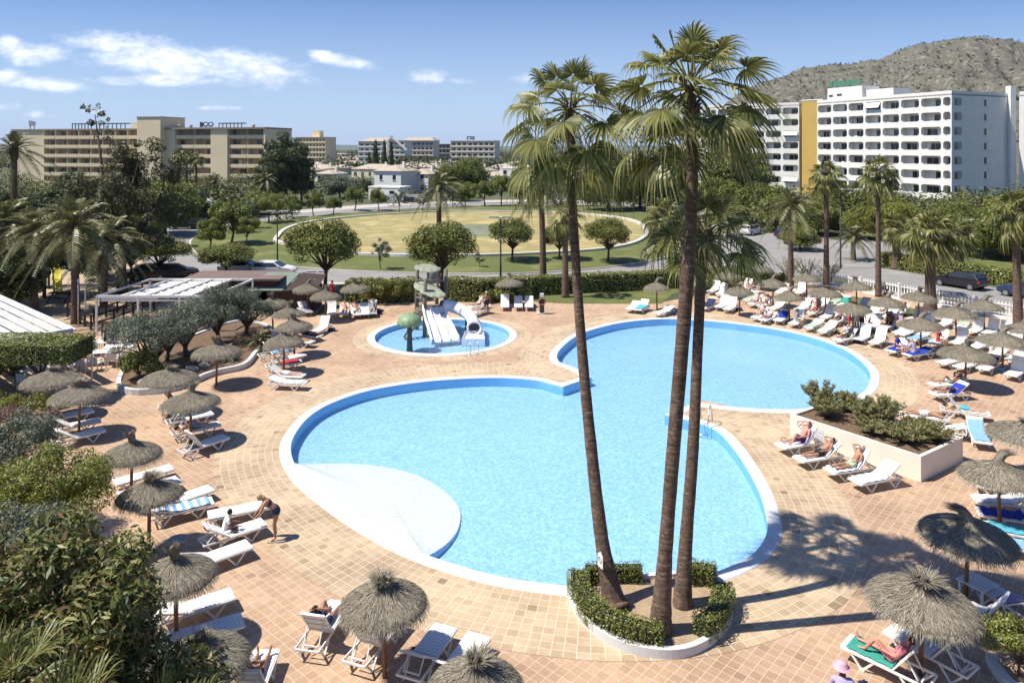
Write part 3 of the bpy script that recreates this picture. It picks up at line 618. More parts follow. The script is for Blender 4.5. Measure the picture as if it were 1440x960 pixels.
def hedge(label, pts, w, z0, z1, mat=None, dens=230, ll=.10, lw=.06, group=None, seed=0, closed=False, name='hedge'):
    """clipped hedge along a ground line: woody core and a skin of leaves"""
    rng = np.random.default_rng(seed); mat = mat or L_hedge; base = Vector((pts[0][0], pts[0][1], z0)); P = [(p[0]-base.x, p[1]-base.y) for p in pts]
    t = thing(name, label, 'hedge', base, 0, group); core = MB(); V = []
    c = smooth_open(P, 4) if len(P) > 2 else P
    core_l = offset(c, w/2*.78, False); core_r = offset(c, -w/2*.78, False); hh = z1-z0
    poly = ccw(core_l+core_r[::-1]); core.prism(poly, 0, hh*.9); core.build('branches', M_core, t)
    for i in range(len(c)-1):
        a = np.array(c[i]); b = np.array(c[i+1]); d = b-a; Ls = np.hypot(*d)
        if Ls < 1e-4: continue
        d /= Ls; nn = np.array((-d[1], d[0])); peri = 2*hh+w; n = int(Ls*peri*dens)
        u = rng.random(n)*Ls; q = rng.random(n)*peri; side = np.where(q < hh, -w/2, np.where(q < 2*hh, w/2, q-2*hh-w/2)); z = np.where(q < hh, q, np.where(q < 2*hh, q-hh, hh))
        lump = .06*np.sin(u*2.3+i)+.05*np.sin(u*5.1+z*3)+rng.normal(size=n)*.035
        side = side*(1+lump*.8/max(w,.6)*1.5); z = z*(1+lump*.4); p = np.stack([a[0]+d[0]*u+nn[0]*side, a[1]+d[1]*u+nn[1]*side, z], 1)
        out = np.stack([nn[0]*np.sign(side)*(q < 2*hh), nn[1]*np.sign(side)*(q < 2*hh), (q >= 2*hh)*1.0+.35], 1); nr = out+rng.normal(size=(n,3))*.5; nr /= np.linalg.norm(nr, axis=1)[:,None]
        A, B = rot_frames(nr, rng); s = rng.uniform(.7,1.3,n)[:,None]; V.append(np.stack([p-A*ll/2*s, p+B*lw/2*s, p+A*ll/2*s, p-B*lw/2*s], 1).reshape(-1,3))
    for (e, sgn) in ((0,-1),(-1,1)):
        a = np.array(c[e]); b = np.array(c[1] if e == 0 else c[-2]); d = (a-b)/np.hypot(*(a-b)); nn = np.array((-d[1], d[0])); n = int(w*hh*dens)
        s_ = rng.uniform(-w/2,w/2,n); z = rng.random(n)*hh; p = np.stack([a[0]+nn[0]*s_+d[0]*rng.normal(size=n)*.03, a[1]+nn[1]*s_+d[1]*rng.normal(size=n)*.03, z],1); nr = np.array([d[0],d[1],.3])+rng.normal(size=(n,3))*.5; nr /= np.linalg.norm(nr,axis=1)[:,None]
        A, B = rot_frames(nr, rng); V.append(np.stack([p-A*ll/2, p+B*lw/2, p+A*ll/2, p-B*lw/2],1).reshape(-1,3))
    v = np.concatenate(V); put('leaves', npmesh('leaves', v, np.arange(len(v)).reshape(-1,4), mat), t); return t
def bush(label, c, r, mat, n, ll, lw, seed=0, clr=.3, nc=30, zmin=-.3, name='bush', stems=True, group=None, cat='bush', zbase=0, shell=.5):
    """bush at c=(x,y) on the ground, crown radii r=(rx,ry,rz) centred at height r[3]"""
    t = thing(name, label, cat, (c[0], c[1], zbase), 0, group); cl = dome_clumps(r[0], r[1], r[2], nc, clr, seed, zmin, (0,0,r[3]))
    mb = MB(); branchy(mb, (0,0,0), [(k[0]*.75, k[1]*.75, k[2]) for k in cl[::2]], max(.03, r[0]*.05), (0,0,r[3]*.4), seed=seed); mb.build('branches', M_bark, t, True)
    v, f = leaf_cloud(cl, n, ll, lw, seed, shell=shell); put('leaves', npmesh('leaves', v, f, mat), t); return t

# ---------------------------------------------------------------- thatched parasols
def parasol_meshes(kind, seed):
    rng = random.Random(seed); R = 1.2
    prof = [(.10,.46),(.22,.34),(.42,.24),(.75,.12),(1.02,.02),(1.17,-.06),(1.19,-.13),(1.1,-.14),(.8,-.04),(.4,.07),(.05,.18)]
    tilt = rng.uniform(-.04,.04); can = MB(); can.lathe(prof, 40, mat=M_strawdk, jit=.02, rng=rng)
    def zs(r): 
        for (r0,z0),(r1,z1) in zip(prof, prof[1:6]):
            if r <= r1: return z0+(z1-z0)*(r-r0)/(r1-r0)
        return -.08
    for i in range(4200):
        a = rng.uniform(0, 2*PI); r = .1+1.05*math.sqrt(rng.random()); l = rng.uniform(.12,.3); a2 = a+rng.gauss(0,.10)/max(r,.3)*.5; r2 = r+l; w = rng.uniform(.005,.011)
        z1 = zs(min(r,1.17))+rng.uniform(0,.025); z2 = (zs(r2) if r2 < 1.17 else -.07-(r2-1.17)*1.1)+rng.uniform(.0,.045)
        p = Vector((r*math.cos(a), r*math.sin(a), z1)); q = Vector((min(r2,1.29)*math.cos(a2), min(r2,1.29)*math.sin(a2), z2)); t = Vector((-math.sin(a), math.cos(a), rng.uniform(-.4,.4)))*w
        can.add([p-t, p+t, q+t*.4, q-t*.4], [(0,1,2,3)], M_straw)
    for i in range(900):   # ragged edge
        a = rng.uniform(0, 2*PI); r = rng.uniform(1.1,1.2); p = Vector((r*math.cos(a), r*math.sin(a), rng.uniform(-.12,-.04))); q = p+Vector((math.cos(a)*rng.uniform(.0,.08), math.sin(a)*rng.uniform(.0,.08), -rng.uniform(.03,.11))); t = Vector((-math.sin(a), math.cos(a), 0))*.007
        can.add([p-t, p+t, q], [(0,1,2)], M_straw)
    tf = MB(); H2 = {'short':.17,'neck':.40,'curl':.38,'wide':.26}[kind]; bend = {'short':.05,'neck':.16,'curl':.46,'wide':.08}[kind]; spread = {'short':.2,'neck':.17,'curl':.13,'wide':.34}[kind]
    ax = rng.uniform(0,2*PI) if kind != 'curl' else -.3
    def axis(s): 
        x = bend*s**1.6; z = .36+H2*(s if kind != 'curl' else math.sin(s*1.9)/1.05); return Vector((x*math.cos(ax), x*math.sin(ax), z))
    for i in range(750):
        a = rng.uniform(0,2*PI); s0 = rng.uniform(0,.6); s1 = min(1.05, s0+rng.uniform(.3,.6)); flare = lambda s: (.16-.08*s if s < .5 else .12+(s-.5)*2*spread*rng.uniform(.3,1))*(1 if kind != 'wide' else 1.25)
        d = Vector((math.cos(a), math.sin(a), 0)); p = axis(s0)+d*flare(s0); q = axis(s1)+d*flare(s1)+Vector((0,0,rng.uniform(-.08,.04))); t = Vector((-math.sin(a), math.cos(a), rng.uniform(-.5,.5)))*rng.uniform(.006,.012)
        tf.add([p-t, p+t, q+t*.3, q-t*.3], [(0,1,2,3)], M_straw)
    tf.tube([axis(s) for s in (0,.3,.6,.85)], [.17,.10,.085,.07], 10, M_strawdk)
    return can.mesh('canopy'), tf.mesh('topknot')
PM = {k: parasol_meshes(k, i+3) for i, k in enumerate(('short','neck','curl','wide'))}
pole_me = MB().tube([(0,0,0),(0,0,1),(0,0,2.15)], [.058,.055,.05], 10).mesh('pole', pm('pole_timber', (0.26,0.13,0.06), (0.17,0.085,0.04), 6, .7, stretch=(6,6,.6)), True)
hub_mb = MB()
for i in range(6): a = i*PI/3; hub_mb.bar((0,0,1.75), (.62*math.cos(a), .62*math.sin(a), 1.93), .03, .03)
hub_me = hub_mb.mesh('support_spokes', M_wood)
def parasol(cx, cy, wpx, kind, label, seed=0, rz=None, zc=1.8):
    p = G(cx, cy, zc); s = wpx*p.y/F/2.42; s = max(.8, min(1.12, s)); rng = random.Random(seed*7+1)
    t = thing('parasol', label, 'parasol', (p.x, p.y, 0), seed*1.1 if rz is None else rz, 'thatched parasols round the pools'); t.rotation_euler = (rng.uniform(-.035,.035), rng.uniform(-.035,.035), t.rotation_euler[2])
    put('pole', pole_me, t); put('support_spokes', hub_me, t)
    zc0 = 1.83; put('canopy', PM[kind][0], t, (0,0,zc0), seed*2.1, (s,s,1)); put('topknot', PM[kind][1], t, (0,0,zc0), 0 if rz is not None else seed*2.1, (s,s,1)); return t

# ---------------------------------------------------------------- sun loungers
def V_leg(x0, x1, y):
    mb = MB(); xm = (x0+x1)/2
    mb.bar((x0,y,.32), (xm-.02,y,.03), .035, .045); mb.bar((x1,y,.32), (xm+.02,y,.03), .035, .045); mb.box(xm-.06, xm+.06, y-.02, y+.02, 0, .045); return mb
def lounger_proto(ang):
    t = thing('sun_lounger', 'x', 'sun lounger', (0,0,-50), 0, 'white sun loungers round the pools'); a = math.radians(ang)
    fr = MB()
    for s in (-1,1): fr.bar((-.98,s*.31,.33), (.98,s*.31,.33), .035, .06)
    for x in (-.97,-.18,.97): fr.box(x-.02, x+.02, -.30, .30, .305, .355)
    fr.build('frame', M_white, t, bevel=.006)
    bd = MB(); bd.box(-.16, .985, -.295, .295, .352, .372)
    for i in range(10): bd.box(-.15+i*.113, -.15+i*.113+.095, -.285, .285, .374, .381)
    bd.build('seat_panel', M_sling, t)
    bk = MB(); c, s = math.cos(a), math.sin(a)
    def R(x, z): return (-.2-(x*c)-z*s*0 + z*s, .372+x*s+z*c)   # distance x up the back, z off its face
    def bb(x0, x1, y0, y1, z0, z1, mat=None):
        vs = []
        for z in (z0, z1):
            for x, y in ((x0,y0),(x1,y0),(x1,y1),(x0,y1)):
                q = R(x, z); vs.append((q[0], y, q[1]))
        bk.add(vs, [(0,1,2,3),(7,6,5,4),(0,4,5,1),(1,5,6,2),(2,6,7,3),(3,7,4,0)], mat)
    bb(.02,.78,-.285,.285,-.012,.008, M_sling)
    for sg in (-1,1): bb(0,.8,sg*.30-.02,sg*.30+.02,-.03,.012, M_white)
    for x in (.0,.27,.54,.77): bb(x,x+.035,-.29,.29,-.035,.014, M_white)
    bk.build('backrest', None, t)
    if ang > 12:
        sp = MB(); q = R(.45,-.03)
        for sg in (-1,1): sp.bar((q[0], sg*.2, q[1]), (-.85 if ang < 45 else -.72, sg*.2, .33), .025, .03)
        sp.bar((-.8,-.2,.335), (-.8,.2,.335), .03, .03); sp.build('back_support', M_white, t)
    for x0, x1 in ((-.9,-.35),(.2,.75)):
        for y in (-.30,.30): V_leg(x0, x1, y).build('leg', M_white, t)
    return t
LP = {a: lounger_proto(a) for a in (0, 18, 35, 55, 68)}
LUSED = set(); LOCC = []
ORD = ['first','second','third','fourth','fifth','sixth','seventh','eighth','ninth','tenth','eleventh','twelfth','thirteenth','fourteenth','fifteenth','sixteenth','seventeenth','eighteenth','nineteenth','twentieth','twenty-first','twenty-second','twenty-third','twenty-fourth','twenty-fifth']
def lounger(hx, hy, fx, fy, ang, label):
    h = G(hx, hy, .36); f = G(fx, fy, .36); c = (h+f)/2; d = f-h; rz = math.atan2(d.y, d.x); k = min(LP, key=lambda q: abs(q-ang))
    o = LP[k] if k not in LUSED else copy_tree(LP[k]); LUSED.add(k); o.location = (c.x, c.y, 0); o.rotation_euler = (0,0,rz); o['label'] = label
    return o, c, rz, k
def towel_mesh(k, color, x0, x1, wid=.62, stripes=None, seed=0):
    """cloth following the lounger from x0 (feet side) up the back to x1"""
    a = math.radians(k); rng = random.Random(seed); n = 26; m = 9; vs = []
    for i in range(n+1):
        x = x0+(x1-x0)*i/n
        if x >= -.18: px, pz = x, .392
        else: u_ = -.18-x; px, pz = -.2-u_*math.cos(a)+.02*math.sin(a), .385+u_*math.sin(a)+.02*math.cos(a)
        for j in range(m+1):
            y = (j/m-.5)*wid; over = max(0, abs(y)-.32); vs.append((px+rng.gauss(0,.004), (y if over == 0 else math.copysign(.335, y)), pz-over+rng.uniform(0,.014)+.012*math.sin(i*.9+j*.4)))
    fs = [(i*(m+1)+j, (i+1)*(m+1)+j, (i+1)*(m+1)+j+1, i*(m+1)+j+1) for i in range(n) for j in range(m)]; mb = MB()
    for q, f in enumerate(fs):
        pass
    mb.v = vs; mb.f = fs; base = pm('cloth_'+color, *CLOTH[color], 8, .9); mb.ms = [base]; mb.m = [0]*len(fs)
    if stripes:
        mb.ms.append(pm('cloth_'+stripes, *CLOTH[stripes], 8, .9)); mb.m = [1 if (q//m) % 4 < 2 else 0 for q in range(len(fs))]
    return mb
CLOTH = {'blue': ((0.02,0.05,0.38),(0.015,0.035,0.28)), 'white': ((0.78,0.77,0.74),(0.7,0.69,0.66)), 'turquoise': ((0.10,0.42,0.50),(0.08,0.35,0.43)), 'red': ((0.55,0.03,0.05),(0.42,0.02,0.04)),
 'green': ((0.05,0.33,0.25),(0.04,0.26,0.2)), 'pink': ((0.75,0.25,0.28),(0.65,0.2,0.22)), 'grey': ((0.35,0.37,0.38),(0.27,0.29,0.3)), 'black': ((0.02,0.02,0.022),(0.012,0.012,0.014)), 'yellow': ((0.62,0.60,0.18),(0.5,0.5,0.14)),
 'light blue': ((0.25,0.45,0.72),(0.2,0.38,0.62)), 'navy': ((0.02,0.03,0.09),(0.015,0.02,0.06)), 'pale green': ((0.45,0.55,0.40),(0.36,0.46,0.33)), 'purple': ((0.09,0.03,0.12),(0.06,0.02,0.09)), 'lilac': ((0.45,0.38,0.55),(0.38,0.32,0.48))}
def towel(c, rz, k, color, label, x0=.8, x1=-.7, stripes=None, wid=.62):
    mb = towel_mesh(k, color, x0, x1, wid, stripes, int(c.x*100) % 99); o = mb.build('towel', None, None, True); o.location = (c.x, c.y, 0); o.rotation_euler = (0,0,rz); so_ = o.modifiers.new('thick', 'SOLIDIFY'); so_.thickness = .008
    return tag(o, label, 'towel', 'towels on the sun loungers')

# ---------------------------------------------------------------- people
SK = {'fair': ((0.62,0.38,0.27),(0.55,0.32,0.22)), 'tan': ((0.42,0.22,0.13),(0.34,0.17,0.10)), 'red': ((0.60,0.28,0.20),(0.52,0.23,0.16)), 'brown': ((0.26,0.13,0.08),(0.2,0.1,0.06))}
HAIR = {'dark': ((0.03,0.02,0.015),(0.02,0.014,0.01)), 'blond': ((0.5,0.38,0.2),(0.4,0.3,0.15)), 'white': ((0.62,0.6,0.56),(0.5,0.48,0.45)), 'brown': ((0.10,0.06,0.035),(0.07,0.04,0.02))}
def V3(*a): return Vector(a)
def pose_joints(pose, ang=30):
    a = math.radians(ang); u = V3(-math.cos(a), 0, math.sin(a)); n = V3(math.sin(a), 0, math.cos(a)); y = V3(0,1,0); J = {}
    def torso(pel, u, n, lat):
        J['pelvis'] = pel; J['waist'] = pel+u*.16; J['chest'] = pel+u*.36; J['neck'] = pel+u*.52; J['head'] = pel+u*.64+n*.02; J['up'] = u; J['face'] = n; J['lat'] = lat
        for s, k in ((1,'L'),(-1,'R')): J['sho'+k] = pel+u*.47+lat*s*.175; J['hip'+k] = pel-u*.05+lat*s*.095
    if pose in ('recline','recline_knee','recline_read'):
        torso(V3(-.14,0,.50)+n*0, u, n, y)
        for s, k in ((1,'L'),(-1,'R')):
            up_ = pose == 'recline_knee' and s == 1
            J['kne'+k] = V3(.24,s*.12,.80) if up_ else V3(.31,s*.12,.475); J['ank'+k] = V3(.47,s*.12,.45) if up_ else V3(.74,s*.13,.445); J['toe'+k] = J['ank'+k]+V3(.06,s*.04,.16) if not up_ else J['ank'+k]+V3(.18,0,-.03)
            if pose == 'recline_read': J['elb'+k] = J['sho'+k]+V3(.16,s*.08,-.12)+n*.1; J['wri'+k] = J['elb'+k]+V3(.10,-s*.12,.2)
            elif s == -1: J['elb'+k] = J['sho'+k]+u*.16+y*s*.18+n*.08; J['wri'+k] = J['head']+u*.10+y*s*.04-n*.02
            else: J['elb'+k] = J['sho'+k]-u*.27+y*s*.07; J['wri'+k] = J['elb'+k]+V3(.24,-s*.02,.0)+n*.02
    elif pose == 'prone':
        u = V3(-1,0,0); torso(V3(-.1,0,.49), u, V3(0,0,-1), -y); J['head'] = J['head']+V3(0,0,.05)
        for s, k in ((1,'L'),(-1,'R')):
            J['kne'+k] = V3(.33,-s*.13,.46); J['ank'+k] = V3(.74,-s*.14,.46); J['toe'+k] = V3(.88,-s*.15,.42)
            J['elb'+k] = J['sho'+k]+V3(-.12,-s*.16,-.03); J['wri'+k] = J['elb'+k]+V3(-.16,s*.14,.0)
    elif pose in ('sit','sit_low'):
        u = V3(.12,.05,1).normalized() if pose == 'sit' else V3(.3,.1,1).normalized(); torso(V3(0,0,.50), u, V3(1,.1,-.15).normalized(), V3(0,1,0))
        for s, k in ((1,'L'),(-1,'R')):
            J['kne'+k] = V3(.42,s*.15,.53); J['ank'+k] = V3(.46,s*.14,.09); J['toe'+k] = V3(.62,s*.17,.04); J['elb'+k] = J['sho'+k]+V3(.08,s*.07,-.26); J['wri'+k] = J['elb'+k]+V3(.22,-s*.05,-.02)
    elif pose == 'stand':
        torso(V3(0,0,.95), V3(0,0,1), V3(1,0,0), V3(0,1,0))
        for s, k in ((1,'L'),(-1,'R')):
            J['kne'+k] = V3(.03*s+.02,s*.11,.50); J['ank'+k] = V3(.05*s-.02,s*.12,.08); J['toe'+k] = J['ank'+k]+V3(.15,s*.04,-.045); J['elb'+k] = J['sho'+k]+V3(-.03,s*.09,-.27); J['wri'+k] = J['elb'+k]+V3(.12,-s*.02,-.2)
    elif pose == 'bend':
        torso(V3(0,0,.93), V3(.72,0,.69).normalized(), V3(.69,0,-.72).normalized(), V3(0,1,0))
        for s, k in ((1,'L'),(-1,'R')):
            J['kne'+k] = V3(.05,s*.12,.49); J['ank'+k] = V3(.0,s*.13,.08); J['toe'+k] = J['ank'+k]+V3(.15,s*.04,-.045); J['elb'+k] = J['sho'+k]+V3(.1,s*.06,-.25); J['wri'+k] = J['elb'+k]+V3(.16,-s*.04,-.16)
    return J
def person_mesh(pose, ang, skin, hair, suit, female, stout=1.0):
    J = pose_joints(pose, ang); bm = bmesh.new(); sl_ = bm.verts.layers.skin.verify(); idx = {}
    rad = {'pelvis':.135*stout,'waist':.118*stout,'chest':.135*stout,'neck':.055,'hip':.092*stout,'sho':.062,'elb':.042,'wri':.028,'kne':.057*stout**.5,'ank':.036,'toe':.028,'pal':.03}
    for s, k in ((1,'L'),(-1,'R')):
        d = (J['wri'+k]-J['elb'+k]).normalized(); J['pal'+k] = J['wri'+k]+d*.075
        J['thi'+k] = J['hip'+k].lerp(J['kne'+k], .4); J['cal'+k] = J['kne'+k].lerp(J['ank'+k], .35)
    rad['thi'] = .083*stout; rad['cal'] = .052
    order = ['pelvis','waist','chest','neck']+[a+k for k in 'LR' for a in ('hip','thi','kne','cal','ank','toe','sho','elb','wri','pal')]
    J['skull'] = J['neck'].lerp(J['head'], .6); order.append('skull'); rad['skull'] = .052
    for nme in order:
        v = bm.verts.new(J[nme]); key = nme if nme in rad else nme[:-1]; r = rad[key]; v[sl_].radius = (r, r*(.8 if key in ('waist','chest','pelvis') else 1)); idx[nme] = v
    idx['pelvis'][sl_].use_root = True; E = [('pelvis','waist'),('waist','chest'),('chest','neck'),('neck','skull')]
    for k in 'LR': E += [('pelvis','hip'+k),('hip'+k,'thi'+k),('thi'+k,'kne'+k),('kne'+k,'cal'+k),('cal'+k,'ank'+k),('ank'+k,'toe'+k),('chest','sho'+k),('sho'+k,'elb'+k),('elb'+k,'wri'+k),('wri'+k,'pal'+k)]
    for a, b in E: bm.edges.new((idx[a], idx[b]))
    me = bpy.data.meshes.new('tmp'); bm.to_mesh(me); bm.free(); o = bpy.data.objects.new('tmp', me); COL.objects.link(o)
    o.modifiers.new('s', 'SKIN').use_smooth_shade = True; ss = o.modifiers.new('d', 'SUBSURF'); ss.levels = 1; ss.render_levels = 1
    dg = bpy.context.evaluated_depsgraph_get(); em = bpy.data.meshes.new_from_object(o.evaluated_get(dg)); bpy.data.objects.remove(o); bpy.data.meshes.remove(me)
    ms = pm('skin_'+skin, *SK[skin], 6, .55); mb = MB(); mb.add([v.co.copy() for v in em.vertices], [tuple(p.vertices) for p in em.polygons], ms)
    # head with face, ears
    hd = J['head']; up = J['up']; fc = J['face']; up = (up-fc*up.dot(fc)).normalized(); lt = up.cross(fc)
    Mx = Matrix((fc, lt, up)).transposed()
    def place(mb2, c0, n0, mat=None):
        for i in range(n0, len(mb2.v)): mb2.v[i] = tuple(hd+Mx @ Vector(mb2.v[i]))
    n0 = len(mb.v); mb.ell((0,0,0.02), (.088,.073,.112), 14, 10, ms); mb.ell((.088,0,.0), (.018,.012,.022), 6, 5, ms)
    for s in (-1,1): mb.ell((-.005,s*.076,.005), (.018,.010,.028), 6, 5, ms); mb.ell((.074,s*.03,.025), (.012,.014,.009), 6, 5, pm('eye_dark', (.03,.02,.02)))
    mb.ell((.079,0,-.042), (.010,.024,.007), 6, 4, pm('lips', (.40,.14,.12))); place(mb, hd, n0)
    # five fingers on each hand
    for k in 'LR':
        d = (J['pal'+k]-J['wri'+k]).normalized(); sd = d.cross(Vector((0,0,1))); sd = sd.normalized() if sd.length > .1 else Vector((0,1,0)); nn = sd.cross(d)
        for q, (off, ln) in enumerate(((-.028,.062),(-.010,.075),(.009,.072),(.027,.058))):
            b = J['pal'+k]+sd*off+d*.01; mb.tube([b, b+d*ln*.55-nn*.006, b+d*ln-nn*.022], [.0095,.0085,.006], 5, ms)
        b = J['wri'+k]+d*.03-sd*.022; mb.tube([b, b-sd*.03+d*.02, b-sd*.04+d*.05], [.011,.010,.007], 5, ms)
    body = mb.mesh('person', None, True)
    # hair
    hb = MB(); hb.ell((-.014,0,.040), (.094,.083,.108), 14, 9)
    if female: hb.ell((-.07,0,-.06), (.05,.07,.10), 10, 7)
    keep = [f for f in hb.f if not all(hb.v[i][0] > .045 and hb.v[i][2] < .10 for i in f)]; hb.f = keep; hb.m = [0]*len(keep)
    for i in range(len(hb.v)): hb.v[i] = tuple(hd+Mx @ Vector(hb.v[i]))
    hme = hb.mesh('hair', pm('hair_'+hair, *HAIR[hair], 10, .7), True)
    # swimwear: faces of the body near hips (and chest), pushed outward
    segs = [('trunk_low', J['pelvis']-J['up']*.04, J['waist']*.55+J['pelvis']*.45), ('mid', J['waist']*.8+J['pelvis']*.2, J['chest']*.5+J['waist']*.5), ('bust', J['chest']*.8+J['waist']*.2, J['chest']*.8+J['neck']*.2), ('top', J['chest']*.4+J['neck']*.6, J['neck'])]
    for k in 'LR':
        kk = .42 if not female else .08
        segs += [('thighU', J['hip'+k], J['hip'+k].lerp(J['kne'+k], kk)), ('x', J['hip'+k].lerp(J['kne'+k], kk+.16), J['kne'+k]), ('sleeve', J['sho'+k], J['sho'+k].lerp(J['elb'+k], .4)), ('x', J['sho'+k].lerp(J['elb'+k], .6), J['elb'+k]), ('x', J['elb'+k], J['pal'+k])]
    want = {'suit': {'trunk_low','thighU'}, }['suit'] | ({'bust'} if female else set()) | ({'mid','bust','top','sleeve'} if suit[1] == 'shirt' else set())
    def near(p):
        best = None
        for nme, a, b in segs:
            ab = b-a; t_ = max(0, min(1, (p-a).dot(ab)/max(ab.length_squared, 1e-9))); dd = (p-(a+ab*t_)).length
            if best is None or dd < best[0]: best = (dd, nme)
        return best[1]
    cb = MB(); fs = [tuple(p.vertices) for p in em.polygons if near(p.center) in want]; used = sorted({i for f in fs for i in f}); mp_ = {i: q for q, i in enumerate(used)}
    cb.add([em.vertices[i].co+em.vertices[i].normal*.010 for i in used], [tuple(mp_[i] for i in f) for f in fs]); cme = cb.mesh('clothes', pm('cloth_'+suit[0], *CLOTH[suit[0]], 8, .8), True)
    bpy.data.meshes.remove(em); return body, hme, cme
PMESH = {}
def person(loc, rz, pose, label, skin='tan', hair='dark', suit=('navy',''), female=False, ang=30, stout=1.0, s=1.0):
    key = (pose, ang if 'recline' in pose else 0, skin, hair, suit, female, stout)
    if key not in PMESH: PMESH[key] = person_mesh(*((pose, ang)+key[2:]))
    b, h, c = PMESH[key]; o = put('person', b, None, loc, rz, s); tag(o, label, 'person', 'holidaymakers by the pools'); put('hair', h, o); put('clothing', c, o); return o
# ================================================================ THE PLACE
# ---- lawns, basin, roads
def psheet(name, px, z, mat, k=5, smooth=True, **kw):
    g = ccw(GP(px)); g = smooth_closed(g, k) if smooth else g; return sheet(name, g, [], z, mat, **kw)
lawn_px = [(270,338),(276,356),(305,369),(350,373),(400,375),(460,379),(540,383),(640,385),(720,385),(800,381),(870,374),(935,362),(955,345),(940,318),(905,300),(860,293),(760,291),(635,292),(560,298),(485,301),(420,307),(365,313),(300,324)]
psheet('lawn', lawn_px, 0.03, M_lawn)
g = smooth_closed(ccw(GP(lawn_px)), 5); mb = MB(); mb.prism(offset(g, .18), 0, .12); ko = mb.build('kerb', M_kerb); tag(ko, kind='structure'); 
for o in bpy.data.objects:
    if o.name == 'lawn': o.location.z = .12
pond_px = [(386,337),(388,343),(420,351),(470,358),(540,362),(620,363),(700,362),(790,358),(860,352),(900,342),(912,328),(895,313),(850,305),(780,300),(700,299),(620,299),(560,302),(500,306),(440,313),(402,323)]
pg = smooth_closed(ccw(GP(pond_px)), 5)
sheet('dry_basin', pg, [], .16, M_dry)
mb = MB(); pin = offset(pg, -.55); ring_strip(pg, pg, 0.1, .42, mb); ring_strip(pg, pin, .42, .42, mb); ring_strip(pin, pin, .42, .1, mb)
tag(mb.build('basin_wall', M_kerb), 'low pale stone wall curving round the dry yellow basin', 'wall')
M_mud = pm('damp_mud', (0.16,0.17,0.09), (0.24,0.25,0.15), .3, .6, .1, 6, detail=8)
psheet('damp_ground', [(615,322),(650,317),(700,318),(715,326),(690,334),(640,333),(620,329)], .164, M_mud)
psheet('water', [(540,362),(560,357),(590,358),(600,361),(570,363)], .168, pm('shallow_water', (.30,.34,.36), (.25,.29,.31), 1, .15))
psheet('lawn', [(-200,440),(-30,380),(120,350),(200,345),(235,372),(240,395),(200,425),(120,450),(-40,475)], .010, M_sand)
bpy.data.objects['lawn.001'].name = 'sandy_ground'
psheet('lawn', [(440,445),(470,415),(560,404),(700,404),(850,399),(960,394),(1010,400),(945,414),(930,427),(800,427),(640,418),(500,424)], .016, M_lawn, smooth=False)
psheet('lawn', [(1200,300),(1440,300),(1700,330),(1700,350),(1440,352),(1300,348),(1200,338)], .01, M_lawn, smooth=False)
psheet('lawn', [(1238,366),(1340,383),(1440,401),(1700,450),(1700,390),(1440,357),(1300,354),(1238,355)], .01, M_lawn, smooth=False)
psheet('lawn', [(1160,423),(1212,432),(1250,442),(1288,446),(1300,437),(1220,420),(1168,412)], .014, M_lawn, smooth=False)
def road(name, px, w, z, mat=M_asphalt, k=6): return tag(strip(GP(px), w, z, k).build(name, mat), kind='structure')
road('pavement', [(250,400),(330,391),(400,393),(480,396),(600,398),(720,398),(830,393),(930,382),(1020,369)], 2.6, .004, M_pave)
road('road', [(300,383),(330,383),(400,385),(480,388),(600,391),(720,391),(830,386),(930,375),(1020,362),(1080,352)], 6.2, .008)
road('road', [(318,382),(262,366),(246,342),(262,324),(310,317),(370,309),(430,302),(500,296),(600,290),(720,287),(860,287),(960,293),(1010,310),(1045,345)], 7.5, .012)
road('pavement', [(395,297),(430,297),(500,291),(600,285.5),(720,282.5),(860,282)], 7, .006, M_pave)
road('road', [(1050,356),(1150,373),(1250,390),(1350,409),(1450,427),(1600,456),(1800,500)], 8.6, .016)
road('road', [(1000,352),(1100,352),(1180,350),(1250,346),(1350,344),(1440,345),(1600,350)], 13, .020)
road('pavement', [(1120,394),(1180,402),(1265,416),(1350,431),(1450,449),(1600,480)], 2.6, .024, M_pave)
psheet('road', [(1010,345),(1060,330),(1120,330),(1200,342),(1250,350),(1240,372),(1160,386),(1090,388),(1040,378)], .028, M_asphalt)
for px, w_ in (([(1060,372),(1150,382),(1240,398),(1340,417)],.12), ([(1080,345),(1180,346),(1300,341),(1420,341)],.14)):
    road('lane_marking', px, w_, .034, pm('road_paint', (.7,.7,.66)))

# ---- shallow walls, kerbs, beds
def kerb_wall(label, px, w, h, name='low_wall', mat=M_coping, closed=False, k=4):
    g = GP(px); c = smooth_closed(ccw(g), k) if closed else smooth_open(g, k)
    if closed:
        mb = MB(); i_ = offset(c, -w); ring_strip(c, c, 0, h, mb); ring_strip(c, i_, h, h, mb); ring_strip(i_, i_, h, 0, mb)
    else:
        a = offset(c, w/2, False); b = offset(c, -w/2, False); mb = MB().prism(ccw(a+b[::-1]), 0, h)
    return tag(mb.build(name, mat), label, 'wall'), c
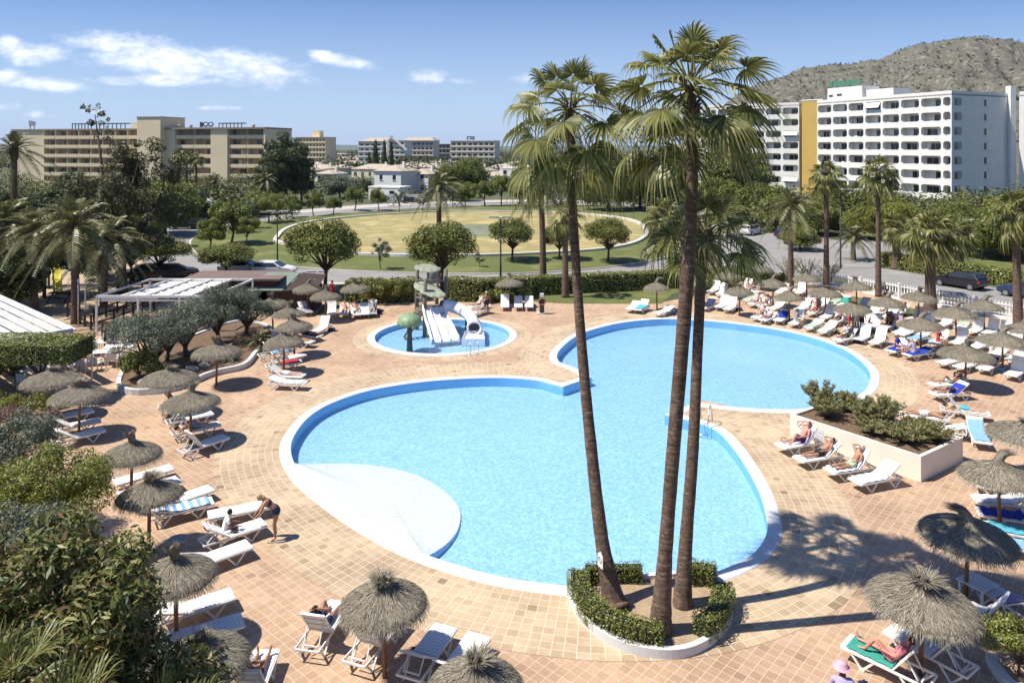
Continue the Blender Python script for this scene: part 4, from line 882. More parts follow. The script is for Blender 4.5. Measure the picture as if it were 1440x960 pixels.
# palm island
isl = [(1.55,20.55),(1.62,20.0),(1.85,19.35),(2.3,18.7),(2.95,18.25),(3.75,18.05),(4.5,18.2),(5.25,18.75),(5.8,19.5),(6.05,20.3),(6.05,20.9),(5.6,21.35),(4.6,21.42),(3.6,21.3),(2.4,21.3),(1.7,21.15)]
ic = smooth_closed(ccw(isl), 5); t = thing('planter_bed', 'curved white kerbed bed round the three tall palms at the pool edge', 'planter', (3.8,19.8,0))
rel = lambda P: [(x-3.8, y-19.8) for x, y in P]
mb = MB(); ii = offset(ic, -.16); ring_strip(rel(ic), rel(ic), 0, .24, mb); ring_strip(rel(ic), rel(ii), .24, .24, mb); ring_strip(rel(ii), rel(ii), .24, .05, mb); mb.build('kerb', M_coping, t)
so2 = sheet('soil', rel(ii), [], .14, M_soil2, kind=None); so2.parent = t
hedge('low clipped hedge curving round the front left of the palm island', [(1.85,20.9),(1.86,20.2),(2.1,19.45),(2.6,18.85),(3.2,18.5),(3.75,18.42)], .5, .1, .62, L_hedge, 800, .05, .032, 'hedges of the palm island', 1)
hedge('short clipped hedge at the right side of the palm island', [(4.75,18.65),(5.3,19.15),(5.65,19.8),(5.78,20.3)], .5, .1, .62, L_hedge, 800, .05, .032, 'hedges of the palm island', 2)
hedge('dark clipped hedge at the back right corner of the palm island', [(4.85,21.05),(5.35,21.05),(5.75,20.9)], .45, .1, .66, L_hedge, 800, .05, .032, 'hedges of the palm island', 3)
hedge('clipped hedge between the left and middle palms at the pool rim', [(2.1,21.05),(2.9,21.1),(3.7,21.1)], .35, .1, .6, L_hedge, 700, .05, .032, 'hedges of the palm island', 4)
# the three tall palms
fan_palm('tall_fan_palm', 'leftmost of the three tall palms at the pool, trunk leaning left, with a white sign', [(2.78,19.9,0.1),(2.72,20.0,.35),(2.48,20.2,1.6),(2.27,20.55,3.5),(2.0,21.1,6.7),(1.78,21.6,10.6),(1.72,22.0,13.65)], [.43,.31,.20,.17,.145,.13,.135], 1.3, 1.2, 32, 21, 'three tall palms on the island', True)
fan_palm('tall_fan_palm', 'tallest, middle palm of the three on the pool island, with a wide base', [(3.78,18.9,0.1),(3.80,18.9,.4),(3.9,18.9,1.9),(4.1,18.9,4.5),(4.42,18.9,8.4),(4.60,18.9,11.4),(4.55,18.9,14.1)], [.34,.28,.19,.17,.175,.15,.14], 1.35, 1.22, 36, 22, 'three tall palms on the island', True, up=86, down=-42)
fan_palm('tall_fan_palm', 'rightmost and shortest of the three palms on the pool island', [(4.62,20.0,0.1),(4.62,20.0,.4),(4.72,20.1,1.7),(4.97,20.3,4.3),(5.2,20.7,7.0),(5.38,21.0,9.0),(5.48,21.1,10.1)], [.29,.25,.18,.155,.145,.14,.15], 1.0, 1.05, 22, 23, 'three tall palms on the island', True, down=-2)
# sign on the left palm
st = thing('sign', 'small white notice plate fixed to the trunk of the left tall palm', 'sign', G(850.5,800,0) if 0 else (2.36,19.82,1.25), -1.15)
mb = MB(); poly = [(-.13,0),(.13,0),(.13,.32),(0,.42),(-.13,.32)]; vs = [(x,y_,z) for y_ in (0,.015) for x,z in poly]; mb.add(vs, [(0,1,2,3,4),(9,8,7,6,5)]+[(i,5+i,5+(i+1)%5,(i+1)%5) for i in range(5)]); mb.build('plate', pm('sign_white', (.8,.8,.78)), st)
mb = MB(); mb.tube([(.08*math.cos(i*PI/8), -.006, .2+.08*math.sin(i*PI/8)) for i in range(17)], .008, 5); mb.bar((-.04,-.006,.26),(.05,-.006,.13),.02,.006); mb.build('pictogram', pm('sign_grey', (.25,.27,.27)), st)

# white planter box with oleanders
A = Vector((XA(1111,1), 1, 0)); hb = .95
def GT(px, py): return G(px, py, hb)
a, b, c = GT(1111,582), GT(1295,642), GT(1354,615); d = a+(c-b); poly = [(p.x-b.x, p.y-b.y) for p in (a, b, c, d)]
t = thing('planter_box', 'long white walled planter box filled with oleanders right of the pool', 'planter', (b.x, b.y, 0)); poly = ccw(poly)
mb = MB(); pin = offset(poly, -.14); ring_strip(poly, poly, 0, hb, mb); ring_strip(poly, pin, hb, hb, mb); ring_strip(pin, pin, hb, hb-.2, mb); mb.build('wall', M_cream, t)
s_ = sheet('soil', pin, [], hb-.1, M_soil, kind=None); s_.parent = t
e1 = (a-b); nrm = Vector((e1.y, -e1.x, 0)).normalized(); nrm = nrm if nrm.dot(Vector((0,-1,0))) > 0 else -nrm; ed = e1.normalized()
def wallpt(s, z): return ed*s+nrm*.012+Vector((0,0,z))
Lw = e1.length; mb = MB(); cc = Lw-.5
mb.tube([wallpt(cc+.15*math.cos(i*PI/9), .66+.15*math.sin(i*PI/9)) for i in range(19)], .014, 5); mb.bar(wallpt(cc-.1,.76), wallpt(cc+.1,.56), .03, .01); mb.bar(wallpt(cc-.08,.66), wallpt(cc+.08,.67), .02, .01)
mb.build('pictogram', pm('faded_grey_paint', (.42,.41,.45), (.5,.49,.52)), t)
mb = MB(); mb.bar(wallpt(cc-.3,.52)-nrm*.008, wallpt(cc-1.05,.52)-nrm*.008, .012, .42); mb.build('notice_board', pm('pale_board', (.62,.61,.66), (.66,.65,.69)), t)
mb = MB()
for q in range(4): mb.bar(wallpt(cc-.36,.66-q*.085), wallpt(cc-(.98 if q % 2 else .8),.66-q*.085), .008, .022)
mb.build('notice_text', pm('faded_text', (.45,.44,.5)), t)
rng = random.Random(4)
M_stem = pm('stems', (.14,.11,.06), (.09,.07,.04), 5, .9)
def oleander(label, p, h, r, n, seed, group='oleanders in the white planter box', nst=16, zb=.84):
    t = thing('oleander', label, 'shrub', (p[0], p[1], zb), 0, group); rg = random.Random(seed); st = MB(); V = []
    for i in range(nst):
        a_ = rg.uniform(0, 2*PI); q = rg.random()**.5; tip = Vector((r*q*math.cos(a_), r*q*math.sin(a_), h*rg.uniform(.6,1.05)*(1-.25*q))); mid = tip*.5+Vector((0,0,h*.08)); st.tube([(tip.x*.1,tip.y*.1,0), mid, tip], [.018,.013,.006], 4)
        for k in range(n//nst):
            s = rg.random()**.6; p_ = (mid.lerp(tip, s*2-1) if s > .5 else (tip*.1).lerp(mid, s*2)); a2 = rg.uniform(0,2*PI); e_ = rg.uniform(.1,1.2); dv = Vector((math.cos(a2)*math.cos(e_), math.sin(a2)*math.cos(e_), math.sin(e_))); ll = rg.uniform(.10,.17); sd = dv.cross(Vector((rg.uniform(-1,1),rg.uniform(-1,1),.3))).normalized()*ll*.13; m_ = p_+dv*ll*.5
            V += [p_, m_+sd, p_+dv*ll, m_-sd]
    st.build('stems', M_stem, t, True); put('leaves', npmesh('leaves', [tuple(x) for x in V], np.arange(len(V)).reshape(-1,4), L_olean), t)
def pin_pt(u_, v_): return (b.x+ed.x*Lw*u_+(c-b).x*v_, b.y+ed.y*Lw*u_+(c-b).y*v_)
for i, (u_, v_, h_, r_, n_, lb) in enumerate([(.93,.5,1.25,.6,900,'leggy oleander at the pool end of the white planter'),(.82,.35,.9,.55,800,'bushy oleander second from the pool end of the planter'),(.80,.8,.75,.5,600,'low oleander at the back of the planter near the pool'),(.58,.55,1.0,.7,1000,'rust tinged oleander clump at the middle of the planter'),(.47,.7,1.15,.55,800,'tallest upright oleander behind the middle of the planter'),(.42,.3,.55,.5,600,'small oleander by the front wall of the planter'),(.22,.35,.65,.65,900,'leafy oleander at the front near corner of the planter'),(.1,.7,.6,.5,700,'pale flowering oleander at the right end of the planter'),(.25,.8,.55,.45,500,'small oleander at the back right of the planter')]):
    oleander(lb, pin_pt(u_, v_), h_*1.15, r_*1.5, n_*5, 50+i, nst=54)

# left planted bed with olives
bed_px = [(164,547),(185,556),(230,553),(262,545),(300,529),(345,518),(364,498),(386,482),(378,462),(330,456),(260,480),(190,505),(170,528)]
_, bedc = kerb_wall('wavy white kerb of the olive bed left of the parasols', bed_px, .22, .3, closed=True)
sheet('soil', offset(bedc, -.2), [], .22, M_soil)
for i, (x_, y_, s) in enumerate([(212,528,.98),(262,506,1.0),(308,486,1.0),(345,474,.85),(235,512,.8)]):
    p = G(x_, y_); tree('olive', (p.x, p.y, .15), s, ['grey green olive tree at the left end of the kerbed bed','grey green olive tree in the middle of the kerbed bed','olive tree third from the left in the kerbed bed','smallest olive tree at the right end of the kerbed bed','olive tree behind the left end one in the bed'][i], 'olive trees in the kerbed bed', i)
p = G(196,540); bush('dark leafy bush under the left olive tree in the kerbed bed', (p.x,p.y), (.95,.8,.75,.8), L_green, 3500, .14, .07, 61, zbase=.2)
for (x_, y_, s, l) in ((366,494,.46,'spiky cycad in the bed beside the grey parasols'),(318,512,.36,'small spiky cycad between olives and the parasol')):
    p = G(x_, y_); date_palm(l, (p.x,p.y,.2), .5, s, 1, name='cycad', tr=.16)
rk = random.Random(3)
for i, (x_, y_) in enumerate([(225,543),(250,535),(288,522),(310,512),(332,505),(205,546),(270,527)]):
    p = G(x_, y_); mb = MB(); mb.ell((0,0,.12), (.35*rk.uniform(.7,1.3), .25*rk.uniform(.7,1.3), .2), 9, 6)
    mb.v = [(v_[0]*(1+.2*noise.noise(Vector(v_)*4+Vector((i,0,0)))), v_[1], v_[2]*(1+.3*noise.noise(Vector(v_)*3))) for v_ in mb.v]
    tag(mb.build('rock', pm('pale_rock', (.42,.38,.32), (.3,.27,.22), 5, .9, .5), None, False, (p.x,p.y,.2)), 'pale garden rock, %s from the left in the olive bed' % ORD[[5,0,1,6,2,3,4].index(i)], 'rock', 'rocks in the olive bed')

# block of topiary on trunks at the left
tp = thing('clipped_tree', 'broad box shaped clipped tree on a bare trunk at the left edge', 'tree', (-23.6,36.8,0))
mb = MB(); branchy(mb, (0,0,0), [(-1.5,.3,2.2),(1.4,-.2,2.2),(0,.6,2.2),(-.5,-.5,2.2)], .14, (.15,0,1.2), seed=3); branchy(mb, (-3.2,.4,0), [(-4.6,.5,2.2),(-2.2,.4,2.2),(-3.4,0,2.2)], .14, (-3.2,.3,1.2), seed=4); mb.build('trunk', M_bark, tp, True)
hg = hedge('x', [(-6.5,.5),(-3,.1),(0,-.2),(2.3,-.1)], 2.6, 0, .95, L_hedge, 420, .09, .055, seed=9)
for ch in list(hg.children): ch.parent = tp; ch.location = (-6.5,.5,2.05); ch.name = 'crown' if ch.name.startswith('leaves') else 'inner_branches'
bpy.data.objects.remove(hg)

# ---- bushes of the left foreground
bush('rounded yellow green clipped bush at the left, above the big leaved shrub', (-13.5,21.4), (1.6,1.5,1.0,2.55), L_lime, 26000, .075, .045, 71, clr=.42, nc=60, zmin=-.5)
bush('grey green feathery bush at the left edge below the kerb', (-16.4,23.6), (1.7,1.5,1.3,2.7), L_greyb, 18000, .09, .035, 72, clr=.4, nc=50)
bush('dull grey green bush between the clipped bush and the big leaved shrub', (-11.6,17.2), (1.7,1.2,1.1,2.9), L_greyb, 18000, .08, .03, 73, clr=.4, nc=50)
bush('large shrub with big glossy leaves filling the lower left corner', (-8.3,13.6), (1.9,1.5,1.55,3.9), L_big, 17000, .20, .058, 74, clr=.5, nc=60, zmin=-.6)
bush('second glossy leaved shrub at the far left edge of the foreground', (-10.6,13.2), (1.6,1.3,1.5,3.9), L_big, 12000, .20, .058, 75, clr=.5, nc=50, zmin=-.6)
bush('dark lower shrub under the glossy leaved one beside the lounger', (-6.9,13.8), (1.1,1.1,1.2,2.4), L_big, 7000, .19, .055, 76, clr=.45, nc=40, zmin=-.8)
for i, (x_, y_, z_, l, n_) in enumerate([(-6.0,9.9,4.45,'spiky fan palm at the bottom left corner of the picture',18),(-4.75,10.3,3.95,'fan palm with thin blades right of the bottom left one',14),(-7.3,10.6,4.5,'fan palm cut by the left edge at the bottom',14)]):
    fan_palm('low_fan_palm', l, [(x_,y_,0),(x_,y_,z_*.5),(x_,y_,z_)], [.16,.13,.12], .6, 1.15, n_, 40+i, None, False, down=-5, up=85, nseg=16, wind=.0, thin=.4)
tag(None,None) if 0 else None
p = G(30,585); bush('low bright green ground bush beside the white kerb at left', (p.x-.8,p.y+.6), (2.4,1.1,.5,.25), L_lime, 9000, .08, .05, 77, clr=.35, nc=40)
p = G(22,540); bush('small leafy shrub behind the low green bush at the left edge', (p.x-1,p.y), (1.3,.9,.9,.6), L_green, 5000, .13, .06, 78)
kerb_wall('curved white kerb beside the low green bush at left', [(-60,610),(10,590),(45,574),(75,560),(100,553)], .22, .3)
bush('dark round bush in the white kerb at the right bottom edge', (12.0,17.5), (.75,.75,.65,.7), L_hedge, 9000, .06, .04, 79, clr=.22, nc=40)
kerb_wall('white kerb round the dark bush at the right bottom edge', [(1392,930),(1405,952),(1430,975),(1480,985)], .2, .22)
for i, (x_, y_, l) in enumerate([(10,600,'pink flowering shrub beside the kerb at the left edge'),(62,612,'small pink flowering shrub next to the left loungers')]):
    p = G(x_, y_); bush(l, (p.x,p.y), (.7,.6,.45,.45), leafmat('pink_flower_leaves', [(.06,.07,.03),(.12,.10,.06),(.42,.22,.22),(.2,.07,.09)], .6, .2), 2600, .07, .05, 80+i)

# ---- hedges behind the terrace
def HP(px): return [tuple(x) for x in GP(px)]
hedge('clipped hedge left of the water play tower along the road', HP([(488,424),(540,424),(592,421)]), 1.5, 0, 1.75, L_hedge, 130, .16, .09, 'hedges between terrace and road', 11)
hedge('clipped hedge right of the water play tower along the road', HP([(628,421),(680,422),(742,419)]), 1.6, 0, 1.75, L_hedge, 130, .16, .09, 'hedges between terrace and road', 12)
hedge('long clipped hedge behind the two palms at the far terrace edge', HP([(744,414),(800,411),(870,408),(950,403)]), 1.5, 0, 1.5, L_hedge, 130, .16, .09, 'hedges between terrace and road', 13)
p = G(540,426); bush('rounded clipped bush in front of the hedge left of the play tower', (p.x,p.y), (1.9,1.2,1.0,.9), L_hedge, 9000, .12, .07, 84, clr=.4, nc=44)
hedge('long clipped hedge beyond the road with the parked black car', HP([(1238,373),(1310,385),(1380,396),(1460,410),(1560,430)]), 1.6, 0, 1.45, L_hedge, 120, .17, .1, 'hedges beyond the road', 14)
for i, (x_, y_, r_, h_, m_, l) in enumerate([(1058,399,1.3,1.7,L_lime,'rounded yellow green bush behind the parasols at the far terrace'),(1022,402,1.6,1.5,L_hedge,'dark bush left of the yellow green one at the terrace end'),(1085,400,1.1,1.2,L_dark,'dark bush right of the yellow green one behind parasols'),(1052,390,.9,2.6,L_dark,'tall dark column shaped bush beside the road junction'),(985,408,1.4,1.3,L_hedge,'bush behind the parasol beside the middle palm trunk'),(700,425,1.2,.9,L_hedge,'low bush behind the white lounger near the far parasol')]):
    p = G(x_, y_); bush(l, (p.x,p.y), (r_,r_*.8,h_*.5,h_*.5), m_, 4000, .15, .08, 90+i, clr=.3*r_)
for i, (x_, y_, l) in enumerate([(1135,398,'thin leggy shrub left of the palm by the fence'),(1165,400,'thin leggy shrub right of the palm by the fence'),(1110,396,'sparse shrub at the left end of the white fence')]):
    p = G(x_, y_); oleander(l, (p.x,p.y), 2.6, 1.6, 1400, 120+i, 'leggy shrubs by the fence', 26, 0)

# ---- garden trees, each with its label
def T(kind, px, py, s, label, group=None, seed=0, zs=1.0, mat=None):
    p = G(px, py); return tree(kind, (p.x, p.y, 0.0), s, label, group, seed, zs=zs, mat=mat)
gp = 'round pines near the road'
T('pine', 457, 411, 1.02, 'round green pine with forked trunk behind the parasols left of the play tower', gp, 0)
T('pine', 622, 409, 1.06, 'round pine directly behind the water play tower', gp, 1)
T('pine', 720, 368, .78, 'round pine on the lawn left of the left tall palm trunk', gp, 0)
T('pine', 787, 366, .72, 'round pine partly behind the left tall palm trunk', gp, 1)
T('pine', 855, 370, .80, 'flat topped pine on the lawn right of the left palm trunk', gp, 0)
T('pine', 318, 392, .95, 'wide low pine behind the brown roof of the bar', gp, 1, .62)
gp = 'small trees along the far road of the lawn'
for i, (x_, y_, s, l, k) in enumerate([(378,314,1.05,'leafmost street tree on the far edge of the lawn, by the lamp','lime'),(411,306,1.0,'round street tree second from the left behind the lawn','round'),(441,304,1.0,'street tree third from the left behind the dry basin','round'),(469,301,.8,'small street tree fourth from left behind the basin','round'),(499,296,1.2,'darker street tree fifth from left behind the basin','round'),(533,296,1.0,'leaning street tree below the white house','round'),(562,299,.95,'thin airy tree right of the leaning one','airy'),(594,297,.9,'thin airy tree left of the date palm behind the basin','airy'),(636,292,1.0,'small tree just right of the single date palm behind the basin','airy'),(655,291,1.1,'round green tree in the row below the large leafy tree','round'),(682,290,1.3,'wide green tree in the row below the white houses','round'),(705,289,1.3,'green tree behind the palm trunk in the far row','lime'),(730,290,1.2,'green tree at the right of the far row','round'),(828,296,1.15,'small tree between the left and middle tall palms','round'),(870,297,.8,'pale small tree beside the pale car at the far road','airy')]):
    T(k, x_, y_, s, l.replace('leafmost','leftmost'), gp, i)
for i, (x_, y_, s, l, k) in enumerate([(325,344,1.35,'tall loose tree on the left end of the lawn','round'),(296,353,1.0,'small leaning tree at the left kerb of the lawn','round'),(347,346,.75,'low yellow green bushy tree on the lawn','lime'),(348,322,1.0,'rust tinged spreading tree behind the loose one on the lawn','airy'),(410,352,.45,'tiny sapling beside the left end of the basin wall','airy'),(675,377,.35,'tiny young tree on the lawn right of the play tower','airy'),(535,380,.7,'leaning bare sapling on the lawn right of the round pine','airy')]):
    T(k, x_, y_, s, l, 'young trees on the left lawn', i)
gp = 'dense trees in front of the beige hotel'
for i, (x_, y_, s, l, k, m_, zs) in enumerate([(402,287,1.35,'very large dark evergreen in front of the right end of the beige hotel','tall',None,1.05),(380,290,1.05,'dark evergreen merged with the very large one on its left','tall',None,.95),(424,286,1.0,'dark evergreen merged with the very large one on its right','tall',None,.95),(172,412,.98,'tall brown tinged eucalyptus with a detached top tuft at left','eucalyptus',None,1.03),
    (232,330,1.1,'dark green tree right of the eucalyptus below the tower','bluff',None,1.0),(205,350,.75,'dark tree between the eucalyptus and the black car','tall',L_pine,.9),(262,315,.85,'dark tree behind the parked black car','bluff',L_dark,.9),(292,305,.75,'dark rounded tree beside the white domed shelter','bluff',L_dark,.95),(318,300,.7,'dark tree left of the yellow green trees at the hotel foot','bluff',L_dark,.9),
    (362,302,.62,'yellow green round tree at the foot of the beige hotel','bluff',L_lime,.95),(345,306,.5,'small yellow green tree left of the bigger one','bluff',L_lime,.9),(395,300,.5,'green tree right of the yellow green trees','bluff',None,.9),(222,392,.95,'round dark tree at the bend of the left road','pine',None,.75),(148,388,.85,'dark tree behind the leaning palm at left','tall',L_pine,.8),
    (100,352,.95,'dark tree behind the large date palm','tall',L_dark,.85),(60,360,.9,'dark tree left of the large date palm','tall',L_dark,.8),(30,372,.8,'dark tree near the left edge below the tall palm','tall',L_pine,.75),(5,372,.8,'dark tree cut by the left edge of the picture','tall',L_dark,.9),(-25,430,.7,'low dark tree at the left edge above the white canopy','tall',L_dark,.8),(18,440,.55,'low dark tree left of the playground tower','tall',L_dark,.7),(185,395,.75,'dark pine over the playground right of the yellow slide','pine',L_dark,1.0),(140,412,.8,'dark pine shading the playground','pine',L_dark,1.0),(62,418,.8,'dark pine beside the playground tower','pine',L_dark,1.0)]):
    T(k, x_, y_, s, l, gp, i, zs*(1.12 if k == 'eucalyptus' else 1), m_)
gp = 'trees among the white houses'
for i, (x_, y_, s, l, k, m_, zs) in enumerate([(478,279,.95,'grey green rounded tree left of the white house','bluff',L_olive,.75),(462,262,.7,'dark tree above the grey green rounded one','bluff',L_dark,.7),(512,274,.55,'dark tree just left of the white house','bluff',L_dark,.9),(527,247,1.25,'tall dark conifer left among the houses','cypress',None,1.05),(540,246,1.35,'tallest dark conifer in the group by the curved hotel','cypress',None,1.0),(551,245,1.2,'dark conifer right in the group by the curved hotel','cypress',None,1.0),(520,245,1.1,'short dark conifer at the left of the group','cypress',None,.8),
    (572,238,1.2,'dark tree at the left of the far tree row below the hotels','bluff',L_dark,.8),(586,237,1.1,'dark tree second in the far tree row','bluff',L_dark,.8),(600,236,1.2,'dark tree third in the far tree row','bluff',L_dark,.8),(614,236,1.1,'dark tree at the right of the far tree row','bluff',L_dark,.8),(568,250,.7,'small dark rounded tree above the white house roof','bluff',L_dark,.7),
    (636,272,1.05,'large leafy green tree right of the single date palm','bluff',None,1.1),(662,270,1.15,'largest leafy green tree behind the left palm crown','bluff',None,1.05),(650,283,.7,'green tree in front of the large leafy ones','bluff',L_green,.8),(650,233,1.0,'dark tree in front of the hotel with a blue sign','bluff',L_dark,.8),(742,268,.8,'green tree behind the crown of the bending date palm','bluff',None,.8),
    (855,296,1.15,'dense dark tree left behind the middle palm','bluff',L_pine,1.15),(900,293,1.4,'large dark silvery tree behind the middle palm crown','bluff',L_greyb,1.15),(935,286,1.3,'dark tree between middle palm and white hotel','bluff',L_pine,1.1),(790,268,.9,'tree behind the left palm trunk','bluff',None,.9),(820,262,.9,'tree with pinkish tips behind the palm crown','bluff',L_euc,.9),
    (1032,300,1.3,'dense dark tree in front of the left wing of the white hotel','bluff',L_pine,1.25),(1005,308,.9,'green tree behind the right tall palm crown','bluff',None,1.0),(1070,312,.9,'green tree in front of the ochre wall of the white hotel','bluff',None,1.0),(1100,325,.8,'green tree left of the hotel garden palms','bluff',None,.8),
    (1150,330,.75,'green tree behind the fan palm in front of the hotel','bluff',None,.85),(1186,322,.95,'dark green tree in the hotel garden by the double lamp','bluff',L_pine,.95),(1215,336,.7,'yellow green bushy tree in the hotel garden','bluff',L_lime,.75),(1262,336,.8,'green tree right of the second fan palm in the hotel garden','bluff',L_lime,.85),(1240,318,.8,'dark tree below the balconies of the white hotel','bluff',L_pine,.8),(1345,330,.7,'green tree right of the stout palm','bluff',None,.8),
    (1380,352,.75,'leafy tree beside the garden lamp at right','bluff',None,.7),(1405,362,.75,'dark leafy tree at the right edge behind the blue car','bluff',L_pine,.75),(1437,368,.9,'green leafy tree at the right edge','bluff',None,.9),(1425,330,.9,'tree at the right end below the white hotel','bluff',L_lime,.8),(1320,352,.4,'small dark shrub tree near the stout palm','bluff',L_dark,.8),(1125,352,.5,'small green tree right of the junction','bluff',None,.7)]):
    T(k, x_, y_, s, l, gp, i, zs, m_)
for i, (x_, y_, s, l) in enumerate([(640,382,1,''),]): pass

# ---- other palms
date_palm('lone date palm with a bare trunk behind the play tower', tuple(G(618,398)), 8.8, 1.1, 0, lean=(-.1,0))
date_palm('wind bent date palm left of the left tall palm trunk', tuple(G(764,402)), 8.7, 1.25, 1, lean=(-.2,.2), tr=.27)
p = G(107,455); date_palm('large spreading date palm at the left over the playground', tuple(p), 7.0, 1.65, 2, lean=(-.2,0), tr=.26)
date_palm('tall date palm at the left edge against the beige hotel', (XA(20,66),66,0), 12.3, 1.25, 0, tr=.25)
date_palm('smaller date palm right of the large one at left', tuple(G(146,432)), 5.3, 1.5, 1, lean=(.2,0), tr=.24)
date_palm('date palm behind the large one, over the sandy ground', tuple(G(48,440)), 6.3, 1.4, 2, tr=.24)
date_palm('date palm cut by the left edge above the dark trees', tuple(G(8,425)), 6.6, 1.5, 1, tr=.24)
date_palm('date palm with arching fronds left of the two slim palms by the fence', tuple(G(1112,404)), 7.2, 1.25, 0, tr=.22)
date_palm('spreading date palm at the foot of the beige hotel', tuple(G(300,300)), 5.4, 1.7, 1)
date_palm('date palm before the large dark evergreen', tuple(G(372,296)), 6.0, 1.3, 2)
date_palm('rust green squat cycad palm on the left lawn', tuple(G(336,328)), 1.6, 1.15, 0, name='cycad')
date_palm('small low palm in the hotel garden beside the lamps', tuple(G(1200,366)), 2.6, 1.0, 1)
def FP(label, px, pyb, pyt, Lp, Lb, n, seed, r=.2, lean=0, group='slender fan palms', down=-50, leanY=0):
    b_ = G(px, pyb); z = ZA(pyt, b_.y); x = b_.x+lean
    return fan_palm('fan_palm', label, [(b_.x,b_.y,0),(b_.x*.6+x*.4,b_.y,z*.35),(b_.x*.25+x*.75,b_.y+leanY*.6,z*.7),(x,b_.y+leanY,z)], [r*1.35,r,r*.9,r*.9], Lp, Lb, n, seed, group, False, down, nseg=18, wind=.18)
FP('slender fan palm left of two in the hotel garden, behind the fence', 1162, 408, 243, .8, 1.15, 26, 61, .22)
FP('slender fan palm in front of the white hotel, right of the first', 1235, 417, 238, .85, 1.2, 26, 62, .2)
FP('stout thick trunked fan palm before the right end of the white hotel', 1308, 441, 322, 1.0, 1.5, 34, 63, .38)
FP('fan palm near the right edge beside the blue car', 1432, 456, 292, .9, 1.45, 28, 64, .27, -.2)
FP('dark drooping fan palm behind the middle palm trunk', 946, 385, 300, 1.15, 1.6, 34, 65, .24, -.9, down=-50)
FP('fan palm behind the right tall palm trunk', 1012, 386, 300, 1.0, 1.2, 24, 66, .2, down=-15)
FP('thick trunked palm beyond the clipped hedge, left of the stout palm', 1261, 378, 318, .9, 1.3, 24, 67, .42)
FP('thick trunked palm right behind the stout palm beyond the hedge', 1349, 382, 325, .9, 1.3, 24, 68, .4)
FP('thin trunked palm behind the left tall palm, over the hedge', 795, 418, 300, .8, 1.0, 18, 69, .25)
for i, (x_, y_, s) in enumerate([(250,300,.8),(262,298,.75),(275,297,.8)]):
    b_ = G(x_, 285); fan_palm('fan_palm', ['left slim palm before the beige hotel balconies','middle slim palm before the beige hotel balconies','right slim palm before the beige hotel balconies'][i], [(b_.x,b_.y,0),(b_.x+.2,b_.y,5),(b_.x,b_.y,ZA(218+i*2, b_.y))], [.3,.22,.2], .9, 1.6, 18, 70+i, 'slim palms before the beige hotel', False, -40, nseg=12)
# ================================================================ BUILDINGS
def quadpt(o, ex, ez, x, z, y=0, ey=None): return o+ex*x+ez*z+ey*y
def facade(t, name, o, ex, ey, W, floors, fh, bays, sill, head, margin, mat, cut=.28, depth=.35, z0=0, top=1.0, skip=None):
    """front wall with chamfered balcony openings, o = left foot, ex along wall, ey outward"""
    ez = Vector((0,0,1)); mb = MB(); xs = [0.0]
    for w_ in bays: xs.append(xs[-1]+w_)
    k = W/xs[-1]; xs = [x*k for x in xs]
    for fl in range(floors):
        zb = z0+fl*fh
        for bi in range(len(bays)):
            x0, x1 = xs[bi], xs[bi+1]; a0, a1 = x0+margin, x1-margin; b0, b1 = zb+sill, zb+head; c_ = min(cut, (a1-a0)*.3)
            oc = [(a0+c_,b0),(a1-c_,b0),(a1,b0+c_),(a1,b1-c_),(a1-c_,b1),(a0+c_,b1),(a0,b1-c_),(a0,b0+c_)]
            fr = [(x0,zb),(x1,zb),(x1,zb+fh),(x0,zb+fh)]; vs = [o+ex*x+ez*z for x, z in fr+oc]+[o+ex*x+ez*z-ey*depth for x, z in oc]
            F_ = [(0,1,5,4),(1,6,5),(1,2,7,6),(2,8,7),(2,3,9,8),(3,10,9),(3,0,11,10),(0,4,11)]+[(4+i,4+(i+1)%8,12+(i+1)%8,12+i) for i in range(8)]
            mb.add(vs, F_)
    zt = z0+floors*fh; Wt = xs[-1]
    mb.add([o+ex*0+ez*zt, o+ex*Wt+ez*zt, o+ex*Wt+ez*(zt+top), o+ez*(zt+top)], [(0,1,2,3)])
    mb.build(name, mat, t); return xs
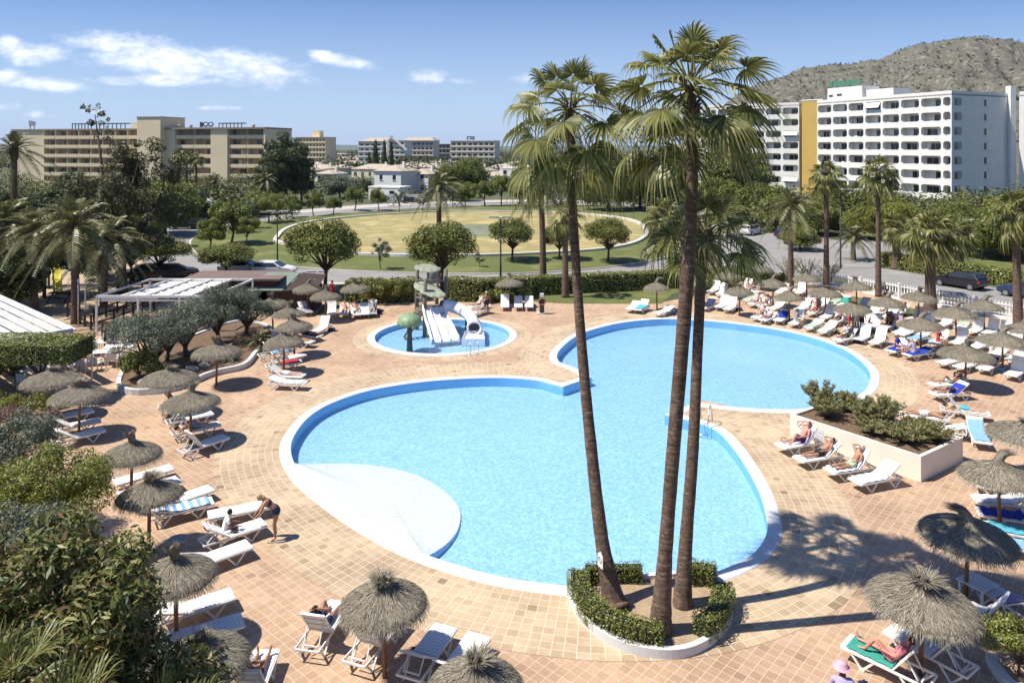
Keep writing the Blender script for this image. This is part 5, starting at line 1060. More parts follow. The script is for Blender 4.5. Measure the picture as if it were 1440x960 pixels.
def balconies(t, o, ex, ey, xs, floors, fh, depth, matb, z0=0, seed=0, awn=0.02, rail=0.0, sill=.9, clutter=.4):
    rg = random.Random(seed); ez = Vector((0,0,1)); W = Vector
    for fl in range(floors):
        for bi in range(len(xs)-1):
            x0, x1 = xs[bi]+.08, xs[bi+1]-.08; zb = z0+fl*fh+.12; zt = zb+fh-.24; dd = depth
            P = lambda x, y, z: o+ex*x-ey*y+ez*z
            mb = MB(); y0 = .36
            mb.add([P(x0,dd,zb),P(x1,dd,zb),P(x1,dd,zt),P(x0,dd,zt),P(x0,y0,zb),P(x1,y0,zb),P(x1,y0,zt),P(x0,y0,zt)], [(0,1,2,3),(4,0,3,7),(1,5,6,2),(4,5,1,0),(3,2,6,7)])
            r = mb.build('balcony', matb, t)
            g = MB(); w_ = (x1-x0)*rg.uniform(.38,.58); s = x0+(x1-x0-w_)*rg.choice((.2,.5,.8,.9)); dk = rg.random()
            g.add([P(s,dd-.03,zb+.05),P(s+w_,dd-.03,zb+.05),P(s+w_,dd-.03,zb+2.15),P(s,dd-.03,zb+2.15)], [(0,1,2,3)]); g.build('window', M_glass, r)
            c_ = MB(); c_.bar(P(s+w_*.5,dd-.06,zb+.05), P(s+w_*.5,dd-.06,zb+2.15), .07, .04); c_.bar(P(s,dd-.06,zb+2.18), P(s+w_,dd-.06,zb+2.18), .05, .07)
            if rg.random() < clutter:
                u_ = rg.uniform(x0+.3, x1-1.2); c_.bar(P(u_,dd*.5,zb+.75), P(u_+rg.uniform(.5,1.1),dd*.5,zb+.75), .5, rg.uniform(.1,.6))
            c_.build('window_frame', M_grey if rg.random() < .5 else M_white, r)
            if rg.random() < awn:
                a_ = MB(); a_.add([P(x0+.3,-.02,zt-.3),P(x1-.3,-.02,zt-.3),P(x1-.2,-.7,zt-1.4),P(x0+.2,-.7,zt-1.4)], [(0,1,2,3)]); a_.build('awning', M_sling, r)
def shell(t, name, pts, h, mat, skip=(), z0=0, bmat=None):
    """outer walls of a footprint (list of Vector), faces in skip left for facades"""
    n = len(pts); mb = MB(); ez = Vector((0,0,1))
    for i in range(n):
        if i in skip: continue
        a_, b_ = pts[i], pts[(i+1)%n]; mb.add([a_+ez*z0, b_+ez*z0, b_+ez*h, a_+ez*h], [(0,1,2,3)])
    return mb.build(name, mat, t)
def flatroof(t, pts, z, mat=M_grey):
    vs = [(p.x,p.y) for p in pts]; mb = MB().prism(ccw(vs), z-.3, z); return mb.build('roof', mat, t)
Vc = lambda x, y, z=0: Vector((x, y, z))
# white hotel, right block
t = thing('white_hotel', 'large white hotel block with rounded balcony openings at the right', 'hotel', (72.6,176,0)); O = Vc(72.6,176)
p0 = Vc(0,0); p1 = Vc(86.2,145)-O; ex = (p1-p0).normalized(); ey = Vector((ex.y,-ex.x,0)); ey = ey if ey.y < 0 and ey.x < 0 else -ey
W = (p1-p0).length; fh = 2.9; nf = 8; htop = 23.6; z0 = htop-1.0-nf*fh+.0
xs = facade(t, 'front_wall', p0, ex, ey, W, nf, fh, [1,1,1,1,1,1.04,1.08,.45], .95, 2.66, .22, M_plaster, z0=z0, cut=.32, top=1.0)
balconies(t, p0, ex, ey, xs, nf, fh, 1.5, M_plaster, z0=z0, seed=4)
e2 = -ey; p2 = Vc(102.2,152)-O; ex2 = (p2-p1).normalized(); ey2 = Vector((ex2.y,-ex2.x,0)); ey2 = ey2 if ey2.y < 0 else -ey2; W2 = (p2-p1).length
mb = MB(); ez = Vector((0,0,1)); mb.add([p1,p2,p2+ez*htop,p1+ez*htop],[(0,1,2,3)]); mb.build('end_wall', M_plaster, t)
for fl in range(nf):
    zb = z0+fl*fh
    for u0, u1, nm in ((.5,2.9,'end_balcony'),(9.6,10.9,'end_window')):
        q = lambda x, z, y=.03: p1+ex2*x+ey2*y+ez*z
        if nm == 'end_balcony':
            f_ = MB(); f_.bar(q(u0,zb+.95), q(u1,zb+.95), .06, .08); f_.bar(q(u0,zb+2.6), q(u1,zb+2.6), .06, .08); f_.bar(q(u0,zb+.95), q(u0,zb+2.6), .06, .08, up=ey2); f_.bar(q(u1,zb+.95), q(u1,zb+2.6), .06, .08, up=ey2)
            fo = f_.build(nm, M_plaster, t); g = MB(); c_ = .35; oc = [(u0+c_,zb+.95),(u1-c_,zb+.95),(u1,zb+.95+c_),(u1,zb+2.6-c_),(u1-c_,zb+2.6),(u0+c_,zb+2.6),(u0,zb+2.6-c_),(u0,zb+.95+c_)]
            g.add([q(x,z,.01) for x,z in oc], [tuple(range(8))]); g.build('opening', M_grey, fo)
            g = MB(); g.add([q(x,z,.02) for x,z in ((u0+.5,zb+1),(u0+1.1,zb+1),(u0+1.1,zb+2.3),(u0+.5,zb+2.3))], [(0,1,2,3)]); g.build('window', M_glass, fo)
        else:
            g = MB(); g.add([q(x,z,.015) for x,z in ((u0,zb+1.05),(u1,zb+1.05),(u1,zb+2.35),(u0,zb+2.35))], [(0,1,2,3)]); fo = g.build('window', M_glass, t)
            f_ = MB(); f_.bar(q(u0-.1,zb+1,.06), q(u1+.1,zb+1,.06), .14, .08); f_.bar(q(u1-.3,zb+1.05,.05), q(u1-.3,zb+2.35,.05), .6, .04, up=ey2); f_.build('shutter', M_white, fo)
bk0 = p0-ey*13; bk1 = p2
shell(t, 'rear_wall', [p1,p2,p2+(p0-p1),p0], htop, M_plaster, skip=(0,3))
flatroof(t, [p0,p1,p2,p2+(p0-p1)], htop-.6, M_grey)
mb = MB(); qq = p0+ex*3.5-ey*3
for (s0, s1, hh, d0, d1) in ((2.0,11.8,2.7,1.2,6.5),(11.8,19,1.7,2.2,7.5)): 
    P_ = [p0+ex*s0-ey*d0, p0+ex*s1-ey*d0, p0+ex*s1-ey*d1, p0+ex*s0-ey*d1]; mb.prism(ccw([(p.x,p.y) for p in P_]), htop-.6, htop+hh)
mb.build('roof_house', M_plaster, t)
mb = MB()
for s0, s1, z_ in ((2.5,3.6,.9),(4.8,6.2,1.0)): mb.bar(p0+ex*s0-ey*1.17+ez*(htop+z_), p0+ex*s1-ey*1.17+ez*(htop+z_), .04, .45)
mb.build('vent', M_darkmetal, t)
mb = MB(); gm = pm('green_sign_panel', (.05,.20,.13), (.09,.26,.17), 2, .7)
for i in range(7):
    s0 = 2.3+i*1.3; mb.bar(p0+ex*s0-ey*1.3+ez*(htop+3.6), p0+ex*(s0+1.05)-ey*1.3+ez*(htop+3.6), .08, 1.25, gm)
for i in range(10): s0 = 2.4+i*1.0; mb.bar(p0+ex*s0-ey*1.4+ez*(htop+2.6), p0+ex*s0-ey*1.4+ez*(htop+4.3), .06, .06, M_darkmetal)
mb.build('rooftop_sign', None, t)
# chimney slab and next wing to the right
t = thing('white_hotel_wing', 'right end wing of the white hotel cut by the picture edge', 'hotel', (102.2,152,0)); O2 = Vc(102.2,152)
a_ = Vc(1,-1.5); b_ = Vc(4.2,-4.5); exw = (b_-a_).normalized(); eyw = Vector((exw.y,-exw.x,0)); eyw = eyw if eyw.x < 0 else -eyw
xs = facade(t, 'front_wall', a_, exw, eyw, 4.2, nf, fh, [1.0], .95, 2.62, .9, M_plaster, z0=z0, cut=.4, top=1.2); balconies(t, a_, exw, eyw, xs, nf, fh, 1.4, M_plaster, z0=z0, seed=8)
c0 = a_+exw*4.2; exv = Vector((.96,.28,0)); eyv = Vector((.28,-.96,0))
xs = facade(t, 'side_wall', c0, exv, eyv, 22, nf, fh, [1,1,1,1,1], .95, 2.62, .25, M_plaster, z0=z0, cut=.4, top=1.2); balconies(t, c0, exv, eyv, xs, nf, fh, 1.4, M_plaster, z0=z0, seed=9)
flatroof(t, [a_,c0,c0+exv*22,c0+exv*22-eyv*12,a_-eyv*12], htop-.5)
mb = MB(); mb.box(-.5,.6,-1.2,.4,0,htop+1.4); mb.build('pilaster', M_plaster, t)
# left wing + ochre stair wall
t = thing('white_hotel_wing', 'left wing of the white hotel behind the palm crowns', 'hotel', (48,203,0)); OL = Vc(48,203)
q0 = Vc(0,0); q1 = Vc(72.2,186)-OL; exl = (q1-q0).normalized(); eyl = Vector((exl.y,-exl.x,0)); eyl = eyl if eyl.y < 0 else -eyl; Wl = (q1-q0).length
xs = facade(t, 'front_wall', q0, exl, eyl, Wl, 8, 2.9, [1]*7, .95, 2.62, .22, M_plaster, z0=-.4, cut=.35, top=1.0); balconies(t, q0, exl, eyl, xs, 8, 2.9, 1.5, M_plaster, z0=-.4, seed=5, awn=.04)
shell(t, 'rear_wall', [q0,q1,q1-eyl*14,q0-eyl*14], 23.7, M_plaster, skip=(0,)); flatroof(t, [q0,q1,q1-eyl*14,q0-eyl*14], 23.2)
t = thing('stair_tower', 'ochre stair tower wall between the two white hotel blocks', 'tower', (72.3,184.5,0))
mb = MB(); mb.prism(ccw([(0,0),(3.6,-3.6),(9,2),(6,7)]), 0, 24.0); mb.build('wall', M_ochre, t); mb = MB().prism(ccw([(-.1,0),(3.6,-3.75),(9.1,2),(6,7.1)]), 24.0, 24.3); mb.build('roof', M_plaster, t)

# beige hotel at the left
YB = 225.0; zt = lambda py: ZA(py, YB); bx = lambda px: XA(px, YB)
t = thing('beige_hotel', 'long beige hotel with balconies and a tall blank tower at left', 'hotel', (bx(18),YB,0)); ox = bx(18)
def blk(x0, x1, ytop, y0=0, y1=14, mat=M_beige, name='wall'):
    return MB().box(bx(x0)-ox, bx(x1)-ox, y0, y1, 0, zt(ytop)).build(name, mat, t)
blk(18,66,181,.0); blk(205,211,168,-.5); blk(211,243,165.5,-3.2,8,name='tower'); blk(243,256,181,-1.0); blk(304,326,180.5,-1.0);  blk(373.2,375.2,180.6,-1.0); blk(186,212,171.5,2,8)
mb = MB(); mb.box(bx(18)-ox-.4, bx(205)-ox, -.35, 14, zt(181.5)-.25, zt(180.6)); mb.box(bx(243)-ox, bx(375.6)-ox, -1.4, 14, zt(181.2)-.25, zt(180)); mb.build('roof', pm('roof_edge', (.34,.28,.2),(.28,.23,.17),.5,.9), t)
mb = MB(); mb.box(bx(210)-ox, bx(244)-ox, -3.4, 8.1, zt(165.5), zt(164.5)); mb.build('tower_cap', M_grey, t)
EXX = Vc(1,0); EYY = Vc(0,-1); seed = 1
for (x0, x1, nb) in ((66,135,4),(135,205,4),(256,304,2),(326,374,2)):
    o_ = Vc(bx(x0)-ox,-.2); Wd = bx(x1)-bx(x0); xs_ = [Wd*i/nb for i in range(nb+1)]; rg = random.Random(seed); seed += 1
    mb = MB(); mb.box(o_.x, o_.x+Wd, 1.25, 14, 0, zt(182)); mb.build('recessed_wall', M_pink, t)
    for fl in range(6):
        zb = .8+fl*2.86
        for i in range(nb):
            xa, xb_ = o_.x+xs_[i], o_.x+xs_[i+1]
            b_ = MB(); b_.box(xa+.05,xb_-.05,-.6,1.2,zb-.12,zb+.12); b_.box(xa+.05,xb_-.05,-.62,-.46,zb+.1,zb+.98); b_.box(xa-.02,xa+.1,-.3,1.24,zb,zb+2.86)
            bo = b_.build('balcony', M_beige, t); g = MB(); w_ = rg.uniform(1.1,1.9); s = xa+rg.uniform(.4,max(.5,xb_-xa-w_-.3)); g.box(s,s+w_,1.16,1.23,zb+.15,zb+2.3); g.build('window', M_glass, bo)
            if rg.random() < .35: g = MB(); g.box(s+w_+.05,s+w_+.9,1.14,1.22,zb+.9,zb+2.2); g.build('curtain', M_sling, bo)
for (x0, x1, ya, yb_) in ((100,128,173,180),(140,177,173,180),(307,337,174,180)):
    mb = MB()
    for i in range(7):
        x = bx(x0+(x1-x0)*i/6)-ox; mb.bar((x,2,zt(180.5)), (x,2,zt(ya)), .18, .18)
    mb.bar((bx(x0)-ox-.1,2,zt(ya)), (bx(x1)-ox+.1,2,zt(ya)), .3, .3)
    for i in range(7):
        x = bx(x0+(x1-x0)*i/6)-ox; mb.bar((x,2,zt(ya)+.1), (x,4.5,zt(ya)+.1), .15, .15)
    mb.bar((bx(x0)-ox-.1,4,zt(ya)), (bx(x1)-ox+.1,4,zt(ya)), .3, .25)
    mb.build('roof_pergola', pm('blue_grey_metal', (.07,.10,.14),(.05,.07,.1)), t)
mb = MB(); dk = pm('navy_sign', (.03,.05,.08))
mb.box(bx(281)-ox,bx(284.5)-ox,2,2.3,zt(179),zt(172)); mb.lathe([(0,0),(0.01,0)],3)
for xc in (289,295.8): 
    mb.tube([(bx(xc)-ox+.72*math.cos(a_), 2, zt(175.3)+.62*math.sin(a_)) for a_ in np.linspace(0,2*PI,13)], .16, 5); mb.bar((bx(xc)-ox-.35,2,zt(179)),(bx(xc)-ox+.35,2,zt(176.5)),.12,.12); mb.bar((bx(xc)-ox+.35,2,zt(179)),(bx(xc)-ox-.35,2,zt(176.5)),.12,.12)
mb.build('rooftop_sign', dk, t)
mb = MB(); mb.add([(bx(30)-ox,3,zt(176)),(bx(40)-ox,3,zt(175)),(bx(40)-ox,3,zt(169)),(bx(30)-ox,3,zt(167)),(bx(30)-ox,3.15,zt(176)),(bx(40)-ox,3.15,zt(175)),(bx(40)-ox,3.15,zt(169)),(bx(30)-ox,3.15,zt(167))],[(0,1,2,3),(7,6,5,4),(0,4,5,1),(1,5,6,2),(2,6,7,3),(3,7,4,0)]); mb.bar((bx(32)-ox,3.1,zt(181)),(bx(32)-ox,3.1,zt(174)),.2,.2); mb.bar((bx(38)-ox,3.1,zt(181)),(bx(38)-ox,3.1,zt(174)),.2,.2); mb.build('rooftop_billboard', pm('dull_sign', (.22,.25,.3),(.3,.33,.37)), t)
mb = MB()
for xc in (250,266,350): mb.ell((bx(xc)-ox,3,zt(177.5)), (.5,.5,.6), 8, 6)
mb.build('roof_tank', M_grey, t)

_bh = t
_bh.location = (XA(18,237), 237, 0); _bh.rotation_euler = (0, 0, -math.asin(22/97.8)); _bh.scale = (1.172, 1, 1)
def slab_hotel(label, px0, px1, ytop, Y, nfl, fh, mat, roof=None, dep=14, nb=6, name='far_hotel', sl=.35, seed=1, z0=None):
    x0, x1 = XA(px0,Y), XA(px1,Y); h = ZA(ytop, Y); t = thing(name, label, 'hotel', (x0,Y,0), -.22); W_ = (x1-x0)*.95; rg = random.Random(seed)
    MB().box(0,W_,1.1,dep,0,h).build('wall', mat, t)
    mb = MB(); f0 = h-.4-nfl*fh
    for i in range(nfl+1):
        mb.box(-.3, W_+.3, 0, 1.6, f0+i*fh-.15, f0+i*fh+.15)
        if i < nfl: mb.box(-.3, W_+.3, -.1, .08, f0+i*fh+.15, f0+i*fh+1.05)
    for i in range(nb+1): mb.box(W_*i/nb-.15, W_*i/nb+.15, .1, 1.5, 0, h)
    mb.box(-.3,W_+.3,-.2,dep+.1,h,h+.3); mb.build('balcony_slabs', mat, t)
    g = MB()
    for i in range(nfl):
        for j in range(nb):
            w_ = W_/nb*.5; s = W_*j/nb+W_/nb*rg.uniform(.2,.35); g.box(s,s+w_,1.0,1.08,f0+i*fh+.2,f0+i*fh+2.2)
    wn = g.build('windows', M_glass, t); return t, h, W_
t, h, W_ = slab_hotel('far beige five storey hotel right of the long one', 416, 463, 193.5, 430, 5, 2.9, M_beige, nb=9, seed=2)
MB().box(W_*.45,W_*.7,4,9,h+.3,h+4).build('roof_house', M_beige, t)
t, h, W_ = slab_hotel('distant white curved hotel left of the stepped one', 504, 548, 199.5, 480, 4, 3.2, M_plaster, nb=5, seed=3)
mb = MB(); mb.add([(-.5,-.5,h+.3),(W_+.5,-.5,h+.3),(W_+.5,14,h+.3),(-.5,14,h+.3),(W_*.3,7,h+2.6),(W_+.5,7,h+2.6)],[(0,1,5,4),(3,4,5,2),(0,4,3),(1,2,5)]); mb.build('roof', M_rooftile, t)
t, h, W_ = slab_hotel('distant stepped white hotel with a diagonal stair wall', 547, 571, 198, 470, 5, 3.0, M_plaster, nb=3, seed=4)
mb = MB(); mb.bar((1,-1,h+3.5),(W_+2,-1,h-6),.6,1.2); mb.bar((-2,-1,h-1),(3,-1,h+3.2),.6,1.0); mb.build('stair_wall', M_plaster, t)
t, h, W_ = slab_hotel('distant pale hotel with a flat tiled roof above dark trees', 568, 613, 198.5, 500, 3, 3.2, M_cream, nb=7, seed=5)
mb = MB(); mb.add([(-1,-1,h+.3),(W_+1,-1,h+.3),(W_+1,15,h+.3),(-1,15,h+.3),(2,4,h+2.4),(W_-2,4,h+2.4),(W_-2,10,h+2.4),(2,10,h+2.4)],[(0,1,5,4),(1,2,6,5),(2,3,7,6),(3,0,4,7),(4,5,6,7)]); mb.build('roof', M_rooftile, t)
slab_hotel('low distant building between two far hotels', 611, 640, 203, 520, 2, 3.2, M_grey, nb=5, seed=6)
t, h, W_ = slab_hotel('distant cream hotel with a small blue roof sign', 634, 700, 198.5, 420, 4, 3.0, M_cream, nb=8, seed=7)
mb = MB(); sx = XA(655,420)-XA(634,420); mb.box(sx,sx+4.6,3,3.3,h+.9,h+2.7); bo = mb.build('rooftop_sign', pm('blue_sign', (.05,.10,.17)), t); mb = MB(); mb.box(sx+.8,sx+1.9,2.9,2.98,h+1.3,h+2.0); mb.box(sx+2.3,sx+3.9,2.9,2.98,h+1.9,h+2.1); mb.build('lettering', M_white, bo); mb = MB(); mb.bar((sx+.5,3.2,h),(sx+.5,3.2,h+1),.2,.2); mb.bar((sx+4,3.2,h),(sx+4,3.2,h+1),.2,.2); mb.build('sign_post', M_darkmetal, bo)

def house(label, px, pyb, wpx, h, dep, roofh, mat=M_plaster, seed=0, name='house', rz=0.0, flat=False):
    b_ = G(px, pyb); w_ = wpx*b_.y/F; t = thing(name, label, 'house', (b_.x,b_.y,0), rz-.42, 'low houses between lawn and hotels'); rg = random.Random(seed)
    MB().box(-w_/2,w_/2,0,dep,0,h).build('wall', mat, t); e = .4
    if flat: mb = MB().box(-w_/2-.1,w_/2+.1,-.1,dep+.1,h,h+.35); mb.build('roof', mat, t)
    else:
        r_ = min(w_,dep)*.42; mb = MB(); zr = h-.05
        if w_ >= dep: vs = [(-w_/2-e,-e,zr),(w_/2+e,-e,zr),(w_/2+e,dep+e,zr),(-w_/2-e,dep+e,zr),(-w_/2+r_,dep/2,zr+roofh),(w_/2-r_,dep/2,zr+roofh)]; fs = [(0,1,5,4),(2,3,4,5),(1,2,5),(3,0,4),(3,2,1,0)]
        else: vs = [(-w_/2-e,-e,zr),(w_/2+e,-e,zr),(w_/2+e,dep+e,zr),(-w_/2-e,dep+e,zr),(0,r_,zr+roofh),(0,dep-r_,zr+roofh)]; fs = [(0,1,4),(1,2,5,4),(2,3,5),(3,0,4,5),(3,2,1,0)]
        ro = mb.add(vs, fs).build('roof', M_rooftile, t); ch = MB().box(w_*.2,w_*.2+.7,dep*.5,dep*.5+.7,h,h+roofh+.8); ch.build('chimney', M_plaster, ro)
    n = max(2, int(w_/3.2))
    for i in range(n):
        s = -w_/2+w_*(i+.5)/n; ww = rg.uniform(.9,1.5); dz = rg.choice((.9,.1)) if h < 4 else .9
        for fl in range(1 if h < 4.5 else 2):
            g = MB().box(s-ww/2,s+ww/2,-.04,.02,dz+fl*2.9,dz+fl*2.9+1.3+(.8 if dz < .5 and fl == 0 else 0)); wo_ = g.build('window', M_glass, t); g = MB().box(s-ww/2-.12,s+ww/2+.12,-.14,-.042,dz+fl*2.9-.14,dz+fl*2.9-.03); g.build('sill', mat, wo_)
    return t
HS = [(444,247,44,3.2,12,1.6),(470,245,34,3.0,10,1.4),(486,238,38,3.2,12,1.6),(508,234,34,3.2,12,1.5),(462,233,36,3.4,12,1.6),(440,240,30,3.2,10,1.5),(520,250,62,3.6,11,2.0),(500,230,30,3.2,12,1.5),(480,229,34,3.2,12,1.5),(594,246,54,3.4,11,1.8),(618,243,36,3.2,11,1.6),(576,241,40,3.2,11,1.6),(604,238,40,3.2,12,1.6),(630,236,34,3.2,12,1.6),(534,240,30,3.2,10,1.4),(700,246,40,3.2,11,1.6),(742,248,46,3.2,11,1.8),(770,244,36,3.2,11,1.6),(800,247,44,3.2,11,1.8),(830,241,44,3.2,11,1.6),(690,238,34,3.2,11,1.5),(860,244,40,3.2,11,1.6),(455,256,30,3.0,9,1.3),(428,250,26,3.2,9,1.3)]
HS += [(452,224,30,3.4,12,1.5),(476,221,28,3.4,12,1.5),(506,226,30,3.4,12,1.5),(646,246,34,3.4,11,1.6),(664,252,40,3.4,11,1.7),(722,240,36,3.4,11,1.6),(756,254,44,3.6,11,1.7),(786,256,40,3.4,11,1.6),(562,232,36,3.4,11,1.6),(590,231,36,3.4,11,1.6),(622,230,34,3.4,11,1.6)]
HC = ['cream','pale','sandy','light']
for i, (px, py, w_, h, dp, rh) in enumerate(HS):
    zone = 'left of the dark conifers' if px < 515 else ('behind the white house' if px < 640 else 'behind the left palm crown'); 
    rank = sorted([q for q in HS if (q[0] < 515) == (px < 515) and (q[0] < 640) == (px < 640)], key=lambda q: q[0]).index((px, py, w_, h, dp, rh))
    house('low tile roofed house, %s from the left %s' % (ORD[rank], zone), px, py, w_, h, dp, rh, [M_cream, M_plaster, M_beige][i % 3], i)
house('white two storey house with a sloping roof behind the basin, left part', 545, 273, 44, 6.2, 9, 1.6, M_plaster, 31)
house('white house with blank gable wall right of the two storey one', 585, 271, 40, 5.2, 10, 1.4, M_plaster, 32)
house('low white garage house in front of the white two storey house', 540, 281, 52, 2.8, 5, .2, M_plaster, 33, flat=True)
house('white cube shaped house behind the left palm fronds', 716, 262, 26, 5.6, 8, 1.2, M_plaster, 34, flat=True)
house('white low house left of the cube shaped one', 690, 262, 26, 3.4, 9, 1.4, M_plaster, 35)
house('small cream kiosk behind the trees of the left lawn', 337, 302, 18, 2.6, 4, .6, M_cream, 36)
tag(MB().box(-6,6,-.12,.12,0,1.9).build('garden_wall', M_plaster, None, False, tuple(G(560,285))), 'white garden wall in front of the white two storey house', 'wall')
tag(MB().box(-5,5,-.12,.12,0,1.7).build('garden_wall', M_plaster, None, False, tuple(G(712,268))), 'white garden wall in front of the cube shaped house', 'wall')
# white domed shelter by the road at left
p = G(288,307); t = thing('shelter', 'small shelter with a white domed roof beside the left road', 'shelter', tuple(p)); mb = MB(); mb.box(-1,1,-1,1,0,2.5); mb.build('body', M_darkwood, t)
mb = MB(); mb.lathe([(2.2,0),(2.25,.2),(1.9,.7),(1.2,1.1),(.3,1.3),(0.01,1.32)], 18, (0,0,2.4)); mb.build('roof', M_plaster, t, True)

# ---- far land
def ridge(name, prof, Y, back, mat, base=0, dz=1.0, nx=240, ny=60, y0=None, amp=8, fr=.01, seed=0):
    xs_ = [q[0] for q in prof]; V = []; Fc = []; y0 = y0 or Y*.6
    for j in range(ny+1):
        v_ = j/ny; yy_ = y0+(Y-y0)*min(1, v_/.62) if v_ < .62 else Y+(back-Y)*(v_-.62)/.38
        k = (min(1, v_/.62))**1.25 if v_ < .62 else 1-((v_-.62)/.38)**1.5
        k = k*k*(3-2*k)*.35+k*.65
        for i in range(nx+1):
            px = xs_[0]+(xs_[-1]-xs_[0])*i/nx; py = float(np.interp(px, xs_, [q[1] for q in prof])); zz_ = max(0, ZA(py, Y)); X = XA(px, yy_ if 1 else Y)
            X = XA(px, Y)*(.35+.65*yy_/Y); n_ = noise.fractal(Vector((X*fr, yy_*fr, seed)), .9, 2.1, 6); n2_ = abs(noise.fractal(Vector((X*fr*2.3, yy_*fr*1.1, seed+5)), 1, 2, 5))
            edge_ = min(1, 6*min(i, nx-i)/nx*2); V.append((X, yy_, max(-2, zz_*k*edge_+(n_-n2_*1.2)*amp*min(1, zz_*k/40)*(1-.75*(v_ > .55)*(v_ < .7)))-.5))
    for j in range(ny):
        for i in range(nx): a_ = j*(nx+1)+i; Fc.append((a_, a_+1, a_+nx+2, a_+nx+1))
    me = npmesh(name, V, Fc, mat, True); o = put(name, me); tag(o, kind='structure'); return V
M_hill = pm('stony_hill', (.21,.18,.145), (.085,.085,.055), .16, .95, 1.0, .9, c3=(.27,.24,.205), detail=14)
HV = ridge('hill', [(930,190),(980,160),(1020,138),(1060,120),(1105,102),(1130,93),(1180,89),(1240,81),(1285,62),(1340,52),(1370,50),(1440,60),(1550,75),(1750,110),(2000,160),(2200,200)], 820, 1300, M_hill, amp=13, y0=330, fr=.012, nx=300, ny=90)
# scrub on the hill: one carpet of bushes nobody could count
rg = np.random.default_rng(5); hv = np.array(HV); sel = hv[(hv[:,2] > 14) & (hv[:,1] < 830)]; idx_ = rg.choice(len(sel), 6500); P_ = sel[idx_]+rg.normal(size=(6500,3))*[2.6,3.5,0]; P_[:,2] += .3
cl = [(x,y,z,1.3,1.3,.9) for x,y,z in P_]; v, f = leaf_cloud(cl, 45000, 1.7, 1.0, 8, up=.6); o = put('scrub', npmesh('scrub', v, f, leafmat('scrub_leaves', [(.05,.055,.025),(.09,.095,.04),(.13,.13,.065)], .8, 0))); tag(o, 'low scrub dotting the stony hill', 'scrub', kind='stuff')
M_farhill = pm('distant_hills', (.10,.13,.12), (.08,.10,.09), .002, .95)
ridge('distant_hills', [(-1500,206),(-900,201),(-300,203),(100,202),(300,203.5),(420,202.6),(455,203),(490,203.8),(540,204.4),(620,205),(700,205.5),(800,205),(950,204.6),(1200,205),(1500,206)], 5200, 7500, M_farhill, y0=3500, amp=6, fr=.0012, nx=160, ny=24)
rg = np.random.default_rng(9); cl = []
for i in range(2600):
    Y_ = 330+1500*rg.random()**1.6; px_ = rg.uniform(380, 1010) if rg.random() < .75 else rg.uniform(-300, 420); r_ = rg.uniform(2,4.5); cl.append((XA(px_,Y_), Y_, r_*.8, r_*1.3, r_*1.3, r_))
v, f = leaf_cloud(cl, 75000, 1.5, .9, 10, up=.5); o = put('woodland', npmesh('woodland', v, f, leafmat('far_wood', [(.035,.045,.02),(.07,.085,.035),(.11,.12,.055)], .8, 0))); tag(o, 'dark belt of far trees below the horizon', 'woodland', kind='stuff')

rg = np.random.default_rng(12); cl = []
for i in range(230):
    Y_ = rg.uniform(150, 330); px_ = rg.uniform(432, 1000) if i % 4 == 0 else rg.uniform(740, 1000); r_ = rg.uniform(1.2,2.6); cl.append((XA(px_,Y_), Y_, r_*.7, r_*1.2, r_*1.2, r_))
for i in range(260):
    Y_ = rg.uniform(108, 140); px_ = rg.uniform(1065, 1600); r_ = rg.uniform(1.2,3.0); cl.append((XA(px_,Y_), Y_, r_*.8, r_*1.2, r_*1.2, r_*1.2))
for i in range(150):
    Y_ = rg.uniform(120, 215); px_ = rg.uniform(-60, 400); r_ = rg.uniform(1.5,3.2); cl.append((XA(px_,Y_), Y_, r_*.8, r_*1.2, r_*1.2, r_*1.3))
v, f = leaf_cloud(cl, 90000, .62, .34, 14, up=.5); o = put('shrubbery', npmesh('shrubbery', v, f, leafmat('shrubbery_leaves', [(.05,.06,.02),(.11,.125,.035),(.18,.18,.06),(.08,.09,.03)], .7, .15))); tag(o, 'mixed garden shrubbery filling the gaps between houses and hotels', 'shrubbery', kind='stuff')
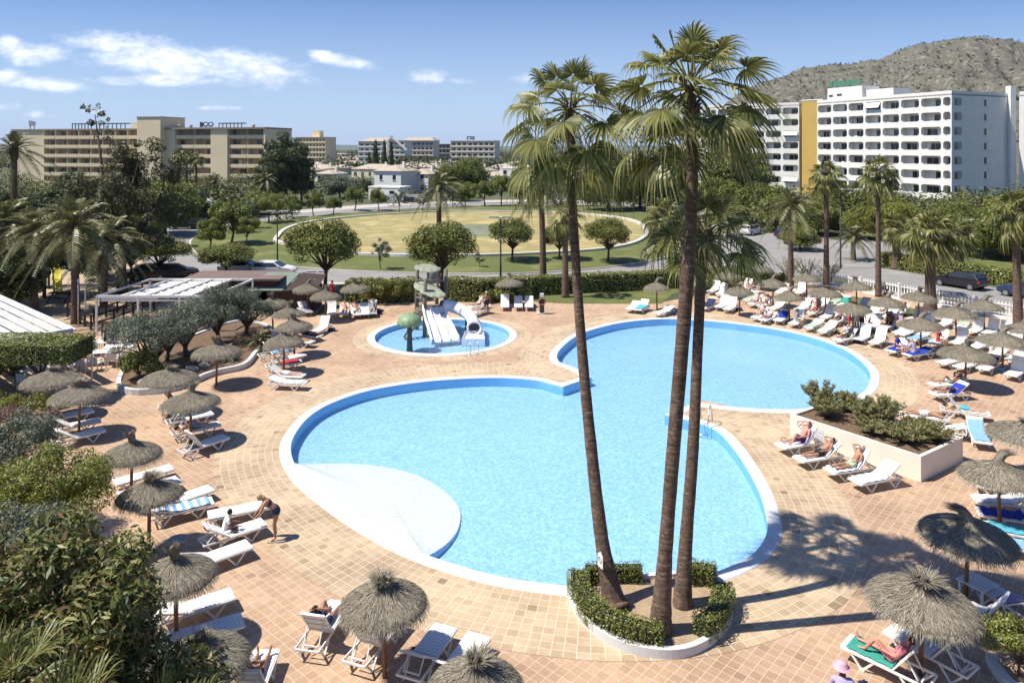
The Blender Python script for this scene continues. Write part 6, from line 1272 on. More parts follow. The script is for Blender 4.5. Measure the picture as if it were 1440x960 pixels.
# ================================================================ THINGS ON AND ROUND THE TERRACE
# ---- water play tower in the paddling pool
t = thing('play_tower', 'timber water play tower with leaf roofs standing in the paddling pool', 'play tower', (-5.6,51,-.3)); o_ = Vector((-5.6,51,-.3)); R_ = lambda x, y, z: Vector((x,y,z))-o_
for (x, y, z) in ((-5.9,50,3.6),(-6.7,52,4.3),(-4.7,52.2,3.9),(-5.4,53,3.2)):
    MB().tube([R_(x,y,-.3), R_(x,y,z*.5), R_(x+.05,y,z)], [.15,.14,.12], 9).build('post', M_wood2, t, True)
mb = MB(); mb.box(-6.7+5.6,-4.6+5.6,-1,1.8,1.45,1.6); mb.build('deck', M_wood2, t)
M_leafroof = pm('leaf_roof_paint', (.36,.37,.27), (.27,.29,.20), 3, .6)
for a_, b_, w_ in ((R_(-6.7,50.6,3.15),R_(-4.5,50.0,2.55),.75),(R_(-6.6,52,3.05),R_(-5.2,51.2,2.75),.6),(R_(-6.8,51.6,4.2),R_(-5.0,51.9,4.0),.55)):
    mb = MB(); d_ = (b_-a_); sd = Vector((0,1,.35)).normalized(); n_ = 10; vs = []
    for i in range(n_+1):
        s = i/n_; q = a_+d_*s; ww = w_*math.sin(PI*(.08+.88*s))**.8*(1+.12*math.sin(i*2.5))
        for z_ in (0,.05): vs += [q-sd*ww+Vector((0,0,z_-.1)), q+Vector((0,0,z_+.02)), q+sd*ww+Vector((0,0,z_-.1))]
    fs = []
    for i in range(n_):
        k = i*6; fs += [(k+3,k+4,k+10,k+9),(k+4,k+5,k+11,k+10),(k+1,k,k+6,k+7),(k+2,k+1,k+7,k+8),(k,k+3,k+9,k+6),(k+5,k+2,k+8,k+11)]
    mb.add(vs, fs).build('leaf_roof', M_leafroof, t)
mb = MB(); mb.lathe([(.01,0),(.34,0),(.38,.15),(.4,.75),(.36,.85),(.3,.8),(.3,.7)], 14, tuple(R_(-5.55,51.6,3.05))); mb.build('tipping_bucket', pm('grey_green_paint', (.18,.2,.15), (.13,.15,.11)), t, True)
mb = MB()
for (p_, q_) in ((R_(-6.6,50.6,3.4),R_(-4.7,51,3.3)),(R_(-6.6,50.9,2.2),R_(-6.2,50.2,2.2)),(R_(-5.9,50,2.3),R_(-4.7,52.2,2.3)),(R_(-6.7,52,2.3),R_(-4.7,52.2,2.3)),(R_(-6.7,52,2.3),R_(-5.9,50,2.3))): mb.tube([p_,q_], .05, 6)
mb.build('rail', M_wood2, t, True)
mb = MB()
for i in range(7): s = i/6; mb.bar(R_(-6.3-.9*s,50.4-.9*s,1.4-1.6*s), R_(-6.0-.9*s,50.0-.9*s,1.4-1.6*s), .22, .04)
mb.bar(R_(-6.3,50.45,1.4), R_(-7.25,49.5,-.25), .05, .12); mb.bar(R_(-6.0,50.0,1.4), R_(-6.95,49.05,-.25), .05, .12); mb.build('stairs', M_wood2, t)
M_slide = pm('white_slide', (.82,.82,.84), (.76,.76,.79), 2, .25, spec=.6)
sl_t = thing('water_slide', 'triple lane white water slide on the front of the play tower', 'water slide', (-4.9,49.4,0)); q0 = Vector((-5.35,50.2,1.62)); q1 = Vector((-4.25,47.55,.0)); dv = q1-q0; sd = Vector((dv.y,-dv.x,0)).normalized()*-1
mb = MB(); n_ = 12; prof = []; 
for i in range(n_+1):
    s = i/n_; hgt = 1.62*(1-s)**1.15*(1-.12*math.sin(s*PI*2))+.02; prof.append(Vector((q0.x+dv.x*s, q0.y+dv.y*s, hgt)))
vs = []; offs = [(-.95,.22),(-.88,.26),(-.82,.02),(-.36,.0),(-.31,.2),(-.26,.0),(.26,.0),(.31,.2),(.36,.0),(.82,.02),(.88,.26),(.95,.22),(.95,-.12),(-.95,-.12)]
for i, q in enumerate(prof):
    for a_, b_ in offs: vs.append(q+sd*a_*(.8+.2*i/n_)+Vector((0,0,b_))-Vector((-4.9,49.4,0)))
m_ = len(offs); fs = [(i*m_+k,(i+1)*m_+k,(i+1)*m_+(k+1)%m_,i*m_+(k+1)%m_) for i in range(n_) for k in range(m_)]+[tuple(range(m_)), tuple(n_*m_+k for k in range(m_-1,-1,-1))]
mb.add(vs, fs).build('chute', M_slide, sl_t)
ts = thing('tube_slide', 'curved white tube slide ending in a wide round mouth in the paddling pool', 'water slide', (-2.5,48.8,0)); o_ = Vector((-2.5,48.8,0))
path = [(-4.9,51.6,1.45),(-4.3,51.9,1.35),(-3.5,51.6,1.12),(-2.9,50.9,.9),(-2.6,49.9,.66),(-2.5,49.0,.48)]
ps = smooth_open(path, 5); mb = MB(); mb.tube([Vector(p)-o_ for p in ps], [.40]*len(ps), 16, cap=False); mb.build('tube', M_slide, ts, True)
mb = MB(); c0 = Vector((0,.15,.55)); 
mb.tube([c0+Vector((.44*math.cos(a_),-.02,.44*math.sin(a_))) for a_ in np.linspace(0,2*PI,25)], .075, 8); mb.build('mouth_ring', M_slide, ts, True)
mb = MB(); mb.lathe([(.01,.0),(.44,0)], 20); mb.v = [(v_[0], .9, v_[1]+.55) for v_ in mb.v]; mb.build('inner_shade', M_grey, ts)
mb = MB().add([(-.6,.2,.12),(.6,.2,.12),(.75,-1.2,0.0),(-.75,-1.2,0.0),(-.6,.2,.35),(.6,.2,.35),(.75,-1.2,.18),(-.75,-1.2,.18),(-.5,.2,.14),(.5,.2,.14),(.6,-1.2,.03),(-.6,-1.2,.03),(-.6,.2,-.3),(.6,.2,-.3),(.75,-1.2,-.3),(-.75,-1.2,-.3)], [(8,9,10,11),(4,8,11,7),(9,5,6,10),(12,15,7,4),(5,13,14,6),(15,14,6,7),(12,13,5,4)]).build('scoop', M_slide, ts)
for (x, y, z) in ((-3.2,51.4,1.0),(-2.6,50.0,.5)): MB().tube([Vector((x,y,-.3))-o_, Vector((x,y,z))-o_], .06, 7).build('support_post', M_darkmetal, ts, True)
mu = thing('water_mushroom', 'green ribbed mushroom fountain on a dark stem in the paddling pool', 'fountain', (XA(576,46.4),46.4,-.3))
mb = MB().tube([(0,0,0),(0,0,1.1),(0,0,2.0)], [.2,.15,.17], 12); mb.build('stem', pm('dark_green_stem', (.05,.07,.05), (.08,.1,.07), 4, .6), mu, True)
mb = MB(); n_ = 48; pr = [(.05,.62),(.25,.60),(.5,.48),(.68,.28),(.76,.02),(.74,-.1),(.66,-.02),(.4,.2),(.05,.3)]; vs = []
for r_, z_ in pr:
    for k in range(n_): a_ = 2*PI*k/n_; q = 1+.06*abs(math.cos(a_*6))*(r_ > .2); vs.append((r_*q*math.cos(a_), r_*q*math.sin(a_), 1.75+z_-(.07*(1-abs(math.cos(a_*6))) if r_ > .6 else 0)*-1))
mb.add(vs, [(i*n_+k,(i+1)*n_+k,(i+1)*n_+(k+1)%n_,i*n_+(k+1)%n_) for i in range(len(pr)-1) for k in range(n_)]); mb.build('cap', pm('mushroom_green', (.16,.27,.13), (.24,.34,.19), 3, .5), mu, True)

# ---- shade frames and bar buildings at the left
def canopy_frame(t, X0, X1, Y0, Y1, z, sk, nb, cover, mat=M_white):
    o = Vector(t.location)
    fr = MB()
    P = lambda u, v, zz=z: Vector((X0+(X1-X0)*u+sk*v, Y0+(Y1-Y0)*v, zz))-o
    for v in (0,1): fr.bar(P(0,v), P(1,v), .12, .16)
    for i in range(nb+1): fr.bar(P(i/nb,0), P(i/nb,1), .10, .13)
    fr.build('frame', mat, t)
    for u in (0,.36,.72,1):
        for v in (0,1): MB().box(-.055,.055,-.055,.055,0,z).build('post', mat, t, loc=P(u,v,0))
    for i in cover:
        n_ = 26; mb = MB(); vs = []
        for j in range(n_+1):
            v = j/n_; zz = z-.05-.07*abs(math.sin(v*PI*6.5)); a_ = P((i+.06)/nb, v, zz); b_ = P((i+.94)/nb, v, zz); vs += [a_, b_]
        mb.add(vs, [(2*j,2*j+1,2*j+3,2*j+2) for j in range(n_)]); c_ = mb.build('canvas', M_sling, t)
t = thing('pergola', 'white framed pergola with canvas strips beside the brown bar roof', 'pergola', (-23.5,50,0)); canopy_frame(t, -27.7, -20.0, 49.3, 55.6, 2.55, .5, 5, (1,2,3))
mb = MB(); mb.bar((-3.9,-.7,2.4),(-.1,-.7,2.4),.05,.25); mb.bar((-3.9,-.72,2.3),(3.3,-.72,2.3),.04,.12); mb.build('valance', M_sling, t)
t = thing('canopy_roof', 'broad white slatted canopy roof cut by the left picture edge', 'canopy', (-28,42,0))
mb = MB(); c1 = G(0,418,2.9); c2 = G(101,464,2.9); o_ = Vector(t.location); dirr = (c2-c1).normalized(); pr = Vector((-dirr.y, dirr.x, 0)); pr = pr if pr.y < 0 else -pr
for i in range(24):
    s = -3+i*.55; a_ = c1+dirr*(i*.55-4)-o_
for k in range(13):
    q0 = c1-dirr*8+pr*(k*.62)-o_; q1 = c2+pr*(k*.62)-dirr*(k*.05)-o_; mb.bar(q0, q1, .50, .04)
mb.build('slats', pm('white_slats', (.64,.64,.62), (.56,.56,.54), 1, .5), t)
mb = MB(); mb.bar(c1-dirr*8-o_, c2-o_, .1, .2); mb.bar(c2-o_, c2+pr*8-o_, .1, .2); mb.build('edge_beam', M_white, t)
for s in (0,.5,1): MB().box(-.06,.06,-.06,.06,0,2.85).build('post', M_white, t, loc=tuple(c1.lerp(c2,s).to_2d())[:2]+(0,) if 0 else (c1.lerp(c2,s)-o_).to_2d().to_3d())
t = thing('bar_building', 'low bar building with a flat brown roof behind the white pergola', 'bar', (-24.5,57,0))
MB().box(-.2,6.6,-.6,2.6,0,2.35).build('wall', M_darkwood, t); MB().box(-.6,6.9,-.9,3.0,2.35,2.5).build('roof', pm('brown_roof', (.20,.14,.115), (.15,.105,.09), 1, .9), t)
t = thing('garden_shed', 'dark timber shed with a grey green pitched roof beside the parasols', 'shed', (-17.5,57.5,0)); gr = pm('grey_green_roof', (.20,.24,.19), (.16,.20,.155), 1.2, .8)
MB().box(-2.3,2.4,-1.1,1.3,0,1.75).build('wall', M_darkwood, t)
MB().add([(-2.6,-1.5,1.6),(.1,-1.5,1.6),(.9,.7,2.6),(-1.7,.7,2.6),(-2.6,-1.5,1.68),(.1,-1.5,1.68),(.9,.7,2.68),(-1.7,.7,2.68)], [(3,2,1,0),(4,5,6,7),(0,1,5,4),(1,2,6,5),(2,3,7,6),(3,0,4,7)]).build('roof', gr, t)
MB().add([(.15,-1.5,1.62),(1.0,.7,2.64),(2.9,.7,2.5),(2.7,-1.3,1.8)], [(0,3,2,1)]).build('side_roof', M_darkwood, t)
MB().box(-1.2,-.3,-1.16,-1.1,0,1.6).build('door', M_darkwood, t)

# ---- playground
t = thing('playground_tower', 'dark timber climbing tower in the playground at left', 'play tower', (XA(64,66),66,0)); mb = MB()
for x in (-.8,.8):
    for y in (-.8,.8): mb.tube([(x,y,0),(x,y,3.2)], .09, 6)
for z in (1.3,2.0,3.1):
    mb.bar((-.8,-.8,z),(.8,-.8,z),.08,.1); mb.bar((-.8,.8,z),(.8,.8,z),.08,.1); mb.bar((-.8,-.8,z),(-.8,.8,z),.08,.1); mb.bar((.8,-.8,z),(.8,.8,z),.08,.1)
mb.build('frame', M_darkwood, t); MB().box(-.8,.8,-.8,.8,1.25,1.32).build('deck', M_darkwood, t); mb = MB(); [mb.bar((-.9,-.5,.2+i*.25),(-.9,.5,.2+i*.25),.05,.06) for i in range(5)]; mb.build('ladder', M_darkwood, t)
t = thing('yellow_slide', 'bright yellow playground slide leaning on the dark timber tower', 'slide', (XA(78,65),65,0)); ysp = [(.0,0,2.25),(.35,-.5,1.75),(.85,-1.2,1.0),(1.35,-1.9,.45),(1.75,-2.5,.22)]; mb = MB(); c_ = smooth_open(ysp, 4); vs = []
for p_ in c_:
    p_ = Vector(p_); s_ = Vector((.82,.57,0))
    for a_, b_ in ((-.32,.2),(-.27,0),(.27,0),(.32,.2),(.36,.18),(.3,-.05),(-.3,-.05),(-.36,.18)): vs.append(p_+s_*a_+Vector((0,0,b_)))
mb.add(vs, [(i*8+k,(i+1)*8+k,(i+1)*8+(k+1)%8,i*8+(k+1)%8) for i in range(len(c_)-1) for k in range(8)]); mb.build('chute', pm('yellow_plastic', (.78,.70,.10), (.7,.62,.08), 2, .4), t)
MB().tube([(1.3,-1.9,0),(1.3,-1.9,.4)], .05, 6).build('support_post', M_darkwood, t)
t = thing('picnic_bench', 'dark timber picnic table with benches by the yellow slide', 'bench', tuple(G(86,424))); mb = MB(); mb.box(-.9,.9,-.35,.35,.7,.76); mb.build('table_top', M_darkwood, t)
for s in (-1,1): MB().box(-.9,.9,s*.75-.13,s*.75+.13,.42,.47).build('seat', M_darkwood, t)
for x in (-.7,.7): mb = MB(); mb.bar((x,-.8,0),(x,.1,.72),.06,.08); mb.bar((x,.8,0),(x,-.1,.72),.06,.08); mb.build('leg', M_darkwood, t)
def rail_fence(label, px, h=.95, step=1.35, mat=M_darkwood):
    g_ = [Vector((*q,0)) for q in GP(px)]; t = thing('wooden_fence', label, 'fence', tuple(g_[0])); o = g_[0]; rl = MB()
    for a_, b_ in zip(g_, g_[1:]):
        n_ = max(1, round((b_-a_).length/step))
        for i in range(n_): q = a_.lerp(b_, i/n_)-o; MB().tube([(0,0,0),(0,0,h+.1)], .07, 6).build('post', mat, t, loc=q)
        for z_ in (h*.45, h): rl.bar(a_-o+Vector((0,0,z_)), b_-o+Vector((0,0,z_)), .05, .10)
    rl.build('rail', mat, t)
rail_fence('dark timber rail fence along the path beside the white pergola', [(95,446),(128,464),(160,455),(200,440),(232,430)])
rail_fence('dark timber rail fence behind the playground below the cars', [(150,402),(200,405),(262,398)])
rail_fence('dark post and rail fence between playground and pergola', [(132,452),(165,440),(190,428),(215,420)], .8)
for i, (x_, y_) in enumerate([(144,472),(160,479)]):
    mb = MB().tube([(0,0,0),(0,0,.85),(0,0,.9)], [.07,.07,.04], 8); tag(mb.build('bollard', M_darkwood, None, True, tuple(G(x_, y_))), 'dark timber bollard on the path, %s one' % ('left' if i == 0 else 'right'), 'bollard', 'bollards on the path')
for i, (x_, yb, yt) in enumerate([(110,457,394),(120,458,397),(129,538,470)]):
    b_ = G(x_, yb); z_ = ZA(yt, b_.y); mb = MB().tube([(0,0,0),(0,0,z_)], [.05,.04], 8); mb.ell((0,0,z_+.03), (.06,.06,.05), 8, 6); tag(mb.build('pole', M_white, None, True, tuple(b_)), ['white pole left of two behind the clipped box tree','white pole right of two behind the clipped box tree','thin white pole between the tables and the front left parasols'][i], 'pole')

# ---- restaurant furniture
def chair(label, p, rz, mat=M_white):
    t = thing('armchair', label, 'chair', tuple(p), rz, 'white plastic armchairs of the terrace café'); 
    MB().box(-.26,.26,-.26,.26,.40,.44).build('seat', mat, t); mb = MB(); mb.add([(-.30,-.27,.44),(-.30,.27,.44),(-.38,.25,.86),(-.38,-.25,.86),(-.26,-.27,.44),(-.26,.27,.44),(-.345,.25,.86),(-.345,-.25,.86)], [(0,1,2,3),(7,6,5,4),(0,4,5,1),(1,5,6,2),(2,6,7,3),(3,7,4,0)]); mb.build('backrest', mat, t)
    for s in (-1,1):
        mb = MB(); mb.bar((-.32,s*.28,.64),(.25,s*.28,.64),.06,.04); mb.bar((.24,s*.28,.64),(.24,s*.27,.44),.05,.05); mb.build('armrest', mat, t)
        for x in (-.24,.24): MB().bar((x,s*.24,.40),(x*1.15,s*.27,0),.045,.045).build('leg', mat, t)
    return t
def table(label, p, rz, w=1.6, d=.9, h=.73, mat=M_white, cloth=True):
    t = thing('table', label, 'table', tuple(p), rz); MB().box(-w/2,w/2,-d/2,d/2,h-.03,h).build('table_top', mat, t)
    for x in (-w/2+.08,w/2-.08):
        for y in (-d/2+.08,d/2-.08): MB().box(x-.03,x+.03,y-.03,y+.03,0,h-.03).build('leg', mat, t)
    return t
for i, (x_, y_, w_, l) in enumerate([(122,513,2.2,'long white table in front of the clipped box tree'),(168,503,1.6,'white table at the right of the café seats beside the olives'),(140,497,1.4,'white table behind the long one in the café'),(50,537,2.0,'white table in shade under the clipped box tree'),(24,518,1.4,'white table at the left edge under the clipped tree')]): table(l, G(x_, y_), .3, w_)
cp = [(103,522,1.3),(118,524,1.5),(133,521,1.7),(112,503,-1.4),(128,501,-1.5),(152,511,2.6),(158,515,1.9),(178,512,2.0),(160,496,-1.2),(182,498,2.9),(148,490,-1.3),(36,546,1.4),(56,548,1.6),(66,530,-1.5),(42,528,-1.4),(14,526,1.4),(30,512,-1.3),(5,512,-1.5),(176,489,-2)]
cp = [q for q in cp if q[1] > 0]
for i, (x_, y_, r_) in enumerate(cp):
    zone = 'under the clipped tree' if x_ < 80 else 'of the open air café'; zz = sorted([q for q in cp if (q[0] < 80) == (x_ < 80)]); chair('white armchair %s, %s from the left' % (zone, ORD[zz.index((x_, y_, r_))]), G(x_, y_), r_)
# small tables by the loungers
t = thing('side_table', 'round grey side table beside the tufted parasol at lower left', 'table', tuple(G(250,778))); MB().lathe([(.01,.46),(.29,.46),(.30,.44),(.29,.42),(.01,.42)],20).build('table_top', M_grey, t)
for k in range(4): a_ = k*PI/2+.4; MB().tube([(.2*math.cos(a_),.2*math.sin(a_),.43),(.26*math.cos(a_),.26*math.sin(a_),0)], .02, 6).build('leg', M_grey, t)
table('square white side table in the shade of the dark parasol at right', G(1374,842), .5, .75, .75, .5)
# litter bin
t = thing('litter_bin', 'dark litter bin with a round red brown mouth and a pale box on top', 'litter bin', tuple(G(762,441)))
MB().box(-.17,.17,-.17,.17,.08,.75).build('body', M_darkmetal, t); MB().box(-.35,.2,-.3,.3,0,.08).build('base', M_kerb, t)
mb = MB(); mb.tube([(.0+.24*math.cos(a_), -.22, .95+.24*math.sin(a_)) for a_ in np.linspace(0,2*PI,17)], .06, 6); mb.build('mouth_ring', pm('red_brown_plastic', (.34,.14,.09), (.28,.11,.07)), t, True)
mb = MB(); mb.lathe([(.01,-.15),(.22,-.2),(.27,.1),(.05,.15)], 14); mb.v = [(v_[0], v_[2]*1.0+.0, v_[1]+.95) for v_ in mb.v]; mb.build('drum', M_darkmetal, t, True)
MB().box(-.15,.15,-.1,.1,1.25,1.52).build('top_box', M_white, t)

# ---- picket fence
t = thing('picket_fence', 'long white picket fence between the lounger terrace and the road', 'fence', tuple(G(1211,411))); o_ = G(1211,411); fl_ = [Vector((*q,0)) for q in GP([(1128,397),(1165,403),(1211,411),(1265,421),(1318,431),(1372,441),(1427,451),(1520,469)])]
bw = MB(); rl = MB(); npk = 0; pk = MB()
for a_, b_ in zip(fl_, fl_[1:]):
    bw.bar(a_-o_+Vector((0,0,.1)), b_-o_+Vector((0,0,.1)), .22, .2)
    for z_ in (.38,1.05): rl.bar(a_-o_+Vector((0,0,z_)), b_-o_+Vector((0,0,z_)), .05, .07)
    d_ = (b_-a_).normalized(); n_ = int((b_-a_).length/.24)
    for i in range(n_):
        q = a_.lerp(b_, (i+.5)/n_)-o_; s_ = Vector((-d_.y,d_.x,0))*.02; w_ = d_*.05; q = q+s_*1.6
        vs = [q-w_+Vector((0,0,.28)), q+w_+Vector((0,0,.28)), q+w_+Vector((0,0,1.2)), q+Vector((0,0,1.28)), q-w_+Vector((0,0,1.2))]; vs = vs+[v_+s_ for v_ in vs]
        pk.add(vs, [(0,1,2,3,4),(9,8,7,6,5)]+[(k,5+k,5+(k+1)%5,(k+1)%5) for k in range(5)])
bw.build('base_wall', M_plaster, t); rl.build('rail', M_white, t); pko = pk.build('pickets', M_white, t); pko['kind'] = 'stuff'
for q in fl_: MB().box(-.11,.11,-.11,.11,0,1.35).build('post', M_white, t, loc=q-o_)

# ---- street lamps
def lamp(label, px, pyb, pyt, arms=1, Yo=None):
    b_ = G(px, pyb); h_ = ZA(pyt, b_.y); t = thing('street_lamp', label, 'street lamp', tuple(b_), 0, 'street lamps'); MB().tube([(0,0,0),(0,0,.8),(0,0,h_)], [.11,.09,.06], 8).build('pole', M_darkmetal, t, True)
    for s in ((1,) if arms == 1 else (-1,1)):
        mb = MB(); mb.bar((0,0,h_-.05),(s*.5,0,h_),.06,.06); mb.box(min(.15*s,1.1*s),max(.15*s,1.1*s),-.28,.28,h_,h_+.12); mb.build('lamp_head', M_grey, t)
lamp('tall dark street lamp at the left end of the near road', 390, 384, 298, 2); lamp('slim dark street lamp on the road behind the play tower, right', 704, 392, 306, 2); lamp('tall lamp with a flat head in front of the white hotel', 1182, 378, 267, 2)
lamp('garden lamp at right with a flat head below the hotel end', 1363, 362, 310, 2); lamp('garden lamp nearest the right edge by the hedge', 1381, 366, 311, 1); lamp('street lamp before the dark trees at the left road', 228, 330, 262, 2); lamp('street lamp at the foot of the beige hotel', 338, 305, 250, 2)

# ---- cars
def car(label, px, py, rz, body, glass=True, kind='hatch', s=1.0):
    p = G(px, py); t = thing('parked_car', label, 'car', tuple(p), rz, 'parked cars', s)
    side = [(-2.05,.42),(-2.1,.72),(-1.95,1.0),(-1.55,1.42),(-1.1,1.47),(.15,1.45),(.95,1.0),(1.75,.86),(2.08,.68),(2.1,.38),(1.75,.26),(-1.8,.26)] if kind == 'hatch' else [(-2.2,.42),(-2.25,.85),(-1.75,.98),(-1.1,1.40),(-.3,1.44),(.35,1.42),(1.05,.98),(1.9,.85),(2.2,.68),(2.22,.38),(1.9,.26),(-1.9,.26)]
    n_ = len(side); mb = MB(); vs = []
    def hw(z, x): return (.86 if z < .95 else .86-(z-.95)*.48)*(1-.06*max(0, abs(x)-1.5))
    rows = []
    for k, sc_ in ((-1,1),(-.92,1),(.92,1),(1,1)):
        pass
    for sg in (-1,1): vs += [(x, sg*hw(z,x), z) for x, z in side]
    tri = tessellate_polygon([[Vector((x,z,0)) for x,z in side]])
    fs = [tuple(t_) for t_ in tri]+[tuple(n_+i for i in t_[::-1]) for t_ in tri]+[(i,n_+i,n_+(i+1)%n_,(i+1)%n_) for i in range(n_)]
    m_ = pm('car_paint_'+body, *{'black':((.012,.012,.016),(.018,.018,.022)),'blue':((.02,.04,.11),(.025,.05,.13)),'white':((.75,.75,.74),(.7,.7,.69)),'grey':((.25,.26,.27),(.2,.21,.22)),'dark blue':((.012,.018,.035),(.02,.025,.045))}[body], 1, .22, spec=.8)
    mb.add(vs, fs).build('body', m_, t, bevel=.05)
    g = MB(); roof = [(x,z) for x,z in side if z > 1.3]; xs_ = [x for x,z in roof]; xa, xb_ = min(xs_), max(xs_)
    for sg in (-1,1): g.add([(xa-.28,sg*(hw(1.02,0)+.012),1.02),(xb_+.62,sg*(hw(1.02,0)+.012),1.02),(xb_-.02,sg*(hw(1.38,0)+.012),1.38),(xa+.02,sg*(hw(1.38,0)+.012),1.38)], [(0,1,2,3)])
    k_ = .68; g.add([(xb_+.07,-k_+.02,1.40),(xb_+.07,k_-.02,1.40),(xb_+.80,k_+.05,1.035),(xb_+.80,-k_-.05,1.035)], [(0,1,2,3)]); z0_ = side[2]
    g.add([(xa-.06,-k_+.02,1.395),(xa-.06,k_-.02,1.395),(z0_[0]+.03,k_+.04,z0_[1]+.08),(z0_[0]+.03,-k_-.04,z0_[1]+.08)], [(3,2,1,0)]); g.v = [(v_[0]+(.035 if i >= 8 and i < 12 else (-.035 if i >= 12 else 0)), v_[1], v_[2]+(.02 if i >= 8 else 0)) for i, v_ in enumerate(g.v)]; g.build('windows', M_glass, t)
    for x in (-1.32,1.32):
        for sg in (-1,1):
            w_ = MB(); w_.tube([(x,sg*.68,.32),(x,sg*.90,.32)], .32, 18); wo_ = w_.build('wheel', pm('tyre', (.02,.02,.02)), t); w_ = MB(); w_.tube([(x,sg*.895,.32),(x,sg*.915,.32)], .2, 12); w_.build('rim', M_steel, wo_)
    for sg in (-1,1):
        MB().box(side[0][0]-.03,side[0][0]+.12,sg*.72-.11,sg*.72+.11,.68,.9).build('tail_light', pm('tail_red', (.5,.02,.02), None, 1, .2), t); MB().box(1.93,2.09,sg*.62-.16,sg*.62+.16,.60,.74).build('headlight', M_steel, t)
        MB().box(.62,.82,sg*.92-.09,sg*.92+.09,1.0,1.12).build('mirror', m_, t)
    return t
rr = math.atan2(-5.7, 3.3)
car('black hatchback parked along the hedge beyond the white fence', 1350, 404, rr+PI, 'black'); car('blue car at the right edge parked behind the black one', 1446, 419, rr+PI, 'blue')
car('black car parked at the top of the left road', 257, 322, .05, 'black', kind='saloon'); car('second black car right of the first on the left road', 284, 320, .1, 'black')
car('dark blue car parked beside the brown bar roof', 246, 392, .5, 'dark blue'); car('dark car half hidden behind the timber fence', 215, 392, .4, 'black', kind='saloon')
car('white car on the near road behind the wide pine', 342, 386, 0, 'white', kind='saloon'); car('white car with only its roof showing above the shed', 385, 388, 0, 'white')
car('black car parked before the white two storey house', 580, 286, .1, 'black'); car('pale car in front of the white houses on the far road', 847, 286, 0, 'grey'); car('black car beside the pale one on the far road', 842, 284, 0, 'black', kind='saloon')
car('dark car in the hotel drive at the right below the white hotel', 1376, 343, .3, 'black'); car('white van like car at the far road junction', 1056, 330, .8, 'white'); car('black car under the trees right of the basin end', 1112, 336, .2, 'black')

# ---- parasols
PSL = [(72,533,76,'short','front row parasol at far left behind the white poles'),(111,555,76,'wide','parasol over the three left loungers'),(237,531,76,'short','parasol just left of the bushy topknot one by the olive bed kerb'),(304,494,66,'neck','parasol with a tall topknot beside the olive bed'),(268,564,78,'neck','parasol over the four loungers left of the big pool'),
(184,636,72,'neck','parasol with a mushroom like neck above the clipped round bush'),(209,695,74,'wide','parasol half hidden by the clipped round bush'),(248,806,84,'neck','parasol beside the round grey side table'),(288,925,104,'short','large parasol at the bottom left over the shaded lounger'),(541,845,121,'wide','big parasol at the bottom centre'),(668,962,108,'wide','parasol cut by the bottom edge of the picture'),
(384,427,45,'neck','parasol in front of the dark shed'),(406,441,46,'neck','second parasol of the cluster, before the shed corner'),(414,458,50,'neck','third parasol in the cluster left of the paddling pool'),(399,480,54,'short','front parasol of the cluster left of the paddling pool'),(432,406,40,'curl','parasol behind the cluster, right against the shed'),(457,416,42,'neck','parasol below the round forked pine'),(500,405,40,'neck','parasol before the hedge left of the play tower'),
(717,398,38,'neck','parasol above the single white lounger right of the play tower'),(924,404,36,'curl','parasol between the left and middle palm trunks'),(977,397,30,'neck','parasol right behind the middle palm trunk'),(1024,388,36,'curl','parasol against the dark bushes right of the palms'),(1040,410,38,'short','parasol over the two white loungers at the pool end'),(1070,379,34,'curl','farthest parasol beside the road junction'),(1087,399,38,'curl','parasol right of the yellow green bush'),(1110,418,42,'curl','front parasol above the shaded grey lounger back'),(1134,391,36,'neck','parasol left of the first slim palm by the fence'),(1160,412,44,'short','parasol in front of the first slim palm'),
(1205,403,42,'neck','parasol between the two slim palms before the fence'),(1200,434,50,'short','parasol over the standing group near the pool'),(1247,426,48,'curl','parasol right of the standing group'),(1291,418,46,'neck','parasol touching the stout palm trunk'),(1295,456,58,'curl','parasol behind the lounger with the blue towel'),(1345,441,56,'curl','parasol right of the stout palm before the fence'),(1384,431,50,'curl','parasol nearest the fence at right'),(1357,497,70,'neck','parasol above the group behind the white planter'),(1410,478,66,'curl','parasol right of the middle right group'),(1440,463,54,'curl','parasol at the right edge below the fence'),
(1442,609,98,'short','parasol cut by the right edge beside the blue towel'),(1406,667,100,'curl','parasol with an open topknot at right above the dark one'),(1358,750,124,'curl','dark parasol with a long curled topknot at right'),(1294,842,142,'wide','shaggy large parasol at the bottom right')]
for i, (x_, y_, w_, k_, l_) in enumerate(PSL): parasol(x_, y_, w_, k_, 'grey thatched '+l_, i, rz=(PI if i == 40 else (0.2 if k_ == 'curl' else None)))

